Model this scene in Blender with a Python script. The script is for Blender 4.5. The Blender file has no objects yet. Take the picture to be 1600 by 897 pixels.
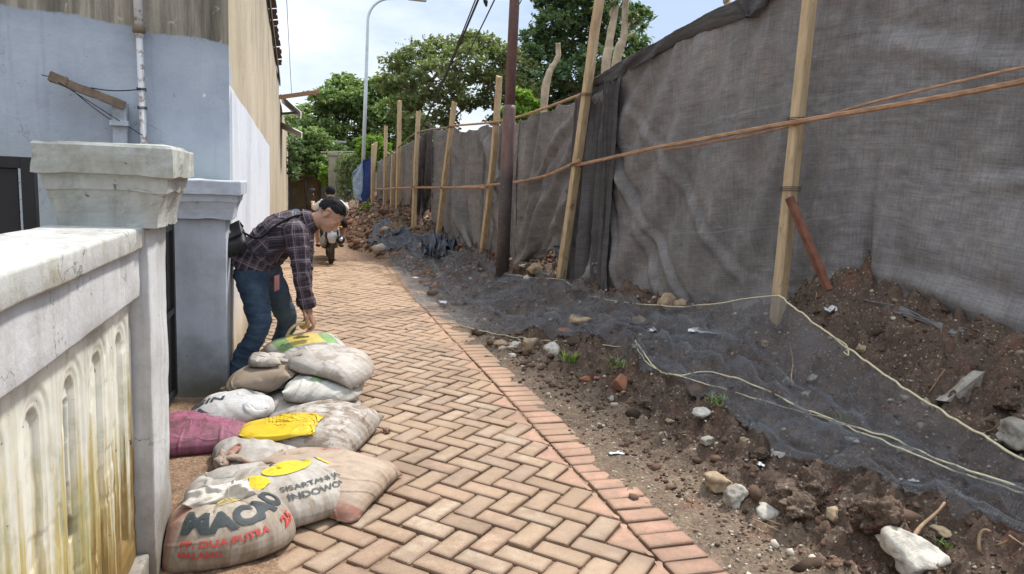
import bpy, bmesh, math, random
import numpy as np
from mathutils import Vector, Matrix

S = bpy.context.scene
COL = S.collection
R = math.radians

# ------------------------------------------------------------------ camera
FPX, IW, IH, CAM_H = 1130.0, 1600.0, 897.0, 1.5
_ps, _th, _ro = R(16.5), R(8.0), R(2.5)
_f = np.array([math.sin(_ps)*math.cos(_th), math.cos(_ps)*math.cos(_th), -math.sin(_th)])
_r0 = np.array([math.cos(_ps), -math.sin(_ps), 0.0])
_u0 = np.cross(_r0, _f)
_r = _r0*math.cos(_ro) + _u0*math.sin(_ro)
_u = _u0*math.cos(_ro) - _r0*math.sin(_ro)
CAM = np.array([0.0, 0.0, CAM_H])
cam_d = bpy.data.cameras.new('camera')
cam_d.sensor_width = 36.0
cam_d.lens = 36.0*FPX/IW
cam_d.clip_start = 0.05
cam_d.clip_end = 2000.0
cam = bpy.data.objects.new('camera', cam_d)
cam.matrix_world = Matrix(((_r[0], _u[0], -_f[0], 0), (_r[1], _u[1], -_f[1], 0), (_r[2], _u[2], -_f[2], CAM_H), (0, 0, 0, 1)))
COL.objects.link(cam)
S.camera = cam

# ------------------------------------------------------------------ world, sun, exposure
SUN_EL, SUN_AZ = R(58), R(60)          # azimuth measured from +Y towards +X
W = bpy.data.worlds.new('World')
S.world = W
W.use_nodes = True
nt = W.node_tree
nt.nodes.clear()
def wn(t, **k):
    n = nt.nodes.new(t)
    for a, b in k.items(): setattr(n, a, b)
    return n
out = wn('ShaderNodeOutputWorld')
sky = wn('ShaderNodeTexSky', sky_type='NISHITA')
sky.sun_disc = False
sky.sun_elevation = SUN_EL
sky.sun_rotation = SUN_AZ
sky.air_density = 1.0; sky.dust_density = 2.0
bg1 = wn('ShaderNodeBackground'); bg1.inputs[1].default_value = 0.12
nt.links.new(sky.outputs[0], bg1.inputs[0])
tc = wn('ShaderNodeTexCoord')
mp = wn('ShaderNodeMapping'); mp.inputs['Scale'].default_value = (1.0, 1.0, 2.6); mp.inputs['Location'].default_value = (0.35, 0.1, 0.2)
nt.links.new(tc.outputs['Generated'], mp.inputs[0])
n1 = wn('ShaderNodeTexNoise'); n1.inputs['Scale'].default_value = 1.9; n1.inputs['Detail'].default_value = 6; n1.inputs['Roughness'].default_value = 0.52
nt.links.new(mp.outputs[0], n1.inputs['Vector'])
cr = wn('ShaderNodeValToRGB')           # cloud body: grey-blue undersides to white
cr.color_ramp.elements[0].position = 0.40; cr.color_ramp.elements[0].color = (3.9, 4.9, 6.5, 1)
cr.color_ramp.elements[1].position = 0.58; cr.color_ramp.elements[1].color = (8.2, 8.5, 8.8, 1)
nt.links.new(n1.outputs['Fac'], cr.inputs[0])
sx = wn('ShaderNodeSeparateXYZ'); nt.links.new(tc.outputs['Generated'], sx.inputs[0])
ma = wn('ShaderNodeMapRange'); ma.inputs[1].default_value = 0.35; ma.inputs[2].default_value = 1.0; ma.inputs[3].default_value = 1.0; ma.inputs[4].default_value = 2.2
nt.links.new(sx.outputs[2], ma.inputs[0])   # overcast sky is brightest overhead
vm = wn('ShaderNodeVectorMath', operation='SCALE')
nt.links.new(cr.outputs[0], vm.inputs[0]); nt.links.new(ma.outputs[0], vm.inputs['Scale'])
bg2 = wn('ShaderNodeBackground'); bg2.inputs[1].default_value = 0.092
nt.links.new(vm.outputs[0], bg2.inputs[0])
mx = wn('ShaderNodeMixShader'); mx.inputs[0].default_value = 0.85
nt.links.new(bg1.outputs[0], mx.inputs[1]); nt.links.new(bg2.outputs[0], mx.inputs[2]); nt.links.new(mx.outputs[0], out.inputs[0])

sun_d = bpy.data.lights.new('sun', 'SUN')
sun_d.energy = 3.2
sun_d.angle = R(7)
sun_d.color = (1.0, 0.95, 0.87)
sun = bpy.data.objects.new('sun', sun_d)
_sd = Vector((math.sin(SUN_AZ)*math.cos(SUN_EL), math.cos(SUN_AZ)*math.cos(SUN_EL), math.sin(SUN_EL)))
sun.rotation_euler = _sd.to_track_quat('Z', 'Y').to_euler()
COL.objects.link(sun)
vs = S.view_settings
vs.view_transform = 'Standard'; vs.look = 'None'; vs.gamma = 1.0; vs.use_curve_mapping = False
vs.exposure = 0.68
S.cycles.max_bounces = 8
S.cycles.transparent_max_bounces = 12

# ------------------------------------------------------------------ helpers: points
def ray(x, y):
    return _f*FPX + _r*(x-IW/2) - _u*(y-IH/2)
def atY(x, y, Y):
    d = ray(x, y); return CAM + d*(Y/d[1])
def atX(x, y, X):
    d = ray(x, y); return CAM + d*(X/d[0])
def atZ(x, y, z=0.0):
    d = ray(x, y); return CAM + d*((z-CAM_H)/d[2])
def on_line(x, y, A, B):
    """point of the sight line in the vertical plane through plan points A, B"""
    n = np.array([B[1]-A[1], A[0]-B[0]]); d = ray(x, y)
    t = (n[0]*A[0]+n[1]*A[1])/(n[0]*d[0]+n[1]*d[1])
    return CAM + d*t

# ------------------------------------------------------------------ helpers: noise
def _hash(i, j, k, seed):
    with np.errstate(over='ignore'):
        h = (i.astype(np.uint32)*np.uint32(374761393) + j.astype(np.uint32)*np.uint32(668265263)
             + k.astype(np.uint32)*np.uint32(2147483647) + np.uint32(seed*974711 % 4294967295))
        h = (h ^ (h >> np.uint32(13)))*np.uint32(1274126177)
        h = h ^ (h >> np.uint32(16))
    return h.astype(np.float64)/4294967295.0
def vnoise(x, y, z=0.0, seed=0):
    x, y, z = np.broadcast_arrays(np.asarray(x, float), np.asarray(y, float), np.asarray(z, float))
    xi, yi, zi = np.floor(x).astype(np.int64), np.floor(y).astype(np.int64), np.floor(z).astype(np.int64)
    fx, fy, fz = x-xi, y-yi, z-zi
    fx, fy, fz = [t*t*t*(t*(t*6-15)+10) for t in (fx, fy, fz)]
    o = 0
    for a in (0, 1):
        for b in (0, 1):
            for c in (0, 1):
                w = (fx if a else 1-fx)*(fy if b else 1-fy)*(fz if c else 1-fz)
                o = o + w*_hash(xi+a, yi+b, zi+c, seed)
    return o*2-1
def fbm(x, y, z=0.0, octaves=4, seed=0, gain=0.5):
    o, a, f = 0, 1.0, 1.0
    for k in range(octaves):
        o = o + a*vnoise(np.asarray(x)*f, np.asarray(y)*f, np.asarray(z)*f, seed+k*17)
        a *= gain; f *= 2.03
    return o
def sstep(a, b, x):
    t = np.clip((np.asarray(x, float)-a)/(b-a), 0, 1); return t*t*(3-2*t)

# ------------------------------------------------------------------ helpers: meshes and objects
def wloc(o):
    v = np.zeros(3)
    while o is not None:
        v = v + np.array(o.location); o = o.parent
    return v
def tag(o, label=None, cat=None, group=None, kind=None):
    if label: o['label'] = label
    if cat: o['category'] = cat
    if group: o['group'] = group
    if kind: o['kind'] = kind
    return o
def empty(name, loc, label=None, cat=None, group=None):
    o = bpy.data.objects.new(name, None)
    o.empty_display_size = 0.1
    o.location = tuple(loc)
    COL.objects.link(o)
    return tag(o, label, cat, group)
class MB:
    def __init__(s): s.v = []; s.f = []; s.n = 0
    def add(s, V, F):
        V = np.asarray(V, float).reshape(-1, 3)
        b = s.n; s.v.append(V); s.n += len(V)
        s.f += [tuple(int(i)+b for i in q) for q in F]
        return b
    def box(s, c, d, rot=None, bevel=0.0):
        x, y, z = [t/2 for t in d]
        if bevel <= 0:
            V = np.array([(-x,-y,-z),(x,-y,-z),(x,y,-z),(-x,y,-z),(-x,-y,z),(x,-y,z),(x,y,z),(-x,y,z)], float)
            F = [(0,3,2,1),(4,5,6,7),(0,1,5,4),(1,2,6,5),(2,3,7,6),(3,0,4,7)]
        else:
            bm = bmesh.new(); bmesh.ops.create_cube(bm, size=1.0)
            bmesh.ops.scale(bm, vec=d, verts=bm.verts)
            bmesh.ops.bevel(bm, geom=bm.edges[:], offset=bevel, segments=2, profile=0.6, affect='EDGES')
            V = np.array([v.co[:] for v in bm.verts]); F = [[v.index for v in f.verts] for f in bm.faces]; bm.free()
        if rot is not None: V = V @ np.array(rot).T
        s.add(V+np.asarray(c, float), F); return s
    def rbox(s, lo, hi, bevel=0.0):
        lo, hi = np.array(lo, float), np.array(hi, float)
        return s.box((lo+hi)/2, hi-lo, None, bevel)
    def tube(s, pts, rad, n=8, cap=True, side=None, rb=None):
        """swept tube; rad in the plane across `side`, rb along `side` (elliptical)"""
        P = np.asarray(pts, float); k = len(P)
        ra = np.broadcast_to(np.asarray(rad, float), (k,)); rbv = ra if rb is None else np.broadcast_to(np.asarray(rb, float), (k,))
        T = np.gradient(P, axis=0); T /= np.linalg.norm(T, axis=1)[:, None]+1e-12
        if side is None:
            side = np.array([0, 0, 1.0]) if abs(T[:, 2]).mean() < 0.8 else np.array([1.0, 0, 0])
        rings = []; prev = np.asarray(side, float)
        a = np.linspace(0, 2*np.pi, n, endpoint=False)
        for i in range(k):
            sd = prev - T[i]*(prev@T[i]); sd /= np.linalg.norm(sd)+1e-12; prev = sd
            o = np.cross(T[i], sd)
            rings.append(P[i] + np.outer(np.cos(a)*ra[i], o) + np.outer(np.sin(a)*rbv[i], sd))
        V = np.concatenate(rings)
        F = [(i*n+j, i*n+(j+1) % n, (i+1)*n+(j+1) % n, (i+1)*n+j) for i in range(k-1) for j in range(n)]
        if cap: F += [tuple(range(n-1, -1, -1)), tuple((k-1)*n+j for j in range(n))]
        s.add(V, F); return s
    def limb(s, pts, rad, n=14, side=(0, 1, 0), rb=None, sub=4):
        """tube with rounded ends, resampled smoothly"""
        P = np.asarray(pts, float); k = len(P)
        ra = np.broadcast_to(np.asarray(rad, float), (k,)).copy(); rv = ra.copy() if rb is None else np.broadcast_to(np.asarray(rb, float), (k,)).copy()
        t = np.arange(k); tt = np.linspace(0, k-1, (k-1)*sub+1)
        Q = np.stack([cat_rom(t, P[:, c], tt) for c in range(3)], 1)
        A = np.interp(tt, t, ra); B = np.interp(tt, t, rv)
        d0 = Q[0]-Q[1]; d0 /= np.linalg.norm(d0); d1 = Q[-1]-Q[-2]; d1 /= np.linalg.norm(d1)
        c = [(0.95, 0.3), (0.75, 0.66), (0.4, 0.917)]
        Q = np.concatenate([[Q[0]+d0*A[0]*h for h, _ in c], Q, [Q[-1]+d1*A[-1]*h for h, _ in c[::-1]]])
        A2 = np.concatenate([[A[0]*w for _, w in c], A, [A[-1]*w for _, w in c[::-1]]])
        B2 = np.concatenate([[B[0]*w for _, w in c], B, [B[-1]*w for _, w in c[::-1]]])
        return s.tube(Q, A2, n, True, np.asarray(side, float), B2)
    def ell(s, c, r, rot=None, n=16, m=10):
        th = np.linspace(0, np.pi, m+1)[1:-1]; ph = np.linspace(0, 2*np.pi, n, endpoint=False)
        V = [(0, 0, 1)]+[(math.sin(t)*math.cos(p), math.sin(t)*math.sin(p), math.cos(t)) for t in th for p in ph]+[(0, 0, -1)]
        V = np.array(V)*np.asarray(r, float)
        if rot is not None: V = V @ np.array(rot).T
        F = [(0, 1+j, 1+(j+1) % n) for j in range(n)]
        for i in range(m-2):
            F += [(1+i*n+j, 1+(i+1)*n+j, 1+(i+1)*n+(j+1) % n, 1+i*n+(j+1) % n) for j in range(n)]
        L = 1+(m-1)*n; b = 1+(m-2)*n
        F += [(b+j, L, b+(j+1) % n) for j in range(n)]
        s.add(V+np.asarray(c, float), F); return s
    def grid(s, G, flip=False, close_u=False):
        G = np.asarray(G, float); a, b = G.shape[:2]
        F = []
        for i in range(a-1):
            for j in range(b if close_u else b-1):
                k = (j+1) % b
                q = (i*b+j, i*b+k, (i+1)*b+k, (i+1)*b+j)
                F.append(q[::-1] if flip else q)
        s.add(G.reshape(-1, 3), F); return s
    def prism(s, poly, z0, z1):
        """upright prism over a plan polygon (counter-clockwise)"""
        n = len(poly)
        V = [(x, y, z0) for x, y in poly]+[(x, y, z1) for x, y in poly]
        F = [tuple(range(n-1, -1, -1)), tuple(range(n, 2*n))]+[(i, (i+1) % n, n+(i+1) % n, n+i) for i in range(n)]
        s.add(V, F); return s
    def verts(s): return np.concatenate(s.v)
def cat_rom(t, y, tt):
    y = np.asarray(y, float); k = len(y)
    i = np.clip(np.floor(tt).astype(int), 0, k-2); f = tt-i
    p0, p1, p2, p3 = y[np.maximum(i-1, 0)], y[i], y[i+1], y[np.minimum(i+2, k-1)]
    return 0.5*(2*p1+(p2-p0)*f+(2*p0-5*p1+4*p2-p3)*f**2+(3*p1-p0-3*p2+p3)*f**3)
def mesh_np(name, V, F):
    """V (n,3); F list of index tuples or an (m,4) array"""
    me = bpy.data.meshes.new(name)
    V = np.ascontiguousarray(V, np.float32)
    if isinstance(F, np.ndarray):
        k = F.shape[1]; m = len(F)
        me.vertices.add(len(V)); me.vertices.foreach_set('co', V.ravel())
        me.loops.add(m*k); me.loops.foreach_set('vertex_index', np.ascontiguousarray(F, np.int32).ravel())
        me.polygons.add(m)
        me.polygons.foreach_set('loop_start', np.arange(0, m*k, k, dtype=np.int32))
        me.update(calc_edges=True)
    else:
        me.from_pydata(V.tolist(), [], F); me.update()
    return me
def put(name, V, F, mat, parent=None, base=None, smooth=False, attrs=None, uv=None):
    """link ONE mesh object built in world coordinates"""
    V = np.asarray(V, float)
    if parent is not None: o0 = wloc(parent)
    elif base is None: o0 = np.array([V[:, 0].mean(), V[:, 1].mean(), V[:, 2].min()])
    else: o0 = np.asarray(base, float)
    me = mesh_np(name, V-o0, F)
    me.materials.append(mat)
    if smooth: me.polygons.foreach_set('use_smooth', np.ones(len(me.polygons), bool))
    for k, a in (attrs or {}).items():
        a = np.asarray(a, np.float32)
        if a.ndim == 1:
            at = me.attributes.new(k, 'FLOAT', 'POINT'); at.data.foreach_set('value', a)
        else:
            at = me.attributes.new(k, 'FLOAT_COLOR', 'POINT')
            at.data.foreach_set('color', np.concatenate([a, np.ones((len(a), 1), np.float32)], 1).ravel())
    if uv is not None:
        li = np.zeros(len(me.loops), np.int32); me.loops.foreach_get('vertex_index', li)
        ul = me.uv_layers.new(name='UVMap'); ul.data.foreach_set('uv', np.asarray(uv, np.float32)[li].ravel())
    o = bpy.data.objects.new(name, me)
    COL.objects.link(o)
    if parent is not None: o.parent = parent
    else: o.location = tuple(o0)
    return o
def obj(name, mb, mat, parent=None, base=None, smooth=False, **k):
    return put(name, mb.verts(), mb.f, mat, parent, base, smooth, **k)
def remeshed(mb, voxel, smooth_it=2, factor=0.5):
    """union of closed shapes as one continuous surface"""
    me = mesh_np('tmp', mb.verts(), mb.f)
    o = bpy.data.objects.new('tmp', me); COL.objects.link(o)
    m = o.modifiers.new('r', 'REMESH'); m.mode = 'VOXEL'; m.voxel_size = voxel
    if smooth_it:
        q = o.modifiers.new('s', 'SMOOTH'); q.iterations = smooth_it; q.factor = factor
    dg = bpy.context.evaluated_depsgraph_get(); dg.update()
    ev = o.evaluated_get(dg); m2 = ev.to_mesh()
    V = np.zeros(len(m2.vertices)*3, np.float32); m2.vertices.foreach_get('co', V)
    F = [tuple(p.vertices) for p in m2.polygons]
    ev.to_mesh_clear()
    bpy.data.objects.remove(o); bpy.data.meshes.remove(me)
    return V.reshape(-1, 3).astype(float), F
def copy_tree(o, parent=None):
    c = o.copy(); COL.objects.link(c)
    if parent is not None: c.parent = parent
    for ch in list(o.children): copy_tree(ch, c)
    return c
def frame(t, side=(0, 1, 0)):
    t = np.asarray(t, float); t = t/np.linalg.norm(t)
    s = np.asarray(side, float); s = s-t*(s@t); s /= np.linalg.norm(s)
    return t, s, np.cross(t, s)
def rotz(a): c, s = math.cos(a), math.sin(a); return np.array([[c,-s,0],[s,c,0],[0,0,1.0]])
def rotx(a): c, s = math.cos(a), math.sin(a); return np.array([[1.0,0,0],[0,c,-s],[0,s,c]])
def roty(a): c, s = math.cos(a), math.sin(a); return np.array([[c,0,s],[0,1.0,0],[-s,0,c]])

# ------------------------------------------------------------------ helpers: materials
class Mt:
    """small node-graph writer"""
    def __init__(s, name, rough=0.8, spec=0.3, metal=0.0):
        s.m = bpy.data.materials.new(name); s.m.use_nodes = True
        s.t = s.m.node_tree; s.b = s.t.nodes['Principled BSDF']; s.o = s.t.nodes['Material Output']
        s.b.inputs['Roughness'].default_value = rough; s.b.inputs['Metallic'].default_value = metal
        s.b.inputs['Specular IOR Level'].default_value = spec
        s._p = None
    def n(s, t, **k):
        x = s.t.nodes.new(t)
        for a, b in k.items(): setattr(x, a, b)
        return x
    def l(s, a, b): s.t.links.new(a, b)
    def setin(s, sock, v):
        if hasattr(v, 'is_linked') or hasattr(v, 'links'): s.l(v, sock)
        elif isinstance(v, (tuple, list)): sock.default_value = tuple(v)+((1.0,) if len(v) == 3 and len(sock.default_value) == 4 else ())
        else: sock.default_value = v
    def pos(s):
        if s._p is None: s._p = s.n('ShaderNodeNewGeometry').outputs['Position']
        return s._p
    def objco(s): return s.n('ShaderNodeTexCoord').outputs['Object']
    def uv(s): return s.n('ShaderNodeTexCoord').outputs['UV']
    def sep(s, v): x = s.n('ShaderNodeSeparateXYZ'); s.l(v, x.inputs[0]); return x.outputs
    def map(s, v, scale=(1, 1, 1), loc=(0, 0, 0), rot=(0, 0, 0)):
        x = s.n('ShaderNodeMapping'); s.l(v, x.inputs[0])
        x.inputs['Scale'].default_value = scale; x.inputs['Location'].default_value = loc; x.inputs['Rotation'].default_value = rot
        return x.outputs[0]
    def noise(s, scale, detail=4, rough=0.55, v=None, dist=0.0, col=False):
        x = s.n('ShaderNodeTexNoise'); s.l(v if v is not None else s.pos(), x.inputs['Vector'])
        x.inputs['Scale'].default_value = scale; x.inputs['Detail'].default_value = detail
        x.inputs['Roughness'].default_value = rough; x.inputs['Distortion'].default_value = dist
        return x.outputs['Color' if col else 'Fac']
    def voro(s, scale, v=None, feature='F1', out='Distance', rand=1.0):
        x = s.n('ShaderNodeTexVoronoi', feature=feature); s.l(v if v is not None else s.pos(), x.inputs['Vector'])
        x.inputs['Scale'].default_value = scale; x.inputs['Randomness'].default_value = rand
        return x.outputs[out]
    def ramp(s, f, *st):
        """st: (position, value or colour)..."""
        x = s.n('ShaderNodeValToRGB'); s.l(f, x.inputs[0]); e = x.color_ramp.elements
        while len(e) < len(st): e.new(0.5)
        for i, (p, c) in enumerate(st):
            e[i].position = p; e[i].color = (c, c, c, 1) if not isinstance(c, (tuple, list)) else tuple(c)+(1,)
        return x.outputs[0]
    def rng(s, f, a, b, c=0.0, d=1.0, smooth=False):
        x = s.n('ShaderNodeMapRange'); x.interpolation_type = 'SMOOTHSTEP' if smooth else 'LINEAR'
        s.setin(x.inputs[0], f)
        for i, q in enumerate((a, b, c, d)): s.setin(x.inputs[i+1], q)
        return x.outputs[0]
    def math(s, op, a, b=0.0, c=0.0):
        x = s.n('ShaderNodeMath', operation=op)
        s.setin(x.inputs[0], a); s.setin(x.inputs[1], b); s.setin(x.inputs[2], c); return x.outputs[0]
    def mix(s, f, a, b, blend='MIX'):
        x = s.n('ShaderNodeMix', data_type='RGBA', blend_type=blend)
        s.setin(x.inputs[0], f); s.setin(x.inputs[6], a); s.setin(x.inputs[7], b); return x.outputs[2]
    def attr(s, name, out='Fac'):
        x = s.n('ShaderNodeAttribute'); x.attribute_name = name; return x.outputs[out]
    def col(s, c): s.setin(s.b.inputs['Base Color'], c); return s
    def rough(s, v): s.setin(s.b.inputs['Roughness'], v); return s
    def bump(s, h, strength=0.5, dist=0.01):
        x = s.n('ShaderNodeBump'); x.inputs['Strength'].default_value = strength; x.inputs['Distance'].default_value = dist
        s.l(h, x.inputs['Height'])
        if s.b.inputs['Normal'].is_linked: s.l(s.b.inputs['Normal'].links[0].from_socket, x.inputs['Normal'])
        s.l(x.outputs[0], s.b.inputs['Normal']); return s
def simple(name, c, rough=0.7, var=0.25, scale=8.0, bump=0.2, metal=0.0, spec=0.3, dirt=None, dirt_amt=0.3, bscale=40.0, bdist=0.004):
    """plain surface with tone variation, optional dirt blotches and a fine bump"""
    m = Mt(name, rough, spec, metal); v = m.objco()
    k = m.noise(scale, 5, 0.6, v)
    c0 = tuple(x*(1-var) for x in c); c1 = tuple(min(1, x*(1+var)) for x in c)
    cc = m.ramp(k, (0.3, c0), (0.7, c1))
    if dirt: cc = m.mix(m.ramp(m.noise(scale*0.6, 6, 0.65, m.map(v, loc=(3, 7, 1))), (0.62-dirt_amt*0.4, 0.0), (0.75, 1.0)), cc, dirt)
    m.col(cc)
    if bump: m.bump(m.noise(bscale, 4, 0.6, v), bump, bdist)
    return m.m

# ================================================================== GROUND
EY = [-60, 0, 6, 9, 11, 13, 14.5, 16, 25, 40, 60]
EX = [1.67, 1.67, 1.67, 1.64, 1.74, 1.64, 1.30, 1.08, 1.02, 1.1, 1.2]
def edge_x(y): return np.interp(y, EY, EX)
def h_smooth(x, y):
    """ground without its lumps"""
    x, y = np.broadcast_arrays(np.asarray(x, float), np.asarray(y, float))
    s = x-edge_x(y)
    near = np.interp(s, [0, .25, .55, 1.0, 1.5, 1.9, 2.4, 3, 6], [0, .02, .075, .19, .36, .50, .66, .75, .8])
    near = near*np.interp(y, [0, 2.5, 6, 8, 11], [1.0, 1.0, 1.05, 1.3, 1.35])
    # dirt thrown up against the cloth right of the nearest post
    rx = np.interp(y, [0, 2, 3.0, 3.8, 4.25, 4.8], [4.25, 4.2, 4.0, 3.86, 3.76, 3.62]); rh = np.interp(y, [0, 2, 3.0, 3.8, 4.25, 4.7, 5.1], [.12, .12, .14, .27, .42, .22, .0])
    near = near+rh*np.exp(-(np.minimum(x-rx, 0)/.30)**2)
    # hollow below the taut rope
    near = near-.10*np.exp(-((x-3.25)/.28)**2-((y-2.9)/.7)**2)
    far = np.interp(s, [0, .2, .5, .9, 1.3, 2, 6], [0, .16, .42, .74, .92, 1.0, 1.0])
    w = sstep(12.3, 15.5, y)
    m = near*(1-w)+far*w
    m = m*(1-sstep(30, 34, y)*0.7)
    lx = np.interp(y, [0, 2.6, 3.6, 5, 6.2, 9], [.02, .0, -.08, -.22, -.36, -.40])
    left = sstep(.02, -.20, x-lx+0.07*vnoise(y*1.7, 3.3, 0, 5))*0.036
    road = np.where(s < 0, -0.016, 0)
    g = np.where(s > 0, m, left+road)
    g = np.where(s > 0, g-0.016*(1-sstep(0, .12, s)), g)
    return g
def h_lumps(x, y):
    s = x-edge_x(y)+0.12*vnoise(np.asarray(x)*2.1, np.asarray(y)*2.1, 0, 9)
    k = sstep(.10, .55, s)*(1-sstep(5, 8, s))
    a = fbm(x*1.9, y*1.9, 0, 3, 1)*.050
    b = np.abs(fbm(x*6.5, y*6.5, 0, 3, 2))*.105-.03
    c = np.maximum(0, fbm(x*17, y*17, 0, 3, 3))*.058
    d = fbm(x*42, y*42, 0, 2, 4)*.008
    flat = fbm(x*4.3, y*4.3, 0, 4, 6)*.008 + fbm(x*30, y*30, 0, 2, 8)*.003
    lip = sstep(-.18, .05, s)*(1-sstep(.05, .35, s))*(fbm(x*3.1, y*3.1, 0, 3, 12)*.024+.004)
    far = sstep(8.2, 11.5, y)*(1-k)*(fbm(x*2.6, y*2.6, 0, 4, 13)*.012+.011)
    far = far+sstep(4.2, 8.5, y)*sstep(1.15, 1.62, x+.12*vnoise(x*2.2, y*2.2, 0, 44))*(1-k)*(fbm(x*3.2, y*3.2, 0, 4, 15)*.014+.013)
    return k*(a+b+c+d)+(1-k)*flat+lip+far
def hz(x, y): return h_smooth(x, y)+h_lumps(x, y)
def on_ground(px, py, dz=0.0, f=None):
    """where the sight line of a photo pixel meets the ground"""
    f = f or h_smooth
    d = ray(px, py); ts = np.linspace(1.2, 40, 1500)/np.linalg.norm(d)
    Q = CAM+np.outer(ts, d); g = f(Q[:, 0], Q[:, 1])+dz
    i = np.argmax(Q[:, 2] < g)
    a, b = ts[max(i-1, 0)], ts[i]
    for _ in range(20):
        m = (a+b)/2; q = CAM+d*m
        if q[2] < f(q[0], q[1])+dz: b = m
        else: a = m
    return CAM+d*b

xs = np.concatenate([-np.geomspace(0.9, 500, 26)[::-1]-0.2, np.arange(-1.05, -0.5, .03), np.arange(-.5, 3.9, .0165), np.arange(3.9, 6, .05), np.geomspace(6.1, 500, 26)])
ys = [1.0]
while ys[-1] < 32: ys.append(ys[-1]+max(.0145, .0042*ys[-1]*1.3))
ys = np.concatenate([-np.geomspace(1, 120, 12)[::-1], np.linspace(-.8, .95, 10), ys, np.geomspace(33, 900, 24)])
XX, YY = np.meshgrid(xs, ys)
ZZ = h_smooth(XX, YY)+h_lumps(XX, YY)
ni, nj = XX.shape
idx = np.arange(ni*nj).reshape(ni, nj)
quads = np.stack([idx[:-1, :-1], idx[:-1, 1:], idx[1:, 1:], idx[1:, :-1]], -1).reshape(-1, 4)
m = Mt('soil', 0.92, 0.25)
p = m.pos(); X, Y, Z = m.sep(p)
n_big = m.noise(1.6, 5, 0.6); n_mid = m.noise(9, 6, 0.68); n_fine = m.noise(70, 5, 0.7)
dark = m.ramp(n_mid, (0.25, (.062, .042, .031)), (0.52, (.13, .087, .062)), (0.75, (.225, .158, .112)))
lt = m.ramp(n_mid, (0.3, (.125, .088, .060)), (0.7, (.27, .20, .14)))
s_off = m.math('SUBTRACT', X, m.math('ADD', 1.78, m.math('MULTIPLY', n_big, 0.36)))
compact = m.rng(s_off, -.02, .22, 1.0, 0.0, True)
soil = m.mix(compact, dark, lt)
red = m.ramp(m.noise(4.0, 5, 0.7, m.map(p, loc=(9, 2, 0))), (.54, 0.0), (.72, .75))
soil = m.mix(red, soil, (.20, .095, .058))
mud = m.mix(m.rng(n_mid, .3, .7), (.16, .095, .06), (.40, .26, .16))
soil = m.mix(m.rng(m.math('ADD', m.math('MULTIPLY', X, -1.0), m.math('MULTIPLY', n_big, .12)), -1.55, -1.42), soil, mud)
grit = m.ramp(m.voro(95, out='Color'), (.80, 0.0), (.9, 1.0))
soil = m.mix(m.math('MULTIPLY', grit, m.rng(n_fine, .4, .6)), soil, (.40, .35, .28))
soil = m.mix(m.ramp(n_fine, (.35, .55), (.6, 0.0)), soil, (.03, .02, .014))
m.col(soil)
m.rough(m.rng(n_mid, .3, .7, .78, .97))
m.bump(n_mid, .8, .03); m.bump(n_fine, .8, .010); m.bump(m.voro(60), .5, .006)
SOIL = m.m
ground = put('ground', np.stack([XX, YY, ZZ], -1).reshape(-1, 3), quads, SOIL, base=(0, 0, 0), smooth=True)
tag(ground, 'brown soil of the alley verge rising into a rubble strewn bank', 'ground', kind='structure')

# ------------------------------------------------------------------ paving: every brick its own bevelled block
rng = np.random.default_rng(4)
wB = 0.3345/(2*math.sqrt(2)); Y0 = 3.51-0.3345/2
c45 = math.sqrt(.5)
def g2w(a, b, x_edge=1.42):
    """herringbone grid (brick widths) -> plan; the line a+b=0 is the kerb course"""
    a = np.asarray(a, float); b = np.asarray(b, float)
    return x_edge+(a+b)*c45*wB, Y0+(b-a)*c45*wB
PV, PF, PT, PE = [], [], [], []
pn = 0
def brick(poly, tint, gap=.0060, bev=.007):
    """poly: plan corners (counter-clockwise)"""
    global pn
    P = np.array(poly, float); c = P.mean(0); Q0 = []
    for i in range(len(P)):               # knocked off corners
        for o_ in (P[i-1], P[(i+1) % len(P)]):
            Q0.append(P[i]+(o_-P[i])/np.linalg.norm(o_-P[i])*rng.uniform(.008, .016))
    P = np.array(Q0); n = len(P)
    def inset(d):
        out_ = []
        for i in range(n):
            a, b, e = P[i-1], P[i], P[(i+1) % n]
            u1 = (b-a)/np.linalg.norm(b-a); u2 = (e-b)/np.linalg.norm(e-b)
            n1 = np.array([-u1[1], u1[0]]); n2 = np.array([-u2[1], u2[0]])
            k = d/(1+n1@n2); out_.append(b+(n1+n2)*k)
        return np.array(out_)
    base_z = rng.normal(0, .0022); tx, ty = rng.normal(0, .012, 2)
    bump_ = 0.006*vnoise(c[0]*1.3, c[1]*1.3, 0, 31)
    rings = []
    for d, z in ((gap, -.045), (gap, -bev), (gap+bev*.45, -bev*.28), (gap+bev*1.4, 0), (gap+.022, .0012)):
        Q = inset(d)
        if d <= gap+.001: Q = Q+rng.normal(0, .0011, Q.shape)
        zz = z+base_z+bump_+(Q-c)@np.array([tx, ty])
        rings.append(np.column_stack([Q, zz]))
    V = np.concatenate(rings+[np.array([[c[0], c[1], base_z+bump_+.0015]])])
    for r_ in range(4):
        for i in range(n):
            j = (i+1) % n
            PF.append((pn+r_*n+i, pn+r_*n+j, pn+(r_+1)*n+j, pn+(r_+1)*n+i))
    for i in range(n): PF.append((pn+4*n+i, pn+4*n+(i+1) % n, pn+5*n))
    PV.append(V); PT.append(np.tile(tint, (len(V), 1))); PE.append(np.concatenate([np.repeat([1., 1., .9, .55, .12], n), [0.]]))
    pn += len(V)
def tone(pink=False):
    if pink: b = np.array([.47, .275, .20]) if rng.random() < .8 else np.array([.42, .26, .18])
    else:
        b = [np.array([.40, .30, .21]), np.array([.37, .268, .187]), np.array([.43, .34, .25]), np.array([.37, .28, .21]), np.array([.40, .28, .20])][rng.integers(0, 5)]
    return b*rng.uniform(.84, 1.08)
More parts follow.
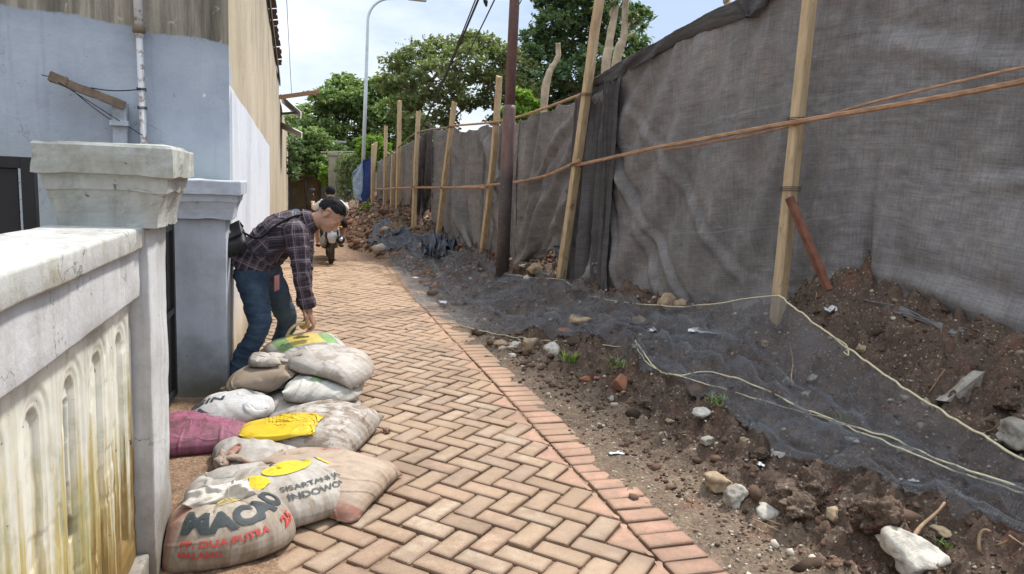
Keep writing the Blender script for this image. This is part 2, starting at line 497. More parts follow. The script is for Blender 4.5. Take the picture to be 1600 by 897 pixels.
for sgrid in range(-28, -1):
    for dgrid in range(-120, 40):
        if (sgrid+dgrid) % 2: continue
        a = (sgrid+dgrid)//2; b = sgrid-a
        k = (a-b) % 4
        x, y = g2w(a+.5, b+.5)
        if y < .6 or y > 16.5 or x < -.52: continue
        if k == 0 and sgrid <= -4: q = [(a, b), (a+2, b), (a+2, b+1), (a, b+1)]
        elif k == 3: q = [(a, b), (a+1, b), (a+1, b+2), (a, b+2)]
        else: q = None
        if q and max(u+v for u, v in q) <= 0:
            brick([g2w(u, v) for u, v in q], tone())
        if k == 0 and sgrid == -2:
            q = [g2w(a, b), g2w(a+2, b), g2w(a, b+2)]
            brick(q, tone(True))
y = .6
while y < 12.5:                          # soldier course along the edge
    brick([(1.424, y), (1.655, y), (1.655, y+.1165), (1.424, y+.1165)], tone(True), .0045)
    y += .1175
m = Mt('paver', 0.82, 0.3)
p = m.pos(); X, Y, Z = m.sep(p)
tint = m.attr('tint', 'Color'); edge = m.attr('edge')
nf = m.noise(120, 4, .7); nm_ = m.noise(14, 5, .65); nb = m.noise(1.3, 5, .6)
c = m.mix(1.0, tint, m.ramp(nf, (.25, .72), (.75, 1.14)), 'MULTIPLY')
c = m.mix(m.math('MULTIPLY', m.ramp(nm_, (.38, 0.), (.70, .7)), 1.0), c, (.235, .155, .10))
damp = m.ramp(m.noise(2.1, 5, .62, m.map(p, loc=(3, 1, 0))), (.50, 0.), (.62, 1.))
c = m.mix(m.math('MULTIPLY', damp, .45), c, (.15, .095, .062))
grime = m.math('MULTIPLY', edge, m.rng(nm_, .15, .5, .45, 1.0))
c = m.mix(m.math('MULTIPLY', grime, .8), c, (.15, .092, .060))
specks = m.ramp(m.noise(230, 2, .5), (.63, 0.), (.68, .55))
c = m.mix(specks, c, (.10, .07, .05))
mudm = m.math('ADD', m.math('MAXIMUM', m.rng(Y, 5.0, 11.0, 0.0, .85), m.math('MULTIPLY', m.rng(Y, 3.8, 7.0), m.rng(m.math('ADD', X, m.math('MULTIPLY', nb, .5)), 1.35, 1.75, 0, .9))), m.ramp(nb, (.46, 0.0), (.70, .7)))
mudm = m.math('MULTIPLY', mudm, m.rng(nm_, .2, .75, .45, 1.0))
c = m.mix(m.math('MINIMUM', mudm, .88), c, m.mix(nm_, (.30, .19, .118), (.47, .335, .22)))
m.col(c); m.rough(m.math('SUBTRACT', m.rng(nm_, .3, .7, .72, .92), m.math('MULTIPLY', damp, .22)))
m.bump(nf, .45, .003); m.bump(nm_, .3, .006)
PAV = m.m
road = put('road', np.concatenate(PV), PF, PAV, base=(0, 0, 0), attrs={'tint': np.concatenate(PT), 'edge': np.concatenate(PE)})
tag(road, 'herringbone brick paved alley with a pinkish kerb course', 'road', kind='structure')

# ------------------------------------------------------------------ stones
def rock_mesh(c, size, seed, sub=3, flat=0.75, rough=.28, elong=(1, 1, 1), bury=.5):
    if rough > .4: sub = 5
    bm = bmesh.new(); bmesh.ops.create_icosphere(bm, subdivisions=sub, radius=1.0)
    V = np.array([v.co[:] for v in bm.verts]); F = [tuple(v.index for v in f.verts) for f in bm.faces]; bm.free()
    rg = np.random.default_rng(seed)
    for _ in range(9):                    # chip facets off
        n = rg.normal(size=3); n /= np.linalg.norm(n); d = rg.uniform(.55, .95)
        t = V@n-d; V = V-np.outer(np.maximum(t, 0)*.92, n)
    V *= (1+rough*fbm(V[:, 0]*1.5+seed, V[:, 1]*1.5, V[:, 2]*1.5, 4, seed)+(.13*np.abs(fbm(V[:, 0]*6, V[:, 1]*6, V[:, 2]*6, 4, seed+5)) if rough > .4 else 0))[:, None]
    V = V*np.array([1, rg.uniform(.7, 1), flat])*np.array(elong)
    V = V@rotz(rg.uniform(0, 6.28)).T
    V = V/np.ptp(V[:, 0])*size
    V[:, 2] -= V[:, 2].min()*bury
    return V+np.asarray(c, float), F
def stone_mat(name, c, dirt=(.13, .085, .055), amt=.5):
    m = Mt(name, .85, .25); v = m.objco()
    n = m.noise(16, 6, .7, v); f = m.noise(90, 4, .7, v)
    cc = m.ramp(n, (.3, tuple(t*.62 for t in c)), (.68, tuple(min(1, t*1.15) for t in c)))
    d = m.math('MULTIPLY', m.ramp(m.noise(9, 5, .7, m.map(v, loc=(4, 1, 2))), (.42, 0.), (.62, 1.)), amt)
    m.col(m.mix(d, cc, dirt)); m.bump(n, .6, .02); m.bump(f, .5, .005); return m.m
ST_GREY = stone_mat('stone_grey', (.42, .39, .33)); ST_PALE = stone_mat('stone_pale', (.62, .58, .50), amt=.35)
ST_TAN = stone_mat('stone_tan', (.45, .34, .22)); ST_BROWN = stone_mat('clod', (.17, .108, .066), (.07, .045, .03), amt=.8)
ST_BRICK = stone_mat('brick_red', (.40, .17, .10), amt=.5)

# fine rubble nobody could count: pebbles, crumbs, grit in three tones
def scatter(n, seed, fx, size, mat, name, label, cat):
    rg = np.random.default_rng(seed); bm = bmesh.new(); bmesh.ops.create_icosphere(bm, subdivisions=1, radius=1.0)
    B = np.array([v.co[:] for v in bm.verts]); T = np.array([[v.index for v in f.verts] for f in bm.faces]); bm.free()
    Q = fx(rg, n); x, y = Q[:, 0], Q[:, 1]; n = len(x)
    z = hz(x, y); r = size*rg.lognormal(0, .55, n)*np.clip(.6+.1*y, .7, 1.35)
    V = B[None]*(1+rg.normal(0, .28, (n, len(B), 1)))*np.stack([r, r*rg.uniform(.6, 1, n), r*rg.uniform(.4, .8, n)], 1)[:, None]
    a = rg.uniform(0, 6.28, n); ca, sa = np.cos(a)[:, None], np.sin(a)[:, None]
    V = np.stack([V[..., 0]*ca-V[..., 1]*sa, V[..., 0]*sa+V[..., 1]*ca, V[..., 2]], -1)+np.stack([x, y, z+r*.15], -1)[:, None]
    F = (T[None]+(np.arange(n)*len(B))[:, None, None]).reshape(-1, 3)
    tv = np.repeat(rg.uniform(0, 1, n), len(B))
    o = put(name, V.reshape(-1, 3), F, mat, base=(0, 0, 0), attrs={'tone': tv})
    tag(o, label, cat, kind='stuff'); return o
def bank(rg, n, s0=.12, s1=2.6, y0=1.3, y1=9):
    y = y0+(y1-y0)*rg.random(n)**1.5; s = s0+(s1-s0)*rg.random(n)**1.1
    return np.column_stack([edge_x(y)+s, y])
def far_bank(rg, n):
    y = rg.uniform(9, 24, n); s = rg.uniform(.0, 1.7, n)
    return np.column_stack([edge_x(y)+s, y])
def rub_mat(name, a, b):
    m = Mt(name, .9, .2); v = m.attr('tone')
    m.col(m.mix(m.noise(40, 4, .6), m.mix(v, a, b), m.mix(v, tuple(t*.6 for t in a), b))); m.bump(m.noise(110, 3, .6), .5, .004); return m.m
CRUMB = rub_mat('soil_crumb', (.06, .038, .026), (.19, .12, .08)); GRIT = rub_mat('grit', (.26, .20, .14), (.55, .49, .40)); CHIP = rub_mat('brick_chip', (.14, .062, .04), (.30, .175, .115))
scatter(7000, 1, bank, .0085, CRUMB, 'soil_crumbs', 'loose crumbs of dark soil over the bank', 'soil')
scatter(1300, 2, lambda r_, n: bank(r_, n, .05, 2.3), .0065, GRIT, 'pebbles', 'small pale pebbles scattered over the bank', 'pebbles')
scatter(420, 12, lambda r_, n: bank(r_, n, .25, 2.2, 1.6, 10), .013, GRIT, 'stones', 'pale broken stones mixed into the bank', 'stones')
scatter(260, 13, lambda r_, n: bank(r_, n, .05, 1.2, 1.4, 7), .017, CRUMB, 'soil_lumps', 'dark lumps of soil along the foot of the bank', 'soil')
scatter(700, 3, lambda r_, n: bank(r_, n, .1, 2.2, 1.4, 11), .008, CHIP, 'brick_chips', 'red brick chips scattered over the bank', 'rubble')
scatter(2600, 4, far_bank, .018, CHIP, 'rubble', 'reddish rubble heaped along the far fence', 'rubble')
scatter(1500, 5, far_bank, .022, CRUMB, 'soil_clods', 'dark clods between the far rubble', 'soil')
scatter(500, 6, far_bank, .018, GRIT, 'stone_chips', 'pale stone chips in the far rubble', 'stones')
def strip(rg, n):
    y = 1.3+8*rg.random(n)**1.4; return np.column_stack([edge_x(y)+rg.normal(.16, .16, n), y])
scatter(1600, 7, strip, .0045, GRIT, 'gravel', 'fine gravel along the edge of the kerb course', 'gravel')
scatter(900, 8, strip, .006, CRUMB, 'dirt_crumbs', 'crumbs of dirt spilled along the kerb course', 'soil')
def onroad(rg, n):
    y = 1.5+9*rg.random(n)**1.3; return np.column_stack([rg.uniform(-.45, 1.6, n), y])
scatter(420, 9, onroad, .0042, CRUMB, 'road_crumbs', 'crumbs of soil lying on the paving', 'soil')

# ================================================================== LEFT SIDE: WALL, PILLARS, HOUSE
def roughen(mb, maxlen=.06, amp=.004, freq=7.0, seed=0, passes=5):
    V = mb.verts(); bm = bmesh.new(); vs_ = [bm.verts.new(v) for v in V]
    for f in mb.f:
        try: bm.faces.new([vs_[i] for i in f])
        except ValueError: pass
    for _ in range(passes):
        ed = [e for e in bm.edges if e.calc_length() > maxlen]
        if not ed: break
        bmesh.ops.subdivide_edges(bm, edges=ed, cuts=1, use_grid_fill=True)
    bm.normal_update()
    P = np.array([v.co[:] for v in bm.verts]); N = np.array([v.normal[:] for v in bm.verts])
    d = fbm(P[:, 0]*freq, P[:, 1]*freq, P[:, 2]*freq, 4, seed)*amp
    P = P+N*d[:, None]
    bm.verts.index_update()
    F = [tuple(v.index for v in f.verts) for f in bm.faces]; bm.free()
    o = MB(); o.add(P, F); return o
def plaster(name, c, stain, moss=None, vert=1.0, low=None, amt=.5):
    """old painted plaster: blotches, vertical runs, dirt splash near the ground"""
    m = Mt(name, .82, .3); p = m.pos(); X, Y, Z = m.sep(p)
    n = m.noise(5, 6, .68); f = m.noise(45, 5, .7)
    runs = m.noise(1.0, 5, .65, m.map(p, (16, 16, 1.3)))
    cc = m.ramp(m.noise(2.2, 5, .6), (.3, tuple(t*.86 for t in c)), (.7, tuple(min(1, t*1.06) for t in c)))
    cc = m.mix(m.math('MULTIPLY', m.ramp(n, (.45, 0.), (.68, 1.)), amt), cc, stain)
    cc = m.mix(m.math('MULTIPLY', m.ramp(runs, (.47, 0.), (.72, 1.)), vert*.6), cc, stain)
    if moss: cc = m.mix(m.ramp(m.noise(7, 6, .7, m.map(p, loc=(5, 5, 5))), (.55, 0.), (.75, .8)), cc, moss)
    if low: cc = m.mix(m.math('MULTIPLY', m.rng(m.math('ADD', Z, m.math('MULTIPLY', n, -.35)), .28, -.12), .9), cc, low)
    chips = m.ramp(m.noise(22, 3, .6, m.map(p, loc=(1, 8, 3))), (.70, 0.), (.73, .8))
    cc = m.mix(chips, cc, tuple(t*.42 for t in stain))
    ck = m.math('MULTIPLY', m.rng(m.math('ABSOLUTE', m.math('SUBTRACT', m.noise(1.7, 7, .6, m.map(p, loc=(7, 1, 4))), .5)), .0, .0045, 1., 0.), m.ramp(m.noise(1.1, 2, .5), (.48, 0.), (.56, .8))); cc = m.mix(ck, cc, tuple(t*.3 for t in stain))
    m.col(cc); m.bump(f, .35, .005); m.bump(n, .4, .015); return m.m
WALL_P = plaster('wall_plaster', (.54, .545, .555), (.27, .26, .24), None, .8, (.16, .13, .09))
CAP_P = plaster('cap_plaster', (.42, .43, .40), (.22, .215, .18), (.15, .16, .09), .9, None, .8)
PIL_P = plaster('pillar_plaster', (.44, .47, .52), (.26, .275, .29), None, .5, (.12, .11, .07), .5)
WHT_P = plaster('coping_plaster', (.46, .46, .44), (.26, .25, .21), (.24, .22, .13), .9, None, .75)

# garden wall ----------------------------------------------------------------
wall = empty('garden_wall', (-.6, 1.6, 0), 'low white garden wall with arched openwork panel and stained coping at left', 'wall')
mb = MB().rbox((-.79, -.6, 1.235), (-.505, 2.716, 1.308), .010); obj('coping', roughen(mb, .05, .0035, 8, 1), WHT_P, wall, smooth=True)
mb = MB().rbox((-.765, -.6, 1.065), (-.528, 2.716, 1.2345), .008); obj('beam', roughen(mb, .05, .003, 8, 2), WALL_P, wall, smooth=True)
mb = MB().rbox((-.79, -.6, -.05), (-.522, 2.716, .125), .012); obj('plinth', roughen(mb, .05, .004, 8, 3), WALL_P, wall, smooth=True)
# arched panel: one sheet of relief, stepped niches between fluted pilasters
yy = np.arange(.55, 2.716, .0055); zz = np.arange(.124, 1.0652, .007)
Yg, Zg = np.meshgrid(yy, zz)
u = (Yg-2.042+.27*20) % .27
u = np.where(u > .135, u-.27, u); cell = np.round((Yg-2.042)/.27)
def arch(hw, top, bot):
    cz = top-hw
    d_low = np.maximum(np.abs(u)-hw, bot-Zg)
    d_up = np.hypot(u, np.maximum(Zg-cz, 0))-hw
    return np.where(Zg > cz, d_up, d_low)
D = np.zeros_like(Yg)
D += .005*sstep(.003, -.003, arch(.092, 1.015, .19))
D += .004*sstep(.003, -.003, arch(.062, .985, .205))
D += .015*sstep(.003, -.003, arch(.044, .962, .222))
hole = arch(.040, .955, .235) < -.001
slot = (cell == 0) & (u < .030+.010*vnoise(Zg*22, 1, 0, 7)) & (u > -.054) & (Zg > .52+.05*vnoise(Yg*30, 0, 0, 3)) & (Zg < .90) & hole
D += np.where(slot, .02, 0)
D += .0035*sstep(.008, .003, np.abs(np.abs(u)-.120))
D += .0008*fbm(Yg*16, Zg*16, 0, 3, 3)+.003*sstep(.45, .6, fbm(Yg*8, Zg*8, 0, 3, 5))
Gp = np.stack([-.562-D, Yg, Zg], -1)
m = Mt('panel_paint', .8, .3); p = m.pos(); X, Y, Z = m.sep(p)
n = m.noise(6, 6, .7); runs = m.noise(1, 6, .7, m.map(p, (15, 15, 1.1))); f = m.noise(60, 4, .7)
c = m.ramp(m.noise(3, 5, .6), (.3, (.54, .53, .46)), (.7, (.70, .69, .61)))
yel = m.math('ADD', m.rng(Z, .95, .12, -.25, .75), m.math('MULTIPLY', m.math('SUBTRACT', runs, .5), 2.6))
c = m.mix(m.math('MULTIPLY', m.rng(yel, -.05, .40), .9), c, m.mix(n, (.34, .25, .06), (.50, .42, .16)))
brown = m.math('ADD', m.math('ADD', m.rng(Z, .8, .12, -.5, .55), m.rng(Y, 2.0, 2.7, 0.0, .42)), m.math('MULTIPLY', m.math('SUBTRACT', runs, .5), 2.6))
c = m.mix(m.math('MULTIPLY', m.rng(brown, .10, .50), .92), c, m.mix(n, (.10, .055, .012), (.26, .16, .05)))
c = m.mix(m.math('MULTIPLY', m.ramp(m.noise(4, 6, .7, m.map(p, loc=(3, 3, 9))), (.52, 0.), (.72, .7)), 1.0), c, (.22, .25, .13))
soot = m.math('MULTIPLY', m.rng(m.math('ADD', Z, m.math('MULTIPLY', n, -.22)), .78, .98), m.ramp(m.noise(2.4, 4, .7), (.40, 0.), (.58, .85)))
c = m.mix(soot, c, (.23, .225, .20))
hol = m.attr('hollow_shade')
c = m.mix(hol, c, (.035, .033, .03))  # shallow slot painted near black, in place of the shade inside a deep opening
c = m.mix(m.ramp(m.noise(26, 3, .6), (.70, 0.), (.73, .9)), c, (.06, .05, .04))
m.col(c); m.bump(f, .3, .0015); m.bump(n, .2, .004)
mb = MB().grid(Gp, flip=False)
obj('openwork_panel', mb, m.m, wall, smooth=True, attrs={'hollow_shade': slot.astype(float).ravel()})
mb = MB().rbox((-.79, .55, .125), (-.745, 2.716, 1.0645)); obj('back_wall', mb, WALL_P, wall)

# gate pillars ---------------------------------------------------------------
def pillar(name, x0, x1, y0, y1, zs, top, o, label, shaft_m, cap_m, seed, k=1.0):
    root = empty(name, ((x0+x1)/2, (y0+y1)/2, 0), label, 'pillar', 'gate pillars')
    mb = MB().rbox((x0, y0, -.1), (x1, y1, zs), .008); obj('shaft', roughen(mb, .05, .004, 6, seed), shaft_m, root, smooth=True)
    # cap: cove, step, slab
    h = top-zs; prof = []
    for t in np.linspace(0, 1, 9):
        prof.append((o*(.42+.26*(1-math.cos(t*math.pi/2))), zs+.002+h*.45*t))
    prof += [(o*.74, zs+h*.46), (o*.78, zs+h*.62), (o*.80, zs+h*.635), (o*1.0, zs+h*.65), (o*1.0, top-.008), (o*.95, top)]
    V, F = [], []
    for d, z in prof: V += [(x0-d, y0-d, z), (x1+d, y0-d, z), (x1+d, y1+d, z), (x0-d, y1+d, z)]
    for i in range(len(prof)-1):
        for j in range(4): F.append((i*4+j, i*4+(j+1) % 4, i*4+4+(j+1) % 4, i*4+4+j))
    F.append(tuple(range(len(V)-4, len(V)))); F.append((3, 2, 1, 0))
    mb = MB(); mb.add(V, F); obj('cap', roughen(mb, .035, .006*k, 9, seed+4), cap_m, root)
    return root
pillar('gate_pillar', -.715, -.50, 2.72, 3.05, 1.30, 1.575, .095, 'near white gate pillar with heavy weathered stepped cap above the garden wall', WALL_P, CAP_P, 11, 1.3)
pillar('gate_pillar', -.80, -.465, 5.05, 5.395, 1.20, 1.45, .10, 'bluish grey gate pillar standing at the corner of the tall house', PIL_P, PIL_P, 21)

# black gate between the pillars, and its inner leaf in the yard -----------------
BLACK = simple('black_steel', (.012, .012, .014), .45, .3, 10, .1, .0, .4)
def gate(origin, ax, L, z0, z1, bars, label, latch):
    root = empty('metal_gate', (origin[0], origin[1], 0), label, 'gate')
    a = np.array(ax, float); o = np.array([origin[0], origin[1], 0.0])
    Rm = np.array([[a[0], -a[1], 0], [a[1], a[0], 0], [0, 0, 1]])
    def bx(mb, s0, s1, za, zb, t): mb.box(o+Rm@np.array([(s0+s1)/2, 0, (za+zb)/2]), (s1-s0, t, zb-za), Rm, .003)
    mb = MB()
    bx(mb, 0, .05, z0, z1, .05); bx(mb, L-.05, L, z0, z1, .05); bx(mb, .05, L-.05, z0, z0+.05, .046); bx(mb, .05, L-.05, z1-.05, z1, .046); bx(mb, .05, L-.05, (z0+z1)/2-.02, (z0+z1)/2+.02, .046)
    obj('frame', mb, BLACK, root)
    mb = MB()
    for i in range(bars):
        s = .05+(L-.1)*(i+.5)/bars; w = (L-.1)/bars*.42
        bx(mb, s-w, s+w, z0+.05, (z0+z1)/2-.02, .012); bx(mb, s-w, s+w, (z0+z1)/2+.02, z1-.05, .012)
    obj('slats', mb, BLACK, root)
    if latch:
        mb = MB(); q = o+Rm@np.array([.10, -.035, .88])
        mb.tube([q+(0, 0, -.09), q+(0, 0, .09)], .010); mb.box(q+(0, 0, -.05), (.04, .06, .03), Rm); mb.box(q+(0, 0, .05), (.04, .06, .03), Rm)
        obj('latch', mb, BLACK, root)
    return root
gate((-.79, 3.12), (0, 1), 1.88, .06, 1.18, 12, 'black metal gate with latch between the two pillars', True)
gate((-2.05, 3.62), (1, 0), .95, .08, 1.53, 4, 'black metal gate leaf standing in the yard left of the near pillar', False)
# thin black sheet closing the yard gate behind its slats, part of the second leaf

# house ---------------------------------------------------------------------
HX, HY = -.47, 5.45
house = empty('house', (HX-2, HY+4, 0), 'tall windowless house with blue grey front and bare concrete side along the alley', 'house')
def house_mat(kind):
    m = Mt('house_'+kind, .85, .25); p = m.pos(); X, Y, Z = m.sep(p)
    n = m.noise(3.2, 6, .65); f = m.noise(40, 5, .7); lump = m.noise(14, 4, .6)
    if kind == 'front':
        blue = m.ramp(m.noise(1.8, 6, .62), (.3, (.29, .335, .395)), (.5, (.37, .42, .485)), (.72, (.47, .52, .58)))
        blue = m.mix(m.rng(X, -1.2, -2.6, 0., .45), blue, (.50, .56, .62))
        blue = m.mix(m.math('MULTIPLY', m.rng(Z, 1.75, 1.45), .6), blue, (.42, .45, .42))
        st = m.noise(1, 6, .68, m.map(p, (7, 7, .55))); st2 = m.noise(1, 5, .7, m.map(p, (26, 26, 1.6), (2, 2, 2)))
        conc = m.ramp(st, (.30, (.075, .07, .055)), (.47, (.20, .185, .145)), (.62, (.36, .33, .265)), (.78, (.48, .42, .34)))
        conc = m.mix(m.ramp(st2, (.5, 0.), (.7, .7)), conc, (.10, .095, .075))
        conc = m.mix(m.ramp(m.noise(5, 3, .6, dist=1.5), (.62, 0.), (.66, .6)), conc, (.50, .46, .40))
        line = m.math('ADD', m.math('ADD', Z, m.math('MULTIPLY', m.math('ADD', X, .47), .085)), m.math('MULTIPLY', m.math('SUBTRACT', m.noise(3.5, 5, .6), .5), .13))
        k = m.rng(line, 2.355, 2.372); c = m.mix(k, blue, conc)
        c = m.mix(m.math('MULTIPLY', m.math('MULTIPLY', m.rng(line, 2.25, 2.36), m.math('SUBTRACT', 1., k)), .4), c, (.19, .24, .29))
    else:
        st = m.noise(1, 6, .66, m.map(p, (4, .7, .5))); st2 = m.noise(1, 5, .7, m.map(p, (14, 2.4, 1.1), (2, 2, 2)))
        c = m.ramp(st, (.25, (.34, .28, .19)), (.5, (.47, .395, .285)), (.75, (.56, .485, .37)))
        c = m.mix(m.ramp(st2, (.5, 0.), (.72, .55)), c, (.22, .19, .14))
        c = m.mix(m.math('MULTIPLY', m.rng(Z, 2.6, 4.2), m.ramp(st2, (.40, 0.), (.62, .7))), c, (.17, .155, .125))
        wl = m.math('ADD', m.math('ADD', Z, m.math('MULTIPLY', m.math('SUBTRACT', Y, 5.2), .023)), m.math('MULTIPLY', m.math('SUBTRACT', m.noise(5, 3, .5), .5), .02))
        wk = m.math('MULTIPLY', m.rng(wl, 2.115, 2.105), m.rng(m.math('ADD', Y, m.math('MULTIPLY', n, .06)), 12.3, 12.27))
        white = m.mix(m.ramp(st2, (.5, 0.), (.75, .3)), (.62, .645, .70), (.46, .47, .50))
        white = m.mix(m.math('MULTIPLY', m.rng(m.math('ADD', Z, m.math('MULTIPLY', n, -.5)), .62, .05), .9), white, (.52, .42, .29))
        c = m.mix(wk, c, white)
        c = m.mix(m.math('MULTIPLY', m.rng(m.math('ADD', Z, m.math('MULTIPLY', n, -.3)), .15, -.1), .7), c, (.20, .14, .09))
    c = m.mix(m.ramp(m.noise(30, 3, .6), (.69, 0.), (.74, .5)), c, (.14, .13, .12))
    ck = m.math('MULTIPLY', m.rng(m.math('ABSOLUTE', m.math('SUBTRACT', m.noise(1.3, 7, .6, m.map(p, loc=(2, 5, 4))), .5)), .0, .0035, 1., 0.), m.ramp(m.noise(.9, 2, .5), (.48, 0.), (.56, .7))); c = m.mix(ck, c, (.12, .12, .12))
    drip = m.math('MULTIPLY', m.ramp(m.noise(1, 5, .7, m.map(p, (11, 9, .8), (1, 6, 1))), (.54, 0.), (.74, .5)), .8); c = m.mix(drip, c, (.20, .21, .22))
    m.col(c); m.bump(f, .35, .006); m.bump(lump, .35, .012); return m.m
HF, HS = house_mat('front'), house_mat('side')
def wall_sheet(A, B, top, thick, res, seed, amp=.006):
    """upright wall from plan A to B (front face on the left-hand side of A->B reversed), top(s) gives the height"""
    L = math.dist(A, B); ns = max(4, int(L/res)); nz = max(6, int(4.4/res))
    d = np.array([B[0]-A[0], B[1]-A[1]])/L; nrm = np.array([d[1], -d[0]])
    s = np.linspace(0, L, ns+1); T = np.array([top(q) for q in s]); v = np.linspace(0, 1, nz+1)
    Z = -.1+np.outer(v, T+.1); Sx = np.broadcast_to(s, Z.shape)
    o = fbm(Sx*1.3, Z*1.3, 0, 4, seed)*amp*np.minimum(1, np.minimum(Sx, L-Sx)/.1)
    F_ = np.stack([A[0]+d[0]*Sx+nrm[0]*o, A[1]+d[1]*Sx+nrm[1]*o, Z], -1)
    Bk = np.stack([A[0]+d[0]*Sx-nrm[0]*thick, A[1]+d[1]*Sx-nrm[1]*thick, Z], -1)
    mb = MB(); mb.grid(F_); mb.grid(Bk, True)
    mb.grid(np.stack([F_[-1], Bk[-1]])); mb.grid(np.stack([F_[:, 0], Bk[:, 0]]), False); mb.grid(np.stack([F_[:, -1], Bk[:, -1]]), True)
    return mb
side_top = lambda s: float(np.interp(s+HY, [5.4, 9, 11.7, 17.6, 17.7, 33], [4.55, 4.35, 4.07, 3.56, 3.30, 3.0]))
obj('front_wall', wall_sheet((-7, HY), (HX, HY), lambda s: 4.55, .2, .08, 3), HF, house, smooth=False)
obj('side_wall', wall_sheet((HX, HY+.003), (HX, 33), side_top, .2, .12, 4), HS, house, smooth=False)
# roof edge: dark fascia boards and clay tiles seen end on
ROOF = simple('old_roof', (.10, .065, .05), .85, .4, 6, .4); FASC = simple('fascia', (.05, .04, .035), .8, .4, 6, .3)
mb = MB()
yk = np.linspace(HY-.12, 17.5, 60); zt = np.array([side_top(q-HY) for q in yk])
for i in range(59):
    a, b = yk[i], yk[i+1]-.012
    ov = -.015+.035*_hash(np.array([i]), np.array([3]), np.array([1]), 5)[0]
    zc = zt[i]+.03+.035*_hash(np.array([i]), np.array([7]), np.array([1]), 5)[0]
    mb.box((HX-1.45+ov, (a+b)/2, zc+.02), (3.1, b-a, .03), roty(-.18), .004)
obj('roof', mb, ROOF, house)
mb = MB()
for i in range(0, 59, 6):
    a, b = yk[i], yk[min(i+6, 59)]-.02
    mb.box((HX+.028, (a+b)/2, (zt[i]+zt[min(i+6, 59)])/2-.03), (.026, b-a, .13), rotx(math.atan2(zt[min(i+6, 59)]-zt[i], b-a)), .004)
obj('fascia', mb, FASC, house)
# corrugated awning on the far part of the house
ZINC = simple('zinc', (.42, .43, .44), .45, .25, 5, .1, .6, .5, (.20, .15, .11), .4)
def corrugated(A, ux, uy, w, l, nw=9, amp=.022):
    A = np.array(A, float); ux = np.array(ux, float)/np.linalg.norm(ux); uy = np.array(uy, float)/np.linalg.norm(uy); nz = np.cross(ux, uy)
    a = np.linspace(0, w, nw*8+1); b = np.linspace(0, l, 5); AA, BB = np.meshgrid(a, b)
    h = amp*np.sin(AA/w*nw*2*np.pi)
    top = A+AA[..., None]*ux+BB[..., None]*uy+h[..., None]*nz
    mb = MB(); mb.grid(top); mb.grid(top-nz*.004, True); return mb
aw = empty('awning', (HX, 19, 2.9), 'corrugated zinc awning jutting from the far end of the house wall', 'awning')
obj('sheet', corrugated((HX+.004, 18.6, 3.42), (0, 1, 0), (.5, 0, -.42), 2.2, .62), ZINC, aw)
obj('lower_sheet', corrugated((HX+.004, 18.9, 2.78), (0, 1, -.02), (.55, 0, -.25), 1.9, .55), ZINC, aw)
WOODG = simple('old_timber', (.20, .15, .11), .85, .35, 12, .4)
mb = MB().tube([(HX, 19.4, 3.02), (HX+.55, 19.45, 3.10)], .035, 6); obj('bracket', mb, WOODG, aw)
mb = MB().box((HX+.42, 17.9, 3.36), (.95, .09, .09), roty(-.22)@rotz(.1), .006)
tag(obj('timber_beam', mb, simple('beam_wood', (.30, .17, .10), .8, .3, 14, .3)), 'stub of brown timber beam sticking out over the house wall', 'beam')

# pipe and bracket on the front wall ----------------------------------------------
PIPE = Mt('rusty_white_pipe', .5, .4); v = PIPE.pos(); n = PIPE.noise(14, 5, .7, v)
PIPE.col(PIPE.mix(PIPE.ramp(n, (.54, 0.), (.6, 1.)), (.60, .61, .60), PIPE.mix(PIPE.noise(50, 3, .6), (.20, .09, .04), (.36, .33, .28)))); PIPE.bump(n, .3, .003)
root = empty('vent_pipe', (-1.0, HY-.07, 1.2), 'thin rusty white pipe rising along the blue grey house front', 'pipe')
P0, P1 = np.array([-.985, HY-.06, .6]), np.array([-1.02, HY-.06, 3.1])
mb = MB().tube([P0, P0+(P1-P0)*.70], .021, 12); mb.tube([P0+(P1-P0)*.70, P1], .027, 12); obj('tube', mb, PIPE.m, root, smooth=True)
q = P0+(P1-P0)*.72; mb = MB().tube([q-(0, 0, .028), q-(0, 0, .02), q+(0, 0, .02), q+(0, 0, .028)], [.028, .040, .040, .028], 14); obj('collar', mb, WOODG, root, smooth=True)
WIRE = simple('wire', (.03, .028, .026), .6, .2, 10, 0)
for k, zz_ in enumerate((2.02, 1.90)):
    q = P0+(P1-P0)*((zz_-.6)/2.5); mb = MB()
    a = np.linspace(0, 2*np.pi*2.5, 40); mb.tube(np.column_stack([q[0]+.028*np.cos(a), q[1]+.028*np.sin(a), zz_+.02*np.linspace(-.5, .5, 40)]), .003, 5); obj('wire_wrap', mb, WIRE, root)
root = empty('bracket_post', (-1.14, HY-.08, 1.3), 'grey wooden arm on a short grey post wired to the pipe', 'bracket')
mb = MB().box((-1.135, HY-.055, 1.35), (.085, .08, 1.15), None, .006); mb.box((-1.135, HY-.07, 1.79), (.11, .10, .035), None, .004); obj('post', mb, simple('grey_paint_post', (.36, .40, .44), .7, .25, 12, .3, dirt=(.16, .16, .15)), root)
A_, B_ = np.array([-1.50, HY-.16, 2.045]), np.array([-1.10, HY-.08, 1.905]); t_, s_, n_ = frame(B_-A_)
mb = MB().box((A_+B_)/2, (np.linalg.norm(B_-A_), .06, .055), np.stack([t_, s_, n_], 1), .006)
mb.box(A_+(B_-A_)*.1+(0, -.005, .006), (.10, .07, .06), np.stack([t_, s_, n_], 1), .006)
obj('arm', roughen(mb, .03, .004, 20, 4), WOODG, root)
mb = MB()
def sagwire(mb, a, b, sag, r=.004, n=16):
    t = np.linspace(0, 1, n)[:, None]; mb.tube(np.asarray(a)+(np.asarray(b)-np.asarray(a))*t-np.array([0, 0, 1])*sag*4*t*(1-t), r, 5)
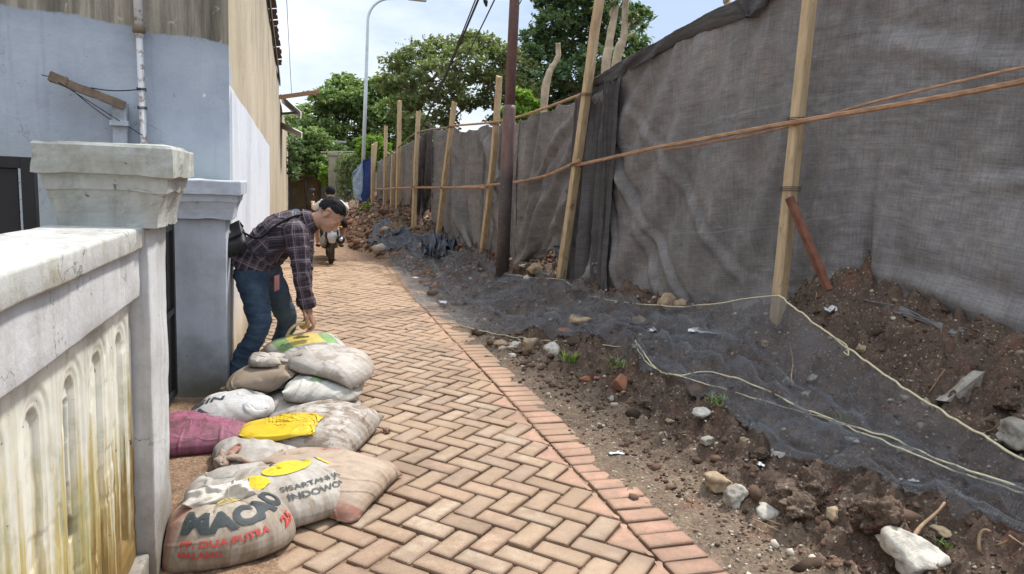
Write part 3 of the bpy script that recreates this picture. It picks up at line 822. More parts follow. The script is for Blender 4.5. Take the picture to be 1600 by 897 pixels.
sagwire(mb, A_+(B_-A_)*.55+(0, -.03, .03), (-1.0, HY-.09, 2.02), .015); sagwire(mb, A_+(.05, -.03, -.03), (-1.0, HY-.09, 1.72), .0, .003)
sagwire(mb, A_+(B_-A_)*.3+(0, -.03, -.03), (-1.14, HY-.10, 1.78), .01, .003); sagwire(mb, A_, A_+(-.05, 0, .01), 0, .003)
obj('wires', mb, WIRE, root)

# far end of the alley: garage house, old wall ------------------------------------
GY = 33.0
gh = empty('garage_house', (.3, GY+2, 0), 'far grey house with brown shutter door and flat canopy closing the alley', 'house')
GREY = simple('far_grey', (.27, .255, .23), .85, .25, 2, .2); LGREY = simple('far_light_grey', (.52, .53, .54), .8, .2, 2, .2)
mb = MB(); mb.rbox((-.9, GY, 0), (-.32, GY+4, 3.0)); mb.rbox((.86, GY, 0), (1.7, GY+4, 3.0)); mb.rbox((-.32, GY+.01, 1.45), (.86, GY+4, 3.0)); obj('wall', mb, GREY, gh)
mb = MB()
for i in range(17): mb.rbox((-.32+i*.0695, GY+.12, 0), (-.32+i*.0695+.060, GY+.16, 1.45), .008)
mb.rbox((-.32, GY+.17, 0), (.86, GY+.2, 1.45)); obj('shutter_door', mb, simple('shutter_brown', (.42, .29, .16), .6, .2, 4, .1, .1), gh)
mb = MB().rbox((-.85, GY-.9, 1.50), (1.25, GY-.003, 1.64), .01); obj('canopy', mb, LGREY, gh)
mb = MB().rbox((-.85, GY-.86, 1.645), (1.25, GY-.80, 2.0), .01); obj('parapet', mb, GREY, gh)
mb = MB().rbox((-.2, GY-.02, 2.1), (.62, GY+.0, 2.8), .004); w_ = obj('window', mb, simple('far_glass', (.10, .13, .15), .2, .2, 2, 0), gh)
mb = MB()
for a in (-.2, .2, .6): mb.rbox((a, GY-.04, 2.08), (a+.03, GY-.021, 2.82))
mb.rbox((-.2, GY-.045, 2.42), (.63, GY-.022, 2.45)); obj('frame', mb, LGREY, w_)
mb = MB().rbox((-1.2, GY-.5, 3.0), (1.9, GY+4, 3.08)); obj('roof', mb, ZINC, gh)
fw = empty('boundary_wall', (2, 28.2, 0), 'old stained concrete wall with a pillar behind the far rubble', 'wall')
OLDC = plaster('old_concrete', (.40, .36, .29), (.17, .15, .12), (.12, .15, .07), 1.0)
mb = MB().rbox((1.30, 28.1, 0), (3.6, 28.3, 2.42), .01); obj('wall', roughen(mb, .15, .012, 3, 3), OLDC, fw)
mb = MB().rbox((1.02, 28.0, 0), (1.297, 28.4, 2.30), .01); mb.rbox((.98, 27.96, 2.302), (1.34, 28.44, 2.42), .01); obj('pillar', roughen(mb, .12, .01, 3, 5), OLDC, fw)
mb = MB().tube([(.72, 28.05, 2.40), (2.2, 27.9, 2.50), (3.0, 27.9, 2.46)], .03, 6); obj('coping_rail', mb, OLDC, fw)

# ================================================================== RIGHT SIDE: FENCE OF POSTS, RAILS AND SHADE CLOTH
m = Mt('sawn_timber', .75, .3); v = m.objco()
gr = m.noise(1, 5, .6, m.map(v, (30, 30, 2.0))); kn = m.noise(3, 4, .6, m.map(v, (4, 4, 2)))
c = m.ramp(gr, (.25, (.34, .235, .13)), (.55, (.50, .375, .225)), (.8, (.62, .49, .32)))
c = m.mix(m.ramp(kn, (.52, 0.), (.72, .55)), c, (.30, .19, .10))
c = m.mix(m.ramp(m.noise(7, 5, .7, m.map(v, (1, 1, .6), (3, 1, 6))), (.60, 0.), (.70, .8)), c, (.14, .12, .085))
m.col(c); m.bump(gr, .4, .004); TIMBER = m.m
m = Mt('lath', .75, .3); v = m.pos(); gr = m.noise(1, 5, .6, m.map(v, (40, 5, 40)))
m.col(m.ramp(gr, (.3, (.22, .115, .06)), (.6, (.40, .235, .135)), (.8, (.52, .36, .23)))); m.bump(gr, .4, .003); LATH = m.m
TIE = simple('tie_wire', (.10, .07, .05), .7, .3, 20, .1)
POSTS = {}
def timber_post(base, top, w, label, seed, over=0.0):
    base, top = np.array(base, float), np.array(top, float)
    d = top-base; top = top+d/np.linalg.norm(d)*over; base = base-d/np.linalg.norm(d)*.18
    t = np.linspace(0, 1, 14); rg = np.random.default_rng(seed)
    bend = rg.normal(0, .012, 2)
    C = base+np.outer(t, top-base)+np.outer(np.sin(t*math.pi), np.array([bend[0], bend[1], 0]))
    T, sd, nn = frame(top-base, (1, .35, 0)); rings = []
    a = w*.56*(1-.12*t); b = w*.42*(1-.12*t)
    prof = [(1, .8), (.8, 1), (-.8, 1), (-1, .8), (-1, -.8), (-.8, -1), (.8, -1), (1, -.8)]
    for i in range(14):
        j = rg.normal(0, w*.025, 2)
        rings.append([C[i]+sd*(px*a[i]+j[0])+nn*(py*b[i]+j[1]) for px, py in prof])
    rings[-1] = [np.array(q)+T*rg.uniform(-.05, .02) for q in rings[-1]]
    mb = MB(); mb.grid(np.array(rings), False, True); mb.add(rings[-1], [tuple(range(8))]); mb.add(rings[0], [tuple(range(7, -1, -1))])
    root = empty('timber_post', C[0]+T*.18, label, 'post', 'timber posts along the fence')
    obj('shaft', mb, TIMBER, root)
    POSTS[label] = (base, top, w, root); return root
def post_tie(root, at, w):
    a = np.linspace(0, 2*np.pi*3, 36); mb = MB()
    mb.tube(np.column_stack([at[0]+np.cos(a)*w*.68, at[1]+np.sin(a)*w*.68, at[2]+np.linspace(-.02, .02, 36)]), .0035, 4); obj('wire_tie', mb, TIE, root)
p1 = timber_post((3.42, 4.54, .42), (3.435, 4.54, 2.88), .094, 'nearest tall timber post in front of the wide shade cloth', 1, .5)
p2 = timber_post((2.95, 7.96, .40), (2.985, 7.35, 3.45), .092, 'leaning timber post where two shade cloths meet in dark folds', 2, .25)
p3 = timber_post((2.82, 11.31, .40), (2.83, 10.70, 3.09), .085, 'timber post just left of the brown steel utility pole', 3)
p4 = timber_post((2.51, 13.54, .45), (2.61, 12.90, 2.91), .085, 'leaning timber post left of the gap beside the pale torn cloth', 4)
p5 = timber_post((2.17, 14.4, .50), (2.21, 14.4, 2.87), .08, 'straight timber post in front of the dark folded gap in the cloth', 5)
p6 = timber_post((2.14, 16.79, .62), (2.14, 16.79, 3.28), .085, 'tall timber post rising highest from the far rubble heap', 6)
p7 = timber_post((2.12, 19.16, .72), (2.11, 19.16, 2.9), .08, 'slim timber post near the far end of the cloth fence', 7)
p8 = timber_post((2.10, 22.4, .80), (2.18, 22.4, 2.62), .09, 'farthest timber post of the fence beside the blue tarpaulin', 8)
p9 = timber_post((2.00, 21.2, .85), (1.98, 21.2, 2.50), .08, 'thin timber post standing in front of the blue tarpaulin', 9)
p10 = timber_post((2.16, 17.9, .70), (2.16, 17.9, 2.2), .08, 'short timber post ending below the cloth top in the far fence', 10)
for r_, a_ in ((p1, (3.43, 4.54, 2.05)), (p1, (3.425, 4.54, 1.56)), (p2, (2.965, 7.69, 1.75)), (p2, (2.975, 7.53, 2.5)), (p3, (2.824, 11.07, 1.48)), (p3, (2.827, 10.84, 2.40)), (p4, (2.55, 13.28, 1.40)), (p4, (2.59, 13.0, 2.48)), (p5, (2.18, 14.4, 1.38))):
    post_tie(r_, a_, .105)
def rail(pts, w, label, name='rail', mat=None, cat='rail', seed=0, group='laths nailed along the fence'):
    pts = [np.array(q, float) for q in pts]; k = len(pts); t = np.linspace(0, k-1, (k-1)*8+1)
    Q = np.stack([cat_rom(np.arange(k), np.array(pts)[:, c], t) for c in range(3)], 1)
    Q[:, 2] += vnoise(t*1.3, seed, 0, 4)*.01; Q[:, 0] += vnoise(t*1.1, seed, 3, 4)*.006
    mb = MB().tube(Q, w*.5, 6, True, (1, 0, 0), w*.34)
    return tag(obj(name, mb, mat or LATH), label, cat, group)
rail([(4.02, 2.2, 2.33), (3.84, 3.05, 2.20), (3.365, 4.47, 2.035), (3.19, 6.2, 1.90), (2.93, 7.68, 1.75)], .036, 'long reddish lath from the near post to the leaning post', seed=1)
rail([(3.98, 2.4, 2.36), (3.6, 3.8, 2.155), (3.38, 4.60, 2.00), (3.23, 6.2, 1.87)], .018, 'thin pale strip nailed beside the long reddish lath', seed=2)
rail([(2.93, 7.5, 1.80), (2.90, 8.6, 1.63), (2.82, 9.6, 1.54), (2.78, 11.0, 1.48), (2.68, 12.4, 1.43)], .038, 'reddish lath passing behind the brown utility pole', seed=3)
rail([(2.76, 10.98, 1.45), (2.52, 13.2, 1.40), (2.16, 14.33, 1.37), (2.08, 16.7, 1.32), (2.04, 19.1, 1.26), (2.02, 22, 1.25)], .04, 'thin lath across the far posts at waist height', seed=4)
rail([(2.96, 7.44, 2.53), (2.93, 9.4, 2.46), (2.80, 10.8, 2.43), (2.57, 12.95, 2.50)], .035, 'rough lath along the top of the middle cloth', seed=5)
rail([(2.57, 12.95, 2.47), (2.20, 14.33, 2.44), (2.14, 16.7, 2.25), (2.10, 19.1, 2.05)], .035, 'dark lath along the top of the far cloth', seed=6, mat=WOODG)
mb = MB(); A_ = np.array([3.36, 4.46, 1.50]); B_ = on_line(1312, 440, (3.6, 4.6), (4.15, 2.0))-np.array([.09, 0, .06]); t_, s_, n_ = frame(B_-A_)
mb.box((A_+B_)/2, (np.linalg.norm(B_-A_), .055, .045), np.stack([t_, s_, n_], 1), .004)
tag(obj('brace', roughen(mb, .05, .003, 12, 3), simple('red_brown_wood', (.20, .085, .055), .75, .35, 12, .3)), 'short reddish brown board bracing the nearest post against the dirt', 'brace')

# shade cloth ---------------------------------------------------------------
def cloth_mat(name, c, lo=.7):
    m = Mt(name, .85, .2); v = m.uv(); p = m.pos()
    n = m.noise(1.1, 6, .62, p); st = m.noise(1, 5, .65, m.map(v, (7, 1.2, 1))); f = m.noise(55, 5, .75, m.map(v, (1, 1, 1)))
    cc = m.ramp(n, (.3, tuple(t*lo for t in c)), (.7, tuple(t*1.25 for t in c)))
    cc = m.mix(m.ramp(st, (.5, 0.), (.75, .45)), cc, tuple(t*1.5 for t in c))
    cc = m.mix(m.ramp(m.noise(2.3, 6, .7, m.map(p, loc=(4, 2, 7))), (.55, 0.), (.75, .4)), cc, tuple(t*k for t, k in zip(c, (1.35, 1.15, .95))))
    wv1 = m.noise(1, 4, .7, m.map(v, (4, 95, 1))); wv2 = m.noise(1, 4, .7, m.map(v, (80, 3.5, 1), (2, 1, 0)))
    cc = m.mix(1.0, cc, m.ramp(wv1, (.30, .80), (.70, 1.22)), 'MULTIPLY'); cc = m.mix(1.0, cc, m.ramp(wv2, (.30, .84), (.70, 1.18)), 'MULTIPLY')
    cc = m.mix(1.0, cc, m.ramp(f, (.25, .80), (.75, 1.18)), 'MULTIPLY')
    seam = m.math('PINGPONG', m.math('ADD', m.sep(v)[1], m.math('MULTIPLY', m.noise(2.0, 3, .5, v), .10)), .46); cc = m.mix(m.math('MULTIPLY', m.rng(seam, .010, .0, 0, 1), .55), cc, tuple(t*1.35 for t in c))
    blot = m.noise(1, 6, .75, m.map(v, (5, 8, 1), (3, 3, 3))); cc = m.mix(1.0, cc, m.ramp(blot, (.28, .78), (.5, 1.0), (.74, 1.22)), 'MULTIPLY')
    w = m.n('ShaderNodeTexWave', wave_type='BANDS', bands_direction='Y'); m.l(v, w.inputs['Vector']); w.inputs['Scale'].default_value = 60; w.inputs['Distortion'].default_value = 3
    cc = m.mix(.16, cc, w.outputs['Color'], 'MULTIPLY')
    m.col(cc); m.bump(f, .40, .004); m.bump(wv1, .25, .004); m.bump(wv2, .25, .004); m.bump(m.noise(1, 5, .7, m.map(v, (26, 15, 1))), .45, .010); m.bump(m.noise(1, 4, .6, m.map(v, (9, 3, 1), rot=(0, 0, .5))), .35, .02); return m.m
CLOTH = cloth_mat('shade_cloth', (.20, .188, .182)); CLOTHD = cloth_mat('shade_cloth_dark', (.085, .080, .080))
def sim_cloth(L, zt, zb, seed, slack=.06, vslack=.03, pin=.7, bpin=1.1, res=.05, steps=90, it=14, front=.05, back=-.16, swag=.05):
    """a sheet hung from a few points of its upper edge, loose in width, settling under gravity; returns (s, d, z) grids"""
    rg = np.random.default_rng(seed); ns = max(10, int(L/res)+1); nv = max(8, int(float((zt(np.linspace(0, L, 40))-zb(np.linspace(0, L, 40))).max())/res)+1)
    s = np.linspace(0, L, ns); T, B = zt(s), zb(s); v = np.linspace(0, 1, nv)[:, None]
    P = np.stack([np.broadcast_to(s, (nv, ns)).copy(), np.zeros((nv, ns)), B+(T-B)*v], -1)
    wob = vnoise(P[..., 0]*2.2+seed, P[..., 2]*.8, 0, seed)+.6*vnoise(P[..., 0]*5+seed, P[..., 2]*1.0, 3, seed+1)
    P[..., 1] = .05*wob+.004*rg.normal(size=wob.shape)
    du = L/(ns-1)*(1+slack); dv = (np.linalg.norm(np.diff(P[..., [0, 2]], axis=0), axis=-1)*(1+vslack))[..., None]
    dd1 = np.sqrt(du**2+dv[:, :-1]**2); dd2 = np.sqrt(du**2+dv[:, 1:]**2)
    pins = [0]; 
    while pins[-1] < ns-1: pins.append(min(ns-1, pins[-1]+max(3, int(rg.uniform(.6, 1.4)*pin/res))))
    # the whole upper edge is laced to the rail and dips a little between its ties
    allc = np.arange(ns); pk = np.array(pins); nxt = np.searchsorted(pk, allc, 'right').clip(1, len(pk)-1); fr = (allc-pk[nxt-1])/np.maximum(1, pk[nxt]-pk[nxt-1])
    pinp = P[-1].copy(); pinp[:, 2] -= swag*np.sin(np.pi*np.clip(fr, 0, 1))*np.interp(allc, pk, rg.uniform(.3, 1.3, len(pk))); pinp[:, 1] = .03*vnoise(allc*res*5, seed, 0, 2)*(slack > .02); pins = allc
    bp = [int(rg.uniform(.1, .9)*bpin/res)] if bpin else []
    while bp and bp[-1] < ns-1: bp.append(bp[-1]+max(4, int(rg.uniform(.5, 1.5)*bpin/res)))
    bp = [q for q in bp if q < ns]; bpp = P[0, bp].copy() if bp else None
    if bp: bpp[:, 0] += rg.normal(0, .16, len(bp)); bpp[:, 2] += rg.uniform(-.02, .10, len(bp)); bpp[:, 1] = rg.uniform(-.12, .05, len(bp))
    vel = np.zeros_like(P); g = np.array([0, 0, -2.2]); dt = .02
    def con(A, C, R_, k=1.0):
        d = C-A; l = np.linalg.norm(d, axis=-1, keepdims=True)+1e-9; c = d*((l-R_)/l*.5*k); A += c; C -= c
    for st in range(steps):
        vel = (vel+g*dt)*.90; old = P.copy(); P = P+vel*dt
        for k in range(it):
            for o in (0, 1):
                A, C = P[:, o:-1:2], P[:, o+1::2]; n = min(A.shape[1], C.shape[1]); con(A[:, :n], C[:, :n], du)
                A, C = P[o:-1:2], P[o+1::2]; n = min(len(A), len(C)); con(A[:n], C[:n], dv[o::2][:n])
                A, C = P[o:-1:2, :-1], P[o+1::2, 1:]; n = min(len(A), len(C)); con(A[:n], C[:n], dd1[o::2][:n], .35)
                A, C = P[o:-1:2, 1:], P[o+1::2, :-1]; n = min(len(A), len(C)); con(A[:n], C[:n], dd2[o::2][:n], .35)
            P[-1, pins] = pinp
            if bp: P[0, bp] = bpp
            P[:, 0, 0] = 0; P[:, -1, 0] = L
            P[..., 1] = np.clip(P[..., 1], back, front)
        vel = (P-old)/dt; sp = np.linalg.norm(vel, axis=-1, keepdims=True); vel *= np.minimum(1, 2.0/(sp+1e-9))
    return P
def up_grid(Gr, k):
    def cr(A, t):
        n = A.shape[0]; q = np.clip(np.floor(t).astype(int), 0, n-2); f = (t-q)[:, None, None]
        p0, p1, p2, p3 = A[np.maximum(q-1, 0)], A[q], A[q+1], A[np.minimum(q+2, n-1)]
        return 0.5*(2*p1+(p2-p0)*f+(2*p0-5*p1+4*p2-p3)*f**2+(3*p1-p0-3*p2+p3)*f**3)
    a, b = Gr.shape[:2]; A = cr(Gr, np.linspace(0, a-1, (a-1)*k+1)); return cr(A.transpose(1, 0, 2), np.linspace(0, b-1, (b-1)*k+1)).transpose(1, 0, 2)
def cloth(name, plan, top, bot, mat, label, cat='shade cloth', seed=0, group='shade cloths hung on the fence', off=.07, parent=None, k=2, fine_=.0045, folds=(), **kw):
    """plan: points (x, y) of the line it hangs on; top/bot: [(s01, z)...]"""
    plan = np.array(plan, float); seg = np.r_[0, np.cumsum(np.hypot(*np.diff(plan, axis=0).T))]; L = seg[-1]
    it_ = lambda tab: (lambda q: np.interp(q/L, [a for a, _ in tab], [b for _, b in tab]))
    P = up_grid(sim_cloth(L, it_(top), it_(bot), seed, **kw), k)
    ss = np.linspace(0, L, 400); x = np.interp(ss, seg, plan[:, 0]); y = np.interp(ss, seg, plan[:, 1]); n_ = 19
    pad = np.r_[x[0]+(x[0]-x[n_:0:-1]), x, x[-1]+(x[-1]-x[-2:-n_-2:-1])]; x = np.convolve(pad, np.ones(2*n_+1)/(2*n_+1), 'valid')
    tx, ty = np.gradient(x), np.gradient(y); q = np.hypot(tx, ty); nx, ny = ty/q, -tx/q; sg = np.where(nx > 0, -1, 1); nx, ny = nx*sg, ny*sg
    s_, d, z = P[..., 0], P[..., 1], P[..., 2]; a, b = s_.shape
    uu, vv = np.meshgrid(np.linspace(0, L, b), np.linspace(0, 2.6, a))
    d = d+fine_*fbm(uu*14, vv*12, 0, 3, seed+11)+.006*np.maximum(0, 1-np.abs(vnoise(uu*5+vv*2, vv*6, 0, seed+2))*7)*np.clip(vnoise(uu*2, vv*2, 0, seed+3)+.3, 0, 1)
    for s0, z0, s1, z1, w, dep in folds:      # long creases pulled from one point to another
        e = np.array([s1-s0, z1-z0]); Le = np.linalg.norm(e); e /= Le; al = (s_-s0)*e[0]+(z-z0)*e[1]; pe = -(s_-s0)*e[1]+(z-z0)*e[0]+.05*vnoise(al*2, w*30, 0, seed)
        d = d+dep*np.exp(-(pe/w)**2)*sstep(-.1, .35, al)*(1-sstep(Le-.4, Le+.15, al))-.6*dep*np.exp(-((pe-w*1.7)/(w*.9))**2)*sstep(-.1, .35, al)*(1-sstep(Le-.4, Le+.15, al))
    cr_ = lambda fu, fv, sd: np.maximum(0, 1-np.abs(vnoise(uu*fu+.5*vnoise(uu*3, vv*3, 0, sd), vv*fv, 0, sd+1))*6)
    msk = np.clip(vnoise(uu*1.7, vv*1.9, 0, seed+31)+.45, 0, 1)
    d = d+fine_*msk*(1.2*cr_(9, 5, seed+41)+1.0*cr_(4, 11, seed+43)+.7*cr_(16, 15, seed+47))
    nX, nY = np.interp(s_, ss, nx), np.interp(s_, ss, ny)
    G = np.stack([np.interp(s_, ss, x)+nX*(d-off), np.interp(s_, ss, y)+nY*(d-off), z], -1)
    mb = MB(); mb.grid(G, True)
    o = obj(name, mb, mat, parent, smooth=True, uv=np.stack([uu, vv], -1).reshape(-1, 2))
    if parent is None: tag(o, label, cat, group)
    sm = o.modifiers.new('thickness', 'SOLIDIFY'); sm.thickness = .004; sm.offset = -1
    return o, G
A0, A1, A2, A3 = (3.02, 7.62), (3.55, 4.62), (4.12, 2.0), (4.28, .3)
big, Gb = cloth('shade_cloth', [A0, A1, A2, A3], [(0, 2.60), (.05, 2.69), (.20, 2.97), (.33, 3.06), (.42, 3.04), (1, 2.78)],
             [(0, .10), (.12, .16), (.2, .30), (.25, .38), (.33, .46), (.42, .62), (.47, .84), (.60, .62), (.72, .46), (1, .40)], CLOTH,
             'widest grey shade cloth stretched behind the nearest post', seed=2, off=.09, slack=.018, vslack=.015, pin=1.3, bpin=1.2, res=.052, front=.07, back=-.22, swag=.012, k=3,
             folds=[(.12, 2.2, 1.55, .35, .05, .030), (.25, 1.9, 1.95, .36, .045, .026), (.06, 2.4, .75, .25, .04, .025), (.55, 2.4, 2.5, .75, .05, .022), (2.9, 2.2, 2.35, .5, .06, .022), (3.6, 1.0, 5.2, .75, .07, .03), (3.35, 2.6, 4.6, 2.2, .08, .03), (4.2, 1.6, 6.5, 1.75, .05, .025), (3.3, .9, 4.4, .62, .07, .06)])
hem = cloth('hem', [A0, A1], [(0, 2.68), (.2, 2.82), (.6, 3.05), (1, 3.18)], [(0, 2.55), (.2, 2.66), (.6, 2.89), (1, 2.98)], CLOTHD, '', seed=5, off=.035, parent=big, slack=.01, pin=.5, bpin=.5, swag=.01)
lip = cloth('lower_fold', [(3.70, 4.15), (4.0, 2.6), (4.2, .6)], [(0, .88), (.3, .76), (.6, .66), (1, .60)], [(0, .80), (.3, .60), (.6, .44), (1, .38)], CLOTH, '', seed=8, off=-.05, parent=big, slack=.05, pin=.5, bpin=.5, swag=.03)
B0 = (2.78, 9.75)
cloth('shade_cloth', [B0, (2.92, 8.6), (3.06, 7.60)], [(0, 2.39), (.15, 2.44), (.5, 2.49), (.85, 2.55), (1, 2.56)], [(0, .45), (.25, .50), (.45, .72), (.62, .88), (.75, .60), (.85, .28), (1, .2)], CLOTH,
      'grey shade cloth with slanting creases right of the utility pole', seed=14, off=.13, slack=.10, vslack=.06, pin=.55, bpin=.9, res=.045, k=3, folds=[(1.9, 2.3, .5, .7, .07, .06), (1.6, 2.4, .2, 1.2, .06, .05), (2.0, 1.7, .7, .55, .06, .06), (2.05, 2.0, 1.2, .8, .06, .05)])
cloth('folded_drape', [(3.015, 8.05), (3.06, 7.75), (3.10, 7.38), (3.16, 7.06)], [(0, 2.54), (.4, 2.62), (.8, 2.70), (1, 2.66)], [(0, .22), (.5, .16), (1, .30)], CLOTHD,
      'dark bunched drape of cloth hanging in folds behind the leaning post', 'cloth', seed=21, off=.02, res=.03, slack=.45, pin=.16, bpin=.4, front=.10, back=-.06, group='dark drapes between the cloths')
cloth('shade_cloth', [(2.38, 14.25), (2.60, 13.5), (2.90, 11.3), B0], [(0, 2.50), (.17, 2.54), (.26, 2.48), (.35, 2.42), (.5, 2.49), (.62, 2.46), (.70, 2.48), (.82, 2.38), (1, 2.42)], [(0, .62), (.2, .44), (.45, .30), (.65, .26), (.88, .30), (1, .48)], CLOTH,
      'pale grey shade cloth sagging between posts left of the utility pole', seed=33, off=.13, slack=.09, vslack=.05, pin=.7, bpin=1.0, res=.05, front=.06, back=-.22, k=3, folds=[(1.0, 2.3, 1.4, .5, .10, .09), (2.2, 2.4, 3.4, 1.3, .10, .08), (2.6, 1.6, 3.9, .5, .10, .08), (3.6, 2.3, 4.3, 1.0, .08, .06)])
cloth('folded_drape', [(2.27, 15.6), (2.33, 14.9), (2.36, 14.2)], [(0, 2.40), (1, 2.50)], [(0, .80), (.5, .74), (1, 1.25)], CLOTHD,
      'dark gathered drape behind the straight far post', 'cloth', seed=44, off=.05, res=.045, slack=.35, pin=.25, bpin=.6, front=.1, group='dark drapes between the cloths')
cloth('shade_cloth', [(2.16, 22.6), (2.20, 19.1), (2.22, 16.8), (2.32, 14.7)], [(0, 2.05), (.3, 2.12), (.7, 2.32), (1, 2.42)], [(0, .70), (1, .72)], CLOTH,
      'long grey shade cloth over the far rubble heap', seed=50, off=.08, res=.07, slack=.09, pin=.8, bpin=1.2)
BLUE = cloth_mat('blue_tarp', (.025, .05, .17)); PALE = cloth_mat('pale_blue_tarp', (.30, .40, .52))
tb, _ = cloth('tarpaulin', [(1.74, 22.9), (1.92, 22.6), (2.10, 22.5)], [(0, 2.0), (.6, 2.15), (1, 2.2)], [(0, .82), (1, .8)], BLUE, 'blue and pale tarpaulin hung at the far end of the fence', 'tarpaulin', seed=61, off=.02, res=.04, slack=.25, pin=.2, group=None)
cloth('pale_half', [(1.52, 22.95), (1.66, 22.8), (1.80, 22.7)], [(0, 1.55), (.5, 1.9), (1, 2.05)], [(0, .75), (1, .8)], PALE, '', seed=64, off=.02, res=.04, slack=.2, pin=.2, parent=tb)

# utility pole, lamp post, cables --------------------------------------------------
m = Mt('brown_steel', .6, .4); v = m.objco(); Z = m.sep(v)[2]; n = m.noise(9, 5, .65, m.map(v, (1, 1, .35)))
c = m.ramp(n, (.3, (.105, .060, .055)), (.7, (.19, .115, .105)))
c = m.mix(m.rng(m.math('ADD', Z, m.math('MULTIPLY', n, .5)), 1.95, 1.55), c, m.ramp(n, (.35, (.045, .036, .034)), (.7, (.10, .08, .075))))
c = m.mix(m.ramp(m.noise(24, 4, .7, v), (.6, 0.), (.68, .6)), c, (.24, .19, .16)); m.col(c); m.bump(n, .2, .004)
up = empty('utility_pole', (2.53, 9.02, .22), 'brown stepped steel utility pole standing in the bank before the cloth', 'pole')
mb = MB().tube([(2.53, 9.02, .0), (2.532, 9.02, 1.3), (2.536, 9.02, 2.45), (2.537, 9.02, 2.50)], [.086, .084, .080, .068], 20)
mb.tube([(2.537, 9.02, 2.49), (2.545, 9.02, 4.2), (2.552, 9.02, 7.2)], [.067, .062, .052], 18); obj('tube', mb, m.m, up, smooth=True)
mb = MB().box((2.53, 9.02, 6.9), (1.2, .06, .06), None, .004); obj('crossarm', mb, ZINC, up)
STEELW = simple('lamp_paint', (.55, .62, .64), .4, .1, 6, 0, .3)
lp = empty('street_lamp', (1.92, 24, .9), 'tall pale street lamp with curved neck rising behind the fence', 'street lamp')
tq = np.linspace(0, 1, 12)
arm = [(2.02+.75*(1-math.cos(a*math.pi/2)), 24, 6.4+.75*math.sin(a*math.pi/2)) for a in tq]+[(3.3, 24, 7.22)]
mb = MB().tube([(1.92, 24, .4), (1.93, 24, 1.6)], [.075, .070], 14); mb.tube([(1.93, 24, 1.6), (1.985, 24, 4.2), (2.015, 24, 6.0)]+arm, [.062, .056, .048]+[.042]*11+[.038, .036], 12); obj('pole', mb, STEELW, lp, smooth=True)
mb = MB().box((3.55, 24, 7.22), (.6, .22, .09), None, .03); obj('lamp_head', mb, STEELW, lp)
CABLE = simple('cable', (.022, .022, .024), .6, .2, 4, 0)
far_e = atY(648, 222, 20.5)
def cable(px1, py1, Y1, r, label, name='cable', sag=.15, start=None):
    mb = MB(); a = np.array(start if start is not None else far_e); b = atY(px1, py1, Y1); b = b+(b-a)*.35
    sagwire(mb, a, b, sag, r, 28); tag(obj(name, mb, CABLE), label, 'cable', 'overhead cables')
cable(742, 0, 8.5, .013, 'thickest black overhead cable slanting down to the far fence', sag=.12)
cable(735, 0, 8.6, .008, 'thin black cable just left of the thickest overhead cable', sag=.2, start=far_e+np.array([-.03, 0, .04]))
cable(760, 0, 8.2, .008, 'thin black cable right of the thickest one, ending at a clamp', sag=.25, start=far_e+np.array([.05, 0, .02]))
mb = MB(); q = atY(759, 3, 8.25); mb.tube([q+(-.03, 0, .06), q+(0, 0, 0), q+(.01, 0, -.05)], [.012, .026, .010], 10); tag(obj('cable_clamp', mb, CABLE), 'small dark clamp on the right hand overhead cable', 'clamp')
mb = MB(); a = atY(456, 152, 19); b = atY(446, -40, 14); sagwire(mb, a, b, .05, .006, 20); tag(obj('wire', mb, CABLE), 'thin wire rising past the house roof edge at left', 'wire')
mb = MB(); sagwire(mb, (2.56, 9.0, 3.72), atY(830, -60, 6), .12, .006, 20); tag(obj('wire', mb, CABLE), 'thin wire hanging at the right of the utility pole', 'wire')

# ================================================================== TREES AND PLANTS
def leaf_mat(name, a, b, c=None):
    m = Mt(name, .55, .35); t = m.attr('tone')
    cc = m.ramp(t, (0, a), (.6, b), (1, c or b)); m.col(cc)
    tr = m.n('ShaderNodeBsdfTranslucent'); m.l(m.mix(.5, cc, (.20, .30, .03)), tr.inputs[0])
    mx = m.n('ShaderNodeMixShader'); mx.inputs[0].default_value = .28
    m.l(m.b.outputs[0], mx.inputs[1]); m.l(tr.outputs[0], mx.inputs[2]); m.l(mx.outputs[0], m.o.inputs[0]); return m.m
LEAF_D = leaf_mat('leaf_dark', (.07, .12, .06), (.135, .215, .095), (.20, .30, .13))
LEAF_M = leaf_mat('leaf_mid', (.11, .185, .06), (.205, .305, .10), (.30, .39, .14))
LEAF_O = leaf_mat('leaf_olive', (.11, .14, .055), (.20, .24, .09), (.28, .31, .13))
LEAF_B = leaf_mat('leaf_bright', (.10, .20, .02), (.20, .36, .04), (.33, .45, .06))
BARK = simple('bark', (.16, .125, .095), .9, .4, 5, .5, bdist=.02); BARKP = simple('pale_bark', (.40, .32, .22), .85, .3, 5, .4, bdist=.01)
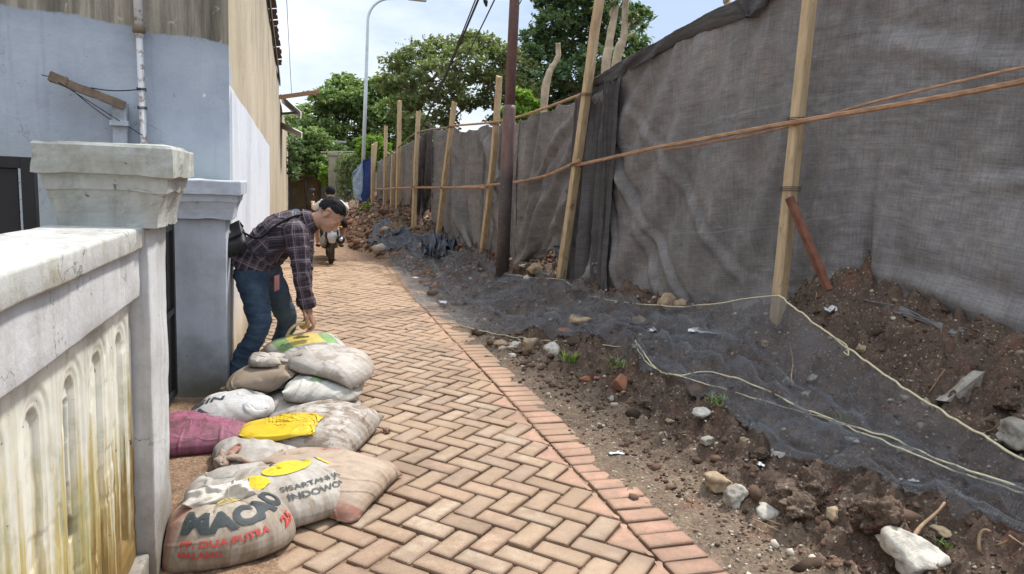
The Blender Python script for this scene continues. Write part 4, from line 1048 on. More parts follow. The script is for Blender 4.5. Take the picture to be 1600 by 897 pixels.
def leaves(centers, radii, n_per, size, seed, aspect=.42, spread=.36, up=.5):
    """leaf blades in sprays: every clump holds many small sprays with air between them"""
    rg = np.random.default_rng(seed); Q, T = [], []
    for c, r in zip(centers, radii):
        r = np.broadcast_to(np.asarray(r, float), (3,))
        k = max(4, int(n_per/16)); d = rg.normal(size=(k, 3)); d /= np.linalg.norm(d, axis=1)[:, None]
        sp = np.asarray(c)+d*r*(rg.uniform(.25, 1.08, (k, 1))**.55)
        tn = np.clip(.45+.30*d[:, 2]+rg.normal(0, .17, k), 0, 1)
        for q, t in zip(sp, tn):
            ax = rg.normal(size=3)*(1, 1, .35); ax /= np.linalg.norm(ax)
            m_ = 16; L = rg.normal(0, r.mean()*spread*.5, (m_, 1))
            Q.append(q+ax*L+rg.normal(0, r.mean()*spread*.17, (m_, 3))); T.append(np.clip(t+rg.normal(0, .12, m_), 0, 1))
    P = np.concatenate(Q); T = np.concatenate(T); n = len(P)
    d = rg.normal(size=(n, 3))*(1, 1, .6); d /= np.linalg.norm(d, axis=1)[:, None]
    nn = rg.normal(size=(n, 3))+(0, 0, up*2); nn -= d*(nn*d).sum(1)[:, None]; nn /= np.linalg.norm(nn, axis=1)[:, None]
    w = np.cross(d, nn); L = size*rg.uniform(.6, 1.3, (n, 1)); Wd = L*aspect
    V = np.stack([P-d*L*.5, P+w*Wd*.5+nn*L*.05, P+d*L*.5-nn*L*.12, P-w*Wd*.5+nn*L*.05], 1).reshape(-1, 3)
    F = np.arange(n*4).reshape(n, 4); return V, F, np.repeat(T, 4)
def bend(a, b, k, seed, amp=.12):
    a, b = np.array(a, float), np.array(b, float); t = np.linspace(0, 1, k)[:, None]; rg = np.random.default_rng(seed)
    o = rg.normal(size=(2, 3))*np.linalg.norm(b-a)*amp
    return a+(b-a)*t+np.sin(t*np.pi)*o[0]+np.sin(t*2*np.pi)*o[1]*.4
def tree(name, label, base, fork, clumps, n_per, leaf, mat, trunk_r, bark, seed, spread=.36, group='trees behind the fence', aspect=.42, limbs=True, dens=2.1):
    root = empty(name, base, label, 'tree', group); rg = np.random.default_rng(seed)
    mb = MB(); tk = bend(base, fork, 8, seed, .05); mb.tube(tk, np.linspace(trunk_r, trunk_r*.7, 8), 10); obj('trunk', mb, bark, root, smooth=True)
    cs = [np.array(c, float) for c, _ in clumps]; rs = [r for _, r in clumps]
    if limbs:
        mb = MB(); done = []
        for i in np.argsort([np.linalg.norm(c-np.array(fork)) for c in cs]):
            c = cs[i]; src = np.array(fork, float); r0 = trunk_r*.5
            if done:
                best = min(done, key=lambda q: np.linalg.norm(q-c)+.3*np.linalg.norm(q-np.array(fork)))
                if np.linalg.norm(best-c) < np.linalg.norm(src-c)*.75: src = best; r0 = trunk_r*.28
            b = bend(src, c, 9, seed+i, .07); mb.tube(b, np.linspace(r0, trunk_r*.10, 9), 7); done.append(b[6])
            for _ in range(5):
                e = c+rg.normal(size=3)*np.asarray(np.broadcast_to(rs[i], 3))*.55; mb.tube(bend(b[rg.integers(4, 8)], e, 6, int(rg.integers(1e6)), .1), np.linspace(trunk_r*.10, trunk_r*.03, 6), 5)
        obj('limbs', mb, bark, root, smooth=True)
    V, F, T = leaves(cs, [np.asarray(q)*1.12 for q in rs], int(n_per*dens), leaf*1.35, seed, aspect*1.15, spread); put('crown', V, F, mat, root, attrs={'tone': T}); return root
def px_clumps(Y, L, ky=1.0, seed=0, dy=1.6):
    """clump list from picture outline points: (px, py, radius in m[, dy])"""
    rg = np.random.default_rng(seed); o = []
    for q in L:
        d = q[3] if len(q) > 3 else rg.uniform(-dy, dy)
        o.append((atY(q[0], q[1], Y+d), np.array([q[2], q[2]*1.05, q[2]*.62])*ky))
    return o
# rounded green trees at the left end of the alley
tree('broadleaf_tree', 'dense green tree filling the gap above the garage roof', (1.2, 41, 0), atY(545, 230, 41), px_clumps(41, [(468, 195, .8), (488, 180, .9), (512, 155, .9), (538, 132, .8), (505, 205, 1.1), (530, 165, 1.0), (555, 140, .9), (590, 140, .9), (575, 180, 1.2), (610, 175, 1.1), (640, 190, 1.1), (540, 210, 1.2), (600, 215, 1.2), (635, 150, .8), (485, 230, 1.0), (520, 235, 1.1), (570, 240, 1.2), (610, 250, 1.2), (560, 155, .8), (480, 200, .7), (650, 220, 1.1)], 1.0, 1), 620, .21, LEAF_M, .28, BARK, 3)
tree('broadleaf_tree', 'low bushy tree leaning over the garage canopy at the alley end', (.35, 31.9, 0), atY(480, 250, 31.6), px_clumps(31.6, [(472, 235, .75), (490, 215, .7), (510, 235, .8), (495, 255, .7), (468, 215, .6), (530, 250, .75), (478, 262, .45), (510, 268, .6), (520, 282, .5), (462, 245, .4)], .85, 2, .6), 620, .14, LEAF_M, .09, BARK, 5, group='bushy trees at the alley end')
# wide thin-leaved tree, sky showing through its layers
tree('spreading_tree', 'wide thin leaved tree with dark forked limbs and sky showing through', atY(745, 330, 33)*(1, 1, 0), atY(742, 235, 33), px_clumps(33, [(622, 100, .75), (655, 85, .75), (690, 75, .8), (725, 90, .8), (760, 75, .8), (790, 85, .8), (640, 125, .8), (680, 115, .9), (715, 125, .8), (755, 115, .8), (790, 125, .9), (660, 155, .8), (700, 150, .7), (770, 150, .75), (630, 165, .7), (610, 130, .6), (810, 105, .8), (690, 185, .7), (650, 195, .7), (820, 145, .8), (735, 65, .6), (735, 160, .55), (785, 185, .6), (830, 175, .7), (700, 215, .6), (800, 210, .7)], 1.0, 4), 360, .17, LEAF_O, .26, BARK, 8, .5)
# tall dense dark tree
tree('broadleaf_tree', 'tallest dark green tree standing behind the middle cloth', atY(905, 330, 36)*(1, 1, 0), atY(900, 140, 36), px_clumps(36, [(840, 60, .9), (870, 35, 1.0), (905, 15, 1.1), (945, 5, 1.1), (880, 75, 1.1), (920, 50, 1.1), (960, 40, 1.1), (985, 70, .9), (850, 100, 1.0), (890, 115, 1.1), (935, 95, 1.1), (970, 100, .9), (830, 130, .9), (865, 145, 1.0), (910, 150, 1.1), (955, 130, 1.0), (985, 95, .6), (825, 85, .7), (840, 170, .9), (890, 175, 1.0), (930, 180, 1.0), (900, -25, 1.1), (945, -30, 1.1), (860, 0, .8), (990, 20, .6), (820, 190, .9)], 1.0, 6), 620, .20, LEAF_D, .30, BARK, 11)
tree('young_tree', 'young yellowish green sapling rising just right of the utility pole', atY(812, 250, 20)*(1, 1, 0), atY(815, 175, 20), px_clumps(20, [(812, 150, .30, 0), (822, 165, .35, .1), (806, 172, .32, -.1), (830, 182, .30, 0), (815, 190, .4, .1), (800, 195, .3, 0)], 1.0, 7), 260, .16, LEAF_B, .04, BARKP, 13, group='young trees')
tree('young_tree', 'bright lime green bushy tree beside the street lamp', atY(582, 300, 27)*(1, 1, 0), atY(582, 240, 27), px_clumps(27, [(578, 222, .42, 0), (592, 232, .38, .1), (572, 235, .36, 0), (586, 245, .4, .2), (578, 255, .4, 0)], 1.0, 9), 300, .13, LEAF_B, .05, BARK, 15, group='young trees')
# pruned trunks
def pruned(label, pts, r, sprigs, seed):
    root = empty('pruned_tree', np.array(pts[0])*(1, 1, 0), label, 'tree', 'pruned trunks behind the fence')
    pts = [np.array(pts[0])*(1, 1, 0)]+[np.array(q) for q in pts]
    k = len(pts); t = np.linspace(0, k-1, (k-1)*6+1); Q = np.stack([cat_rom(np.arange(k), np.array(pts)[:, c], t) for c in range(3)], 1)
    Q += np.stack([vnoise(t*2, seed+i, 0, 3) for i in range(3)], 1)*r*.35
    mb = MB().tube(Q, np.linspace(r*1.25, r*.75, len(Q))*(1+.15*vnoise(t*5, seed, 1, 2)), 10); obj('trunk', mb, BARKP, root, smooth=True)
    if sprigs:
        mb = MB(); C, Rr = [], []
        for a, b in sprigs:
            mb.tube(bend(a, b, 6, seed, .1), np.linspace(r*.45, r*.15, 6), 6); C.append(np.array(b)); Rr.append((.30, .30, .25))
        obj('branch', mb, BARKP, root, smooth=True)
        V, F, T = leaves(C, Rr, 110, .22, seed, .3, .5); put('foliage', V, F, LEAF_D, root, attrs={'tone': T})
    return root
g = lambda x, y, Y: atY(x, y, Y)
pruned('pale bare pruned trunk kinked in the middle between pole and leaning post', [g(848, 170, 16), g(858, 115, 16), g(862, 108, 16), g(872, 88, 16), g(873, 68, 16)], .075, None, 1)
pruned('left one of two pale slender trunks above the leaning post', [g(946, 118, 15), g(955, 60, 15), g(966, -30, 15)], .085, [(g(958, 30, 15), g(952, -2, 15)), (g(960, 10, 15), g(985, -25, 15.3))], 2)
pruned('right one of two pale slender trunks with a few leafy sprigs', [g(962, 112, 15.5), g(973, 55, 15.5), g(980, -30, 15.5)], .09, [(g(972, 45, 15.5), g(996, 22, 15.5)), (g(971, 60, 15.5), g(990, 48, 15.6))], 3)
pruned('cut trunk top showing over the wide shade cloth beside the nearest post', [g(1134, 40, 12), g(1137, 0, 12), g(1139, -60, 12)], .07, None, 4)
pruned('thin cut trunk beside the thicker one over the wide shade cloth', [g(1150, 30, 12.4), g(1152, 0, 12.4), g(1153, -50, 12.4)], .04, None, 5)
# vines and shrubs
def shrub(label, C, Rr, n, leaf, mat, seed, name='shrub', cat='shrub', group=None, stems=True):
    C = [np.array(c, float) for c in C]; b = np.mean(C, 0)
    gz_ = min(c[2] for c in C)-.3
    root = empty(name, (b[0], b[1], gz_), label, cat, group)
    if stems:
        mb = MB()
        for i, c in enumerate(C): mb.tube(bend((b[0], b[1], gz_), c, 6, seed+i, .1), np.linspace(.012, .004, 6), 5)
        obj('stem', mb, BARK, root)
    V, F, T = leaves(C, Rr, n, leaf, seed, .5, .5); put('foliage', V, F, mat, root, attrs={'tone': T}); return root
shrub('dense green creeper covering the old concrete wall beside the blue tarpaulin', [atY(x, y, 27.4) for x, y in ((540, 250), (548, 265), (538, 280), (550, 285), (542, 300), (555, 250), (535, 262))], [(.28, .2, .28)]*7, 420, .10, LEAF_M, 21, 'creeper', 'creeper')
shrub('dark hanging vines under the zinc awning on the house wall', [atY(x, y, 27) for x, y in ((457, 225), (462, 240), (458, 258), (466, 225), (460, 270))], [(.22, .5, .30)]*5, 300, .12, LEAF_D, 22, 'vine', 'vine')
shrub('bright leafy bush below the garage canopy by the old pillar', [atY(x, y, 29) for x, y in ((515, 285), (508, 275), (522, 278), (512, 268))], [(.3, .3, .25)]*4, 260, .13, LEAF_B, 23, group='bushes at the alley end')
shrub('small light green weed growing on the far rubble heap', [atY(x, y, 20) for x, y in ((573, 322), (578, 328), (570, 328))], [(.12, .12, .10)]*3, 90, .08, LEAF_B, 24, 'weed', 'weed', 'weeds')
def tuft(px, py, h, n, label, seed, mat=LEAF_B):
    c = on_ground(px, py, 0, hz); rg = np.random.default_rng(seed); V, F, T = [], [], []
    for i in range(n):
        a = rg.uniform(0, 6.28); l = h*rg.uniform(.5, 1.1); w = .004*rg.uniform(.7, 1.6); d = np.array([math.cos(a), math.sin(a)]); o = rg.normal(0, h*.30, 2); sd = np.array([-d[1], d[0], 0])*w
        b = np.array([c[0]+o[0], c[1]+o[1], c[2]-.01]); k = len(V)
        for t_, ww in ((0, 1), (.5, .9), (1, .1)):
            q = b+np.array([d[0]*l*.8*t_**2, d[1]*l*.8*t_**2, l*(t_-.28*t_*t_)]); V += [q-sd*ww, q+sd*ww]
        F += [(k, k+1, k+3, k+2), (k+2, k+3, k+5, k+4)]; T += [rg.uniform(.2, 1)]*6
    tag(put('grass_tuft', V, F, mat, None, c, attrs={'tone': T}), label, 'grass tuft', 'grass tufts on the bank')
tuft(893, 562, .10, 55, 'left grass tuft growing by the pale rocks at the net rope', 1); tuft(962, 572, .11, 38, 'sparser grass tuft to the right of the pale rocks', 2, LEAF_M)
tuft(1122, 628, .09, 36, 'green tuft showing through the dark net', 3, LEAF_M); tuft(1330, 660, .10, 25, 'sparse tuft in the middle of the net covered bank', 4, LEAF_O); tuft(1480, 852, .07, 16, 'tiny tuft beside the dry stick at the lower right', 5, LEAF_M)

# ================================================================== NET, ROPES, DEBRIS
def smooth_line(pts, n):
    P = np.array(pts, float); k = len(P); d = np.r_[0, np.cumsum(np.linalg.norm(np.diff(P, axis=0), axis=1))]; t = np.linspace(0, d[-1], n)
    u_ = np.interp(t, d, np.arange(k)); return np.stack([cat_rom(np.arange(k), P[:, c], u_) for c in range(3)], 1)
def gp(x, y, dz=.02): return on_ground(x, y, dz)
net_top = [atY(675, 388, 13.4), atY(700, 392, 12.4), atY(730, 404, 11.7), atY(757, 411, 11.15), atY(775, 425, 10.0), atY(790, 428, 8.92), atY(830, 434, 8.4), atY(876, 437, 7.86), atY(905, 455, 7.3), atY(945, 468, 6.75), atY(1040, 479, 5.75), atY(1100, 477, 5.25), atY(1160, 469, 4.85), (3.345, 4.45, atY(1212, 463, 4.45)[2])]
net_top += [atY(1300, 527, 3.75), atY(1400, 600, 3.1), atY(1500, 662, 2.6), atY(1600, 720, 2.2), atY(1700, 770, 1.85)]
net_bot = [gp(588, 385), gp(605, 400), gp(632, 450), gp(665, 485), gp(700, 506), gp(760, 521), gp(830, 531), gp(900, 536), gp(955, 545), gp(1000, 580), gp(1060, 617), gp(1120, 655), gp(1180, 692), gp(1250, 728), gp(1330, 762), gp(1420, 800), gp(1510, 835), gp(1600, 866), gp(1720, 905)]
NU, NV = 520, 110
T_, B_ = smooth_line(net_top, NU), smooth_line(net_bot, NU)
v = np.linspace(0, 1, NV)[:, None, None]
G = B_[None]*(1-v)+T_[None]*v
vv = v[..., 0]; sag = .16*np.sin(np.pi*vv)
uu = np.linspace(0, 1, NU)[None]*8.4
G[..., 2] -= sag
G[..., 2] += .02*fbm(uu*2.2+vv*3, vv*5, 0, 3, 3)*np.sin(np.pi*vv)**.5
lift = .018+.045*np.maximum(0, fbm(G[..., 0]*2.2, G[..., 1]*2.2, 0, 3, 7))+.02*np.abs(vnoise(uu*2.0-vv*4.5, vv*2, 0, 9))
hm = np.max([hz(G[..., 0]+a, G[..., 1]+b) for a in (-.03, 0, .03) for b in (-.04, 0, .04)], axis=0)
G[..., 2] = np.maximum(G[..., 2], hm+.006+lift*.5)
for _ in range(2): G[1:-1, 1:-1, 2] = np.maximum(G[1:-1, 1:-1, 2], .25*(G[:-2, 1:-1, 2]+G[2:, 1:-1, 2]+G[1:-1, :-2, 2]+G[1:-1, 2:, 2]))
# bunched ridges running along the net
rid = np.exp(-((vv-.40-.05*np.sin(uu*.9))/.018)**2)+.8*np.exp(-((vv-.62+.06*np.sin(uu*.7+1))/.02)**2)*sstep(4.5, 6, uu)+.6*np.exp(-((vv-.10-.03*np.sin(uu*1.3))/.015)**2)
G[..., 2] += (.035*rid+.012*np.maximum(0, 1-np.abs(vnoise(uu*3.1+vv*6, vv*7-uu*.5, 0, 21))*6)*np.clip(vnoise(uu, vv*4, 0, 22)+.4, 0, 1))
fall = np.maximum(0, 1-np.abs(vnoise(uu*4.2+.8*vnoise(uu*1.5, vv*3, 0, 31), vv*1.1, 0, 32))*7)*np.clip(vnoise(uu*.9, vv*1.5, 0, 33)+.45, 0, 1)*np.sin(np.pi*np.clip(vv, .02, .98))
rid = rid+.8*fall; G[..., 2] += .022*fall
G[..., 0] += .012*fbm(uu*5, vv*9, 2, 2, 4)*np.sin(np.pi*vv)
m = Mt('net', .7, .25); uvn = m.uv(); p = m.pos()
dens = m.noise(1.6, 5, .6, p); fine = m.noise(8, 5, .7, m.map(p, (1, 1, 1)))
lw = m.n('ShaderNodeLayerWeight'); lw.inputs[0].default_value = .35
a = m.math('ADD', m.rng(dens, .3, .7, .12, .34), m.math('MULTIPLY', m.attr('gather'), .30))
a = m.math('ADD', a, m.math('MULTIPLY', m.math('SUBTRACT', fine, .5), .5)); a = m.math('ADD', a, m.math('MULTIPLY', lw.outputs['Facing'], .10))
mesh_ = m.n('ShaderNodeTexWave', wave_type='BANDS', bands_direction='X'); m.l(uvn, mesh_.inputs['Vector']); mesh_.inputs['Scale'].default_value = 40; mesh_.inputs['Distortion'].default_value = 0
mesh2 = m.n('ShaderNodeTexWave', wave_type='BANDS', bands_direction='Y'); m.l(uvn, mesh2.inputs['Vector']); mesh2.inputs['Scale'].default_value = 40
a = m.math('ADD', a, m.math('MULTIPLY', m.math('SUBTRACT', m.math('MAXIMUM', mesh_.outputs['Fac'], mesh2.outputs['Fac']), .66), .35))
a = m.math('ADD', a, m.math('MULTIPLY', m.math('SUBTRACT', m.noise(190, 2, .6, p), .5), .55))
a = m.math('MINIMUM', m.math('MAXIMUM', a, .06), .93)
m.col(m.mix(dens, (.095, .100, .110), (.21, .215, .225)))
tr = m.n('ShaderNodeBsdfTransparent'); mx = m.n('ShaderNodeMixShader'); m.l(a, mx.inputs[0]); m.l(tr.outputs[0], mx.inputs[1]); m.l(m.b.outputs[0], mx.inputs[2]); m.l(mx.outputs[0], m.o.inputs[0])
NET = m.m
mb = MB(); mb.grid(G)
uvg = np.stack([np.broadcast_to(uu, G.shape[:2]), vv*1.6*np.ones_like(uu)], -1).reshape(-1, 2)
net = obj('insect_net', mb, NET, None, smooth=True, uv=uvg, attrs={'gather': np.clip(rid, 0, 1).ravel()})
tag(net, 'fine blue black see through net draped over the dirt bank', 'net')
ROPE = simple('pale_rope', (.56, .51, .34), .8, .2, 60, .3)
def rope(pts, r, label, seed=0, group='ropes of the net', wob=.006):
    Q = smooth_line(pts, 140); t = np.arange(140)
    Q[:, 2] += wob*vnoise(t*.35, seed, 0, 5); Q[:, 0] += wob*vnoise(t*.3, seed, 8, 5)
    mb = MB().tube(Q, r, 6); tag(obj('rope', mb, ROPE, smooth=True), label, 'rope', group)
up_ = lambda L, dz: [np.array(q)+(0, 0, dz) for q in L]
rope(up_(net_top[1:14], .004), .0060, 'pale rope holding the top of the net from post to post', 1)
rope(up_(net_top[13:], .006), .0065, 'taut pale rope running down from the nearest post to the lower right', 2)
def on_net(x, y, dz=.012):
    d = ray(x, y); q = (G.reshape(-1, 3)-CAM); dn = d/np.linalg.norm(d); t = q@dn; e = np.linalg.norm(q-np.outer(t, dn), axis=1); e = np.where(t > 0, e/t, 9)
    i = np.argmin(e); return G.reshape(-1, 3)[i]+np.array([0, 0, dz])
rope([on_net(x, y) for x, y in ((992, 535), (1010, 562), (1032, 584), (1065, 589), (1100, 583), (1145, 592), (1180, 606), (1230, 632), (1300, 658), (1380, 685), (1460, 718), (1530, 745), (1600, 768), (1680, 795))], .0055, 'crooked pale rope lying along the middle of the net', 3)
rope([on_net(x, y, .014) for x, y in ((996, 548), (1014, 572), (1036, 590), (1068, 593))]+[on_net(x, y, .014) for x, y in ((1280, 655), (1350, 682), (1430, 716), (1520, 752), (1600, 778))], .0040, 'second strand of rope beside the crooked one on the net', 4)
rope([gp(700, 503, .03), gp(760, 519, .03), gp(830, 530, .03), gp(900, 535, .03), gp(960, 541, .03), gp(1000, 538, .05)], .0050, 'pale rope edging the net along the paved alley', 5)
rope([on_net(1300, 530, .02), on_net(1320, 545, .03), on_net(1323, 560, .02), on_net(1318, 556, .02)], .004, 'short loose rope end curling below the taut rope', 6, wob=.002)
# a second piece of net, crumpled on the rubble
def crumple(poly, name, label, amp, seed, mat, nx=90, ny=40, group=None, cat='net'):
    a, b, c, d = [np.array(q) for q in poly]; u_ = np.linspace(0, 1, nx)[None, :, None]; v_ = np.linspace(0, 1, ny)[:, None, None]
    Q = (a*(1-u_)+b*u_)*(1-v_)+(d*(1-u_)+c*u_)*v_; Ud, Vd = u_[..., 0]*nx*.03, v_[..., 0]*ny*.03
    Q[..., 0] += amp*.5*fbm(Ud*2, Vd*2, 0, 2, seed); Q[..., 1] += amp*fbm(Ud*2, Vd*2, 5, 2, seed)
    Q[..., 2] = hz(Q[..., 0], Q[..., 1])*.4+h_smooth(Q[..., 0], Q[..., 1])*.6+.03+amp*np.abs(fbm(Ud*1.5+Vd*2.2, Vd*3.1, 0, 3, seed+3))*1.2
    mb = MB(); mb.grid(Q); return tag(obj(name, mb, mat, smooth=True, uv=np.stack([Ud+0*Vd, Vd+0*Ud], -1).reshape(-1, 2)), label, cat, group)
NETD = simple('net_bundle', (.085, .095, .115), .75, .35, 6, .6, bscale=25, bdist=.01)
crumple([gp(572, 383), gp(600, 388), gp(612, 350), gp(588, 345)], 'net_scrap', 'flat dark sheet of net lying on the far rubble', .05, 3, NETD, group='scraps of dark net on the rubble')
crumple([gp(588, 388), gp(668, 402), gp(692, 378), gp(600, 372)], 'net_scrap', 'crumpled bundle of dark net at the foot of the far posts', .14, 5, NETD, group='scraps of dark net on the rubble')
crumple([gp(652, 400), gp(688, 415), gp(715, 385), gp(680, 372)], 'net_scrap', 'gathered end of dark net hanging off the leaning far post', .20, 8, NETD, group='scraps of dark net on the rubble')

# stones one can count -----------------------------------------------------------
def rock(px, py, wpx, label, mat, seed, flat=.75, name='rock', cat='rock', group='rocks on the bank', elong=(1, 1, 1), dz=0.0, rough=.28):
    if mat is ST_BROWN: rough = max(rough, .5)
    c = on_ground(px, py, 0, hz); sc = np.dot(c-CAM, _f)/FPX
    V, F = rock_mesh((c[0], c[1], c[2]+dz), wpx*sc, seed, 4 if wpx > 40 else 3, flat, rough, elong)
    return tag(put(name, V, F, SOIL if mat is ST_BROWN else mat, None, c, smooth=True), label, cat, group)
rock(1415, 880, 92, 'big pale whitish rock at the bottom right edge', ST_PALE, 31, .8)
rock(1118, 760, 44, 'squarish tan rock left of the two round grey ones', ST_TAN, 32, .7)
rock(1150, 785, 42, 'upright grey green rock between the tan rock and the smooth oval stone', ST_GREY, 33, .95)
rock(1195, 806, 44, 'smooth oval light grey stone lying by the kerb dirt', ST_PALE, 34, .5, rough=.08)
rock(1265, 790, 88, 'large brown earth clod with a broken face', ST_BROWN, 35, .8, 'earth_clod', 'clod', 'earth clods')
rock(1245, 805, 55, 'brown earth clod leaning on the larger one', ST_BROWN, 36, .8, 'earth_clod', 'clod', 'earth clods')
rock(1330, 800, 75, 'dark earth clod between the brown clod and the dry stick', ST_BROWN, 37, .6, 'earth_clod', 'clod', 'earth clods')
rock(1375, 825, 80, 'dark lumpy clod behind the big pale rock', ST_BROWN, 38, .7, 'earth_clod', 'clod', 'earth clods')
rock(1470, 835, 30, 'flat ochre stone near the dry stick', ST_TAN, 39, .45)
rock(1297, 812, 24, 'small tan stone leaning on the brown clod', ST_TAN, 40, 1.0)
rock(1105, 692, 24, 'grey angular stone in the dirt below the net edge', ST_GREY, 41, .6)
rock(1162, 690, 18, 'small tan stone right of the grey angular one', ST_TAN, 42, .6)
rock(1098, 650, 34, 'yellowish stone at the lower edge of the net', ST_PALE, 43, .5)
rock(1045, 660, 16, 'small brownish stone on the bare dirt', ST_TAN, 44, .6)
rock(862, 556, 28, 'round pale grey rock at the rope', ST_PALE, 45, .85)
rock(828, 548, 28, 'tan rock at the rope left of the round grey one', ST_TAN, 46, .85)
rock(805, 542, 22, 'whitish flat stone at the rope', ST_PALE, 47, .5)
rock(782, 540, 22, 'tan flat stone lying farthest left at the rope', ST_TAN, 48, .5)
rock(800, 558, 14, 'small light stone in front of the rope rocks', ST_PALE, 49, .6)
rock(1590, 690, 60, 'grey concrete lump at the right edge below the taut rope', ST_GREY, 50, .8)
rock(1580, 640, 50, 'brown lump above the grey one at the right edge', ST_BROWN, 51, .8, 'earth_clod', 'clod', 'earth clods')
rock(1345, 548, 18, 'small tan stone above the taut rope', ST_TAN, 52, .7)
rock(1195, 540, 14, 'small tan stone at the foot of the nearest post', ST_TAN, 53, .8)
rock(1268, 595, 22, 'dark grey stone under the net right of the nearest post', ST_GREY, 54, .7)
rock(1230, 602, 16, 'small grey stone under the net below the nearest post', ST_GREY, 55, .8)
rock(1040, 478, 30, 'tan rock showing in the gap under the wide cloth', ST_TAN, 56, .8)
rock(1062, 480, 22, 'smaller tan rock beside the one in the cloth gap', ST_TAN, 57, .8)
rock(905, 505, 40, 'long tan flagstone leaning under the net', ST_TAN, 58, .45)
rock(885, 520, 30, 'reddish tan slab under the net', ST_BRICK, 59, .4)
rock(1000, 505, 34, 'tan slab half buried under the net', ST_TAN, 60, .4)
rock(835, 425, 30, 'tan stone behind the utility pole under the cloth', ST_TAN, 61, .6)
rock(818, 418, 20, 'light stone beside the utility pole', ST_PALE, 62, .6)
rock(1330, 690, 22, 'pale flat chip under the net in the middle', ST_PALE, 63, .4)
rock(955, 625, 12, 'small dark stone on the dirt by the kerb', ST_GREY, 64, .7)
rock(1215, 715, 22, 'pale crumpled looking stone below the net edge', ST_PALE, 65, .5)
rock(1190, 715, 36, 'brown clod among small stones below the net edge', ST_BROWN, 66, .6, 'earth_clod', 'clod', 'earth clods')
rock(1160, 660, 40, 'low brown clod at the edge of the net', ST_BROWN, 67, .5, 'earth_clod', 'clod', 'earth clods')
rock(604, 682, 18, 'lump of brown mud lying on the paving beside the sacks', ST_BROWN, 68, .7, 'mud_lump', 'mud lump', None, rough=.6)
rock(1010, 635, 26, 'dark crumbly clod on the bare dirt by the grass', ST_BROWN, 69, .6, 'earth_clod', 'clod', 'earth clods')
rock(880, 605, 26, 'dark crumbly clod near the kerb dirt', ST_BROWN, 70, .5, 'earth_clod', 'clod', 'earth clods')
k = 71
for x, y, w, wh, mt in ((915, 594, 18, 'lying in front of the left grass tuft', ST_BRICK), (930, 592, 13, 'small and upright beside another in front of the grass', ST_BRICK), (968, 604, 22, 'long and half buried right of the grass', ST_BRICK), (560, 380, 16, 'at the edge of the far rubble heap', ST_BRICK), (600, 362, 14, 'on top of the far rubble', ST_BRICK), (548, 350, 14, 'near the rider on the far rubble', ST_BRICK)):
    rock(x, y, w, 'broken red brick '+wh, mt, k, .55, 'broken_brick', 'brick', 'broken bricks', elong=(1, .6, 1), rough=.1); k += 1
# triangular concrete shard stuck in the dirt at the right
c = on_ground(1515, 625, 0, hz); T3 = np.array([(-.16, 0, .0), (.055, -.02, .16), (.075, .02, -.05)])
mb = MB(); a = T3+c; b = a+np.array([.03, .09, -.02]); mb.add(np.concatenate([a, b]), [(0, 1, 2), (5, 4, 3), (0, 3, 4, 1), (1, 4, 5, 2), (2, 5, 3, 0)])
tag(obj('concrete_shard', roughen(mb, .03, .008, 14, 2), ST_GREY), 'triangular grey concrete shard sticking out of the dirt at the right', 'concrete shard')
# sticks, roots and bones of plastic
STICK = simple('dry_stick', (.30, .20, .12), .85, .35, 20, .4); PLAST = simple('white_plastic', (.72, .73, .74), .45, .1, 10, .1, dirt=(.3, .25, .2), dirt_amt=.3)
def stick(p0, p1, h0, h1, r, label, seed, mat=STICK, name='stick', cat='stick', group='sticks on the bank', amp=.05):
    a = on_ground(*p0, 0, hz)+(0, 0, h0); b = on_ground(*p1, 0, hz)+(0, 0, h1); Q = bend(a, b, 12, seed, amp)
    mb = MB().tube(Q, np.linspace(r, r*.6, 12)*(1+.15*vnoise(np.arange(12)*1.1, seed, 0, 3)), 7); tag(obj(name, mb, mat, smooth=True), label, cat, group)
stick((1424, 850), (1470, 832), .01, .13, .009, 'thick dry stick standing out of the dirt by the big pale rock', 1, amp=.03)
stick((1180, 815), (1262, 848), .008, .008, .0035, 'long thin straw lying on the dirt by the oval stone', 2, amp=.06)
stick((1190, 812), (1240, 835), .01, .006, .0025, 'short thin straw beside the long one', 3)
stick((1555, 860), (1600, 870), .02, .04, .005, 'bent twig in the bottom right corner', 4, amp=.15)
stick((1238, 608), (1232, 545), .02, .05, .005, 'pale crooked root under the net near the nearest post', 5, amp=.12, name='root', cat='root', group='roots in the dirt')
stick((1255, 500), (1275, 470), .02, .06, .006, 'thin pale root on top of the dark dirt pile', 6, amp=.22, name='root', cat='root', group='roots in the dirt')
stick((1450, 620), (1475, 590), .02, .05, .004, 'thin straw leaning in the dirt by the concrete shard', 7)
stick((1540, 680), (1570, 665), .02, .04, .004, 'pale straw under the right end of the taut rope', 8)
stick((632, 375), (650, 345), .02, .08, .014, 'wooden stake leaning on the far rubble', 9, amp=.02)
stick((960, 700), (985, 708), .006, .006, .003, 'tiny twig on the dirt by the kerb', 10)
stick((1530, 870), (1545, 850), .02, .05, .008, 'knobbly broken branch at the lower right', 11, STICK, amp=.2)
stick((985, 660), (1020, 668), .005, .004, .003, 'thin straw in the bare dirt', 12)
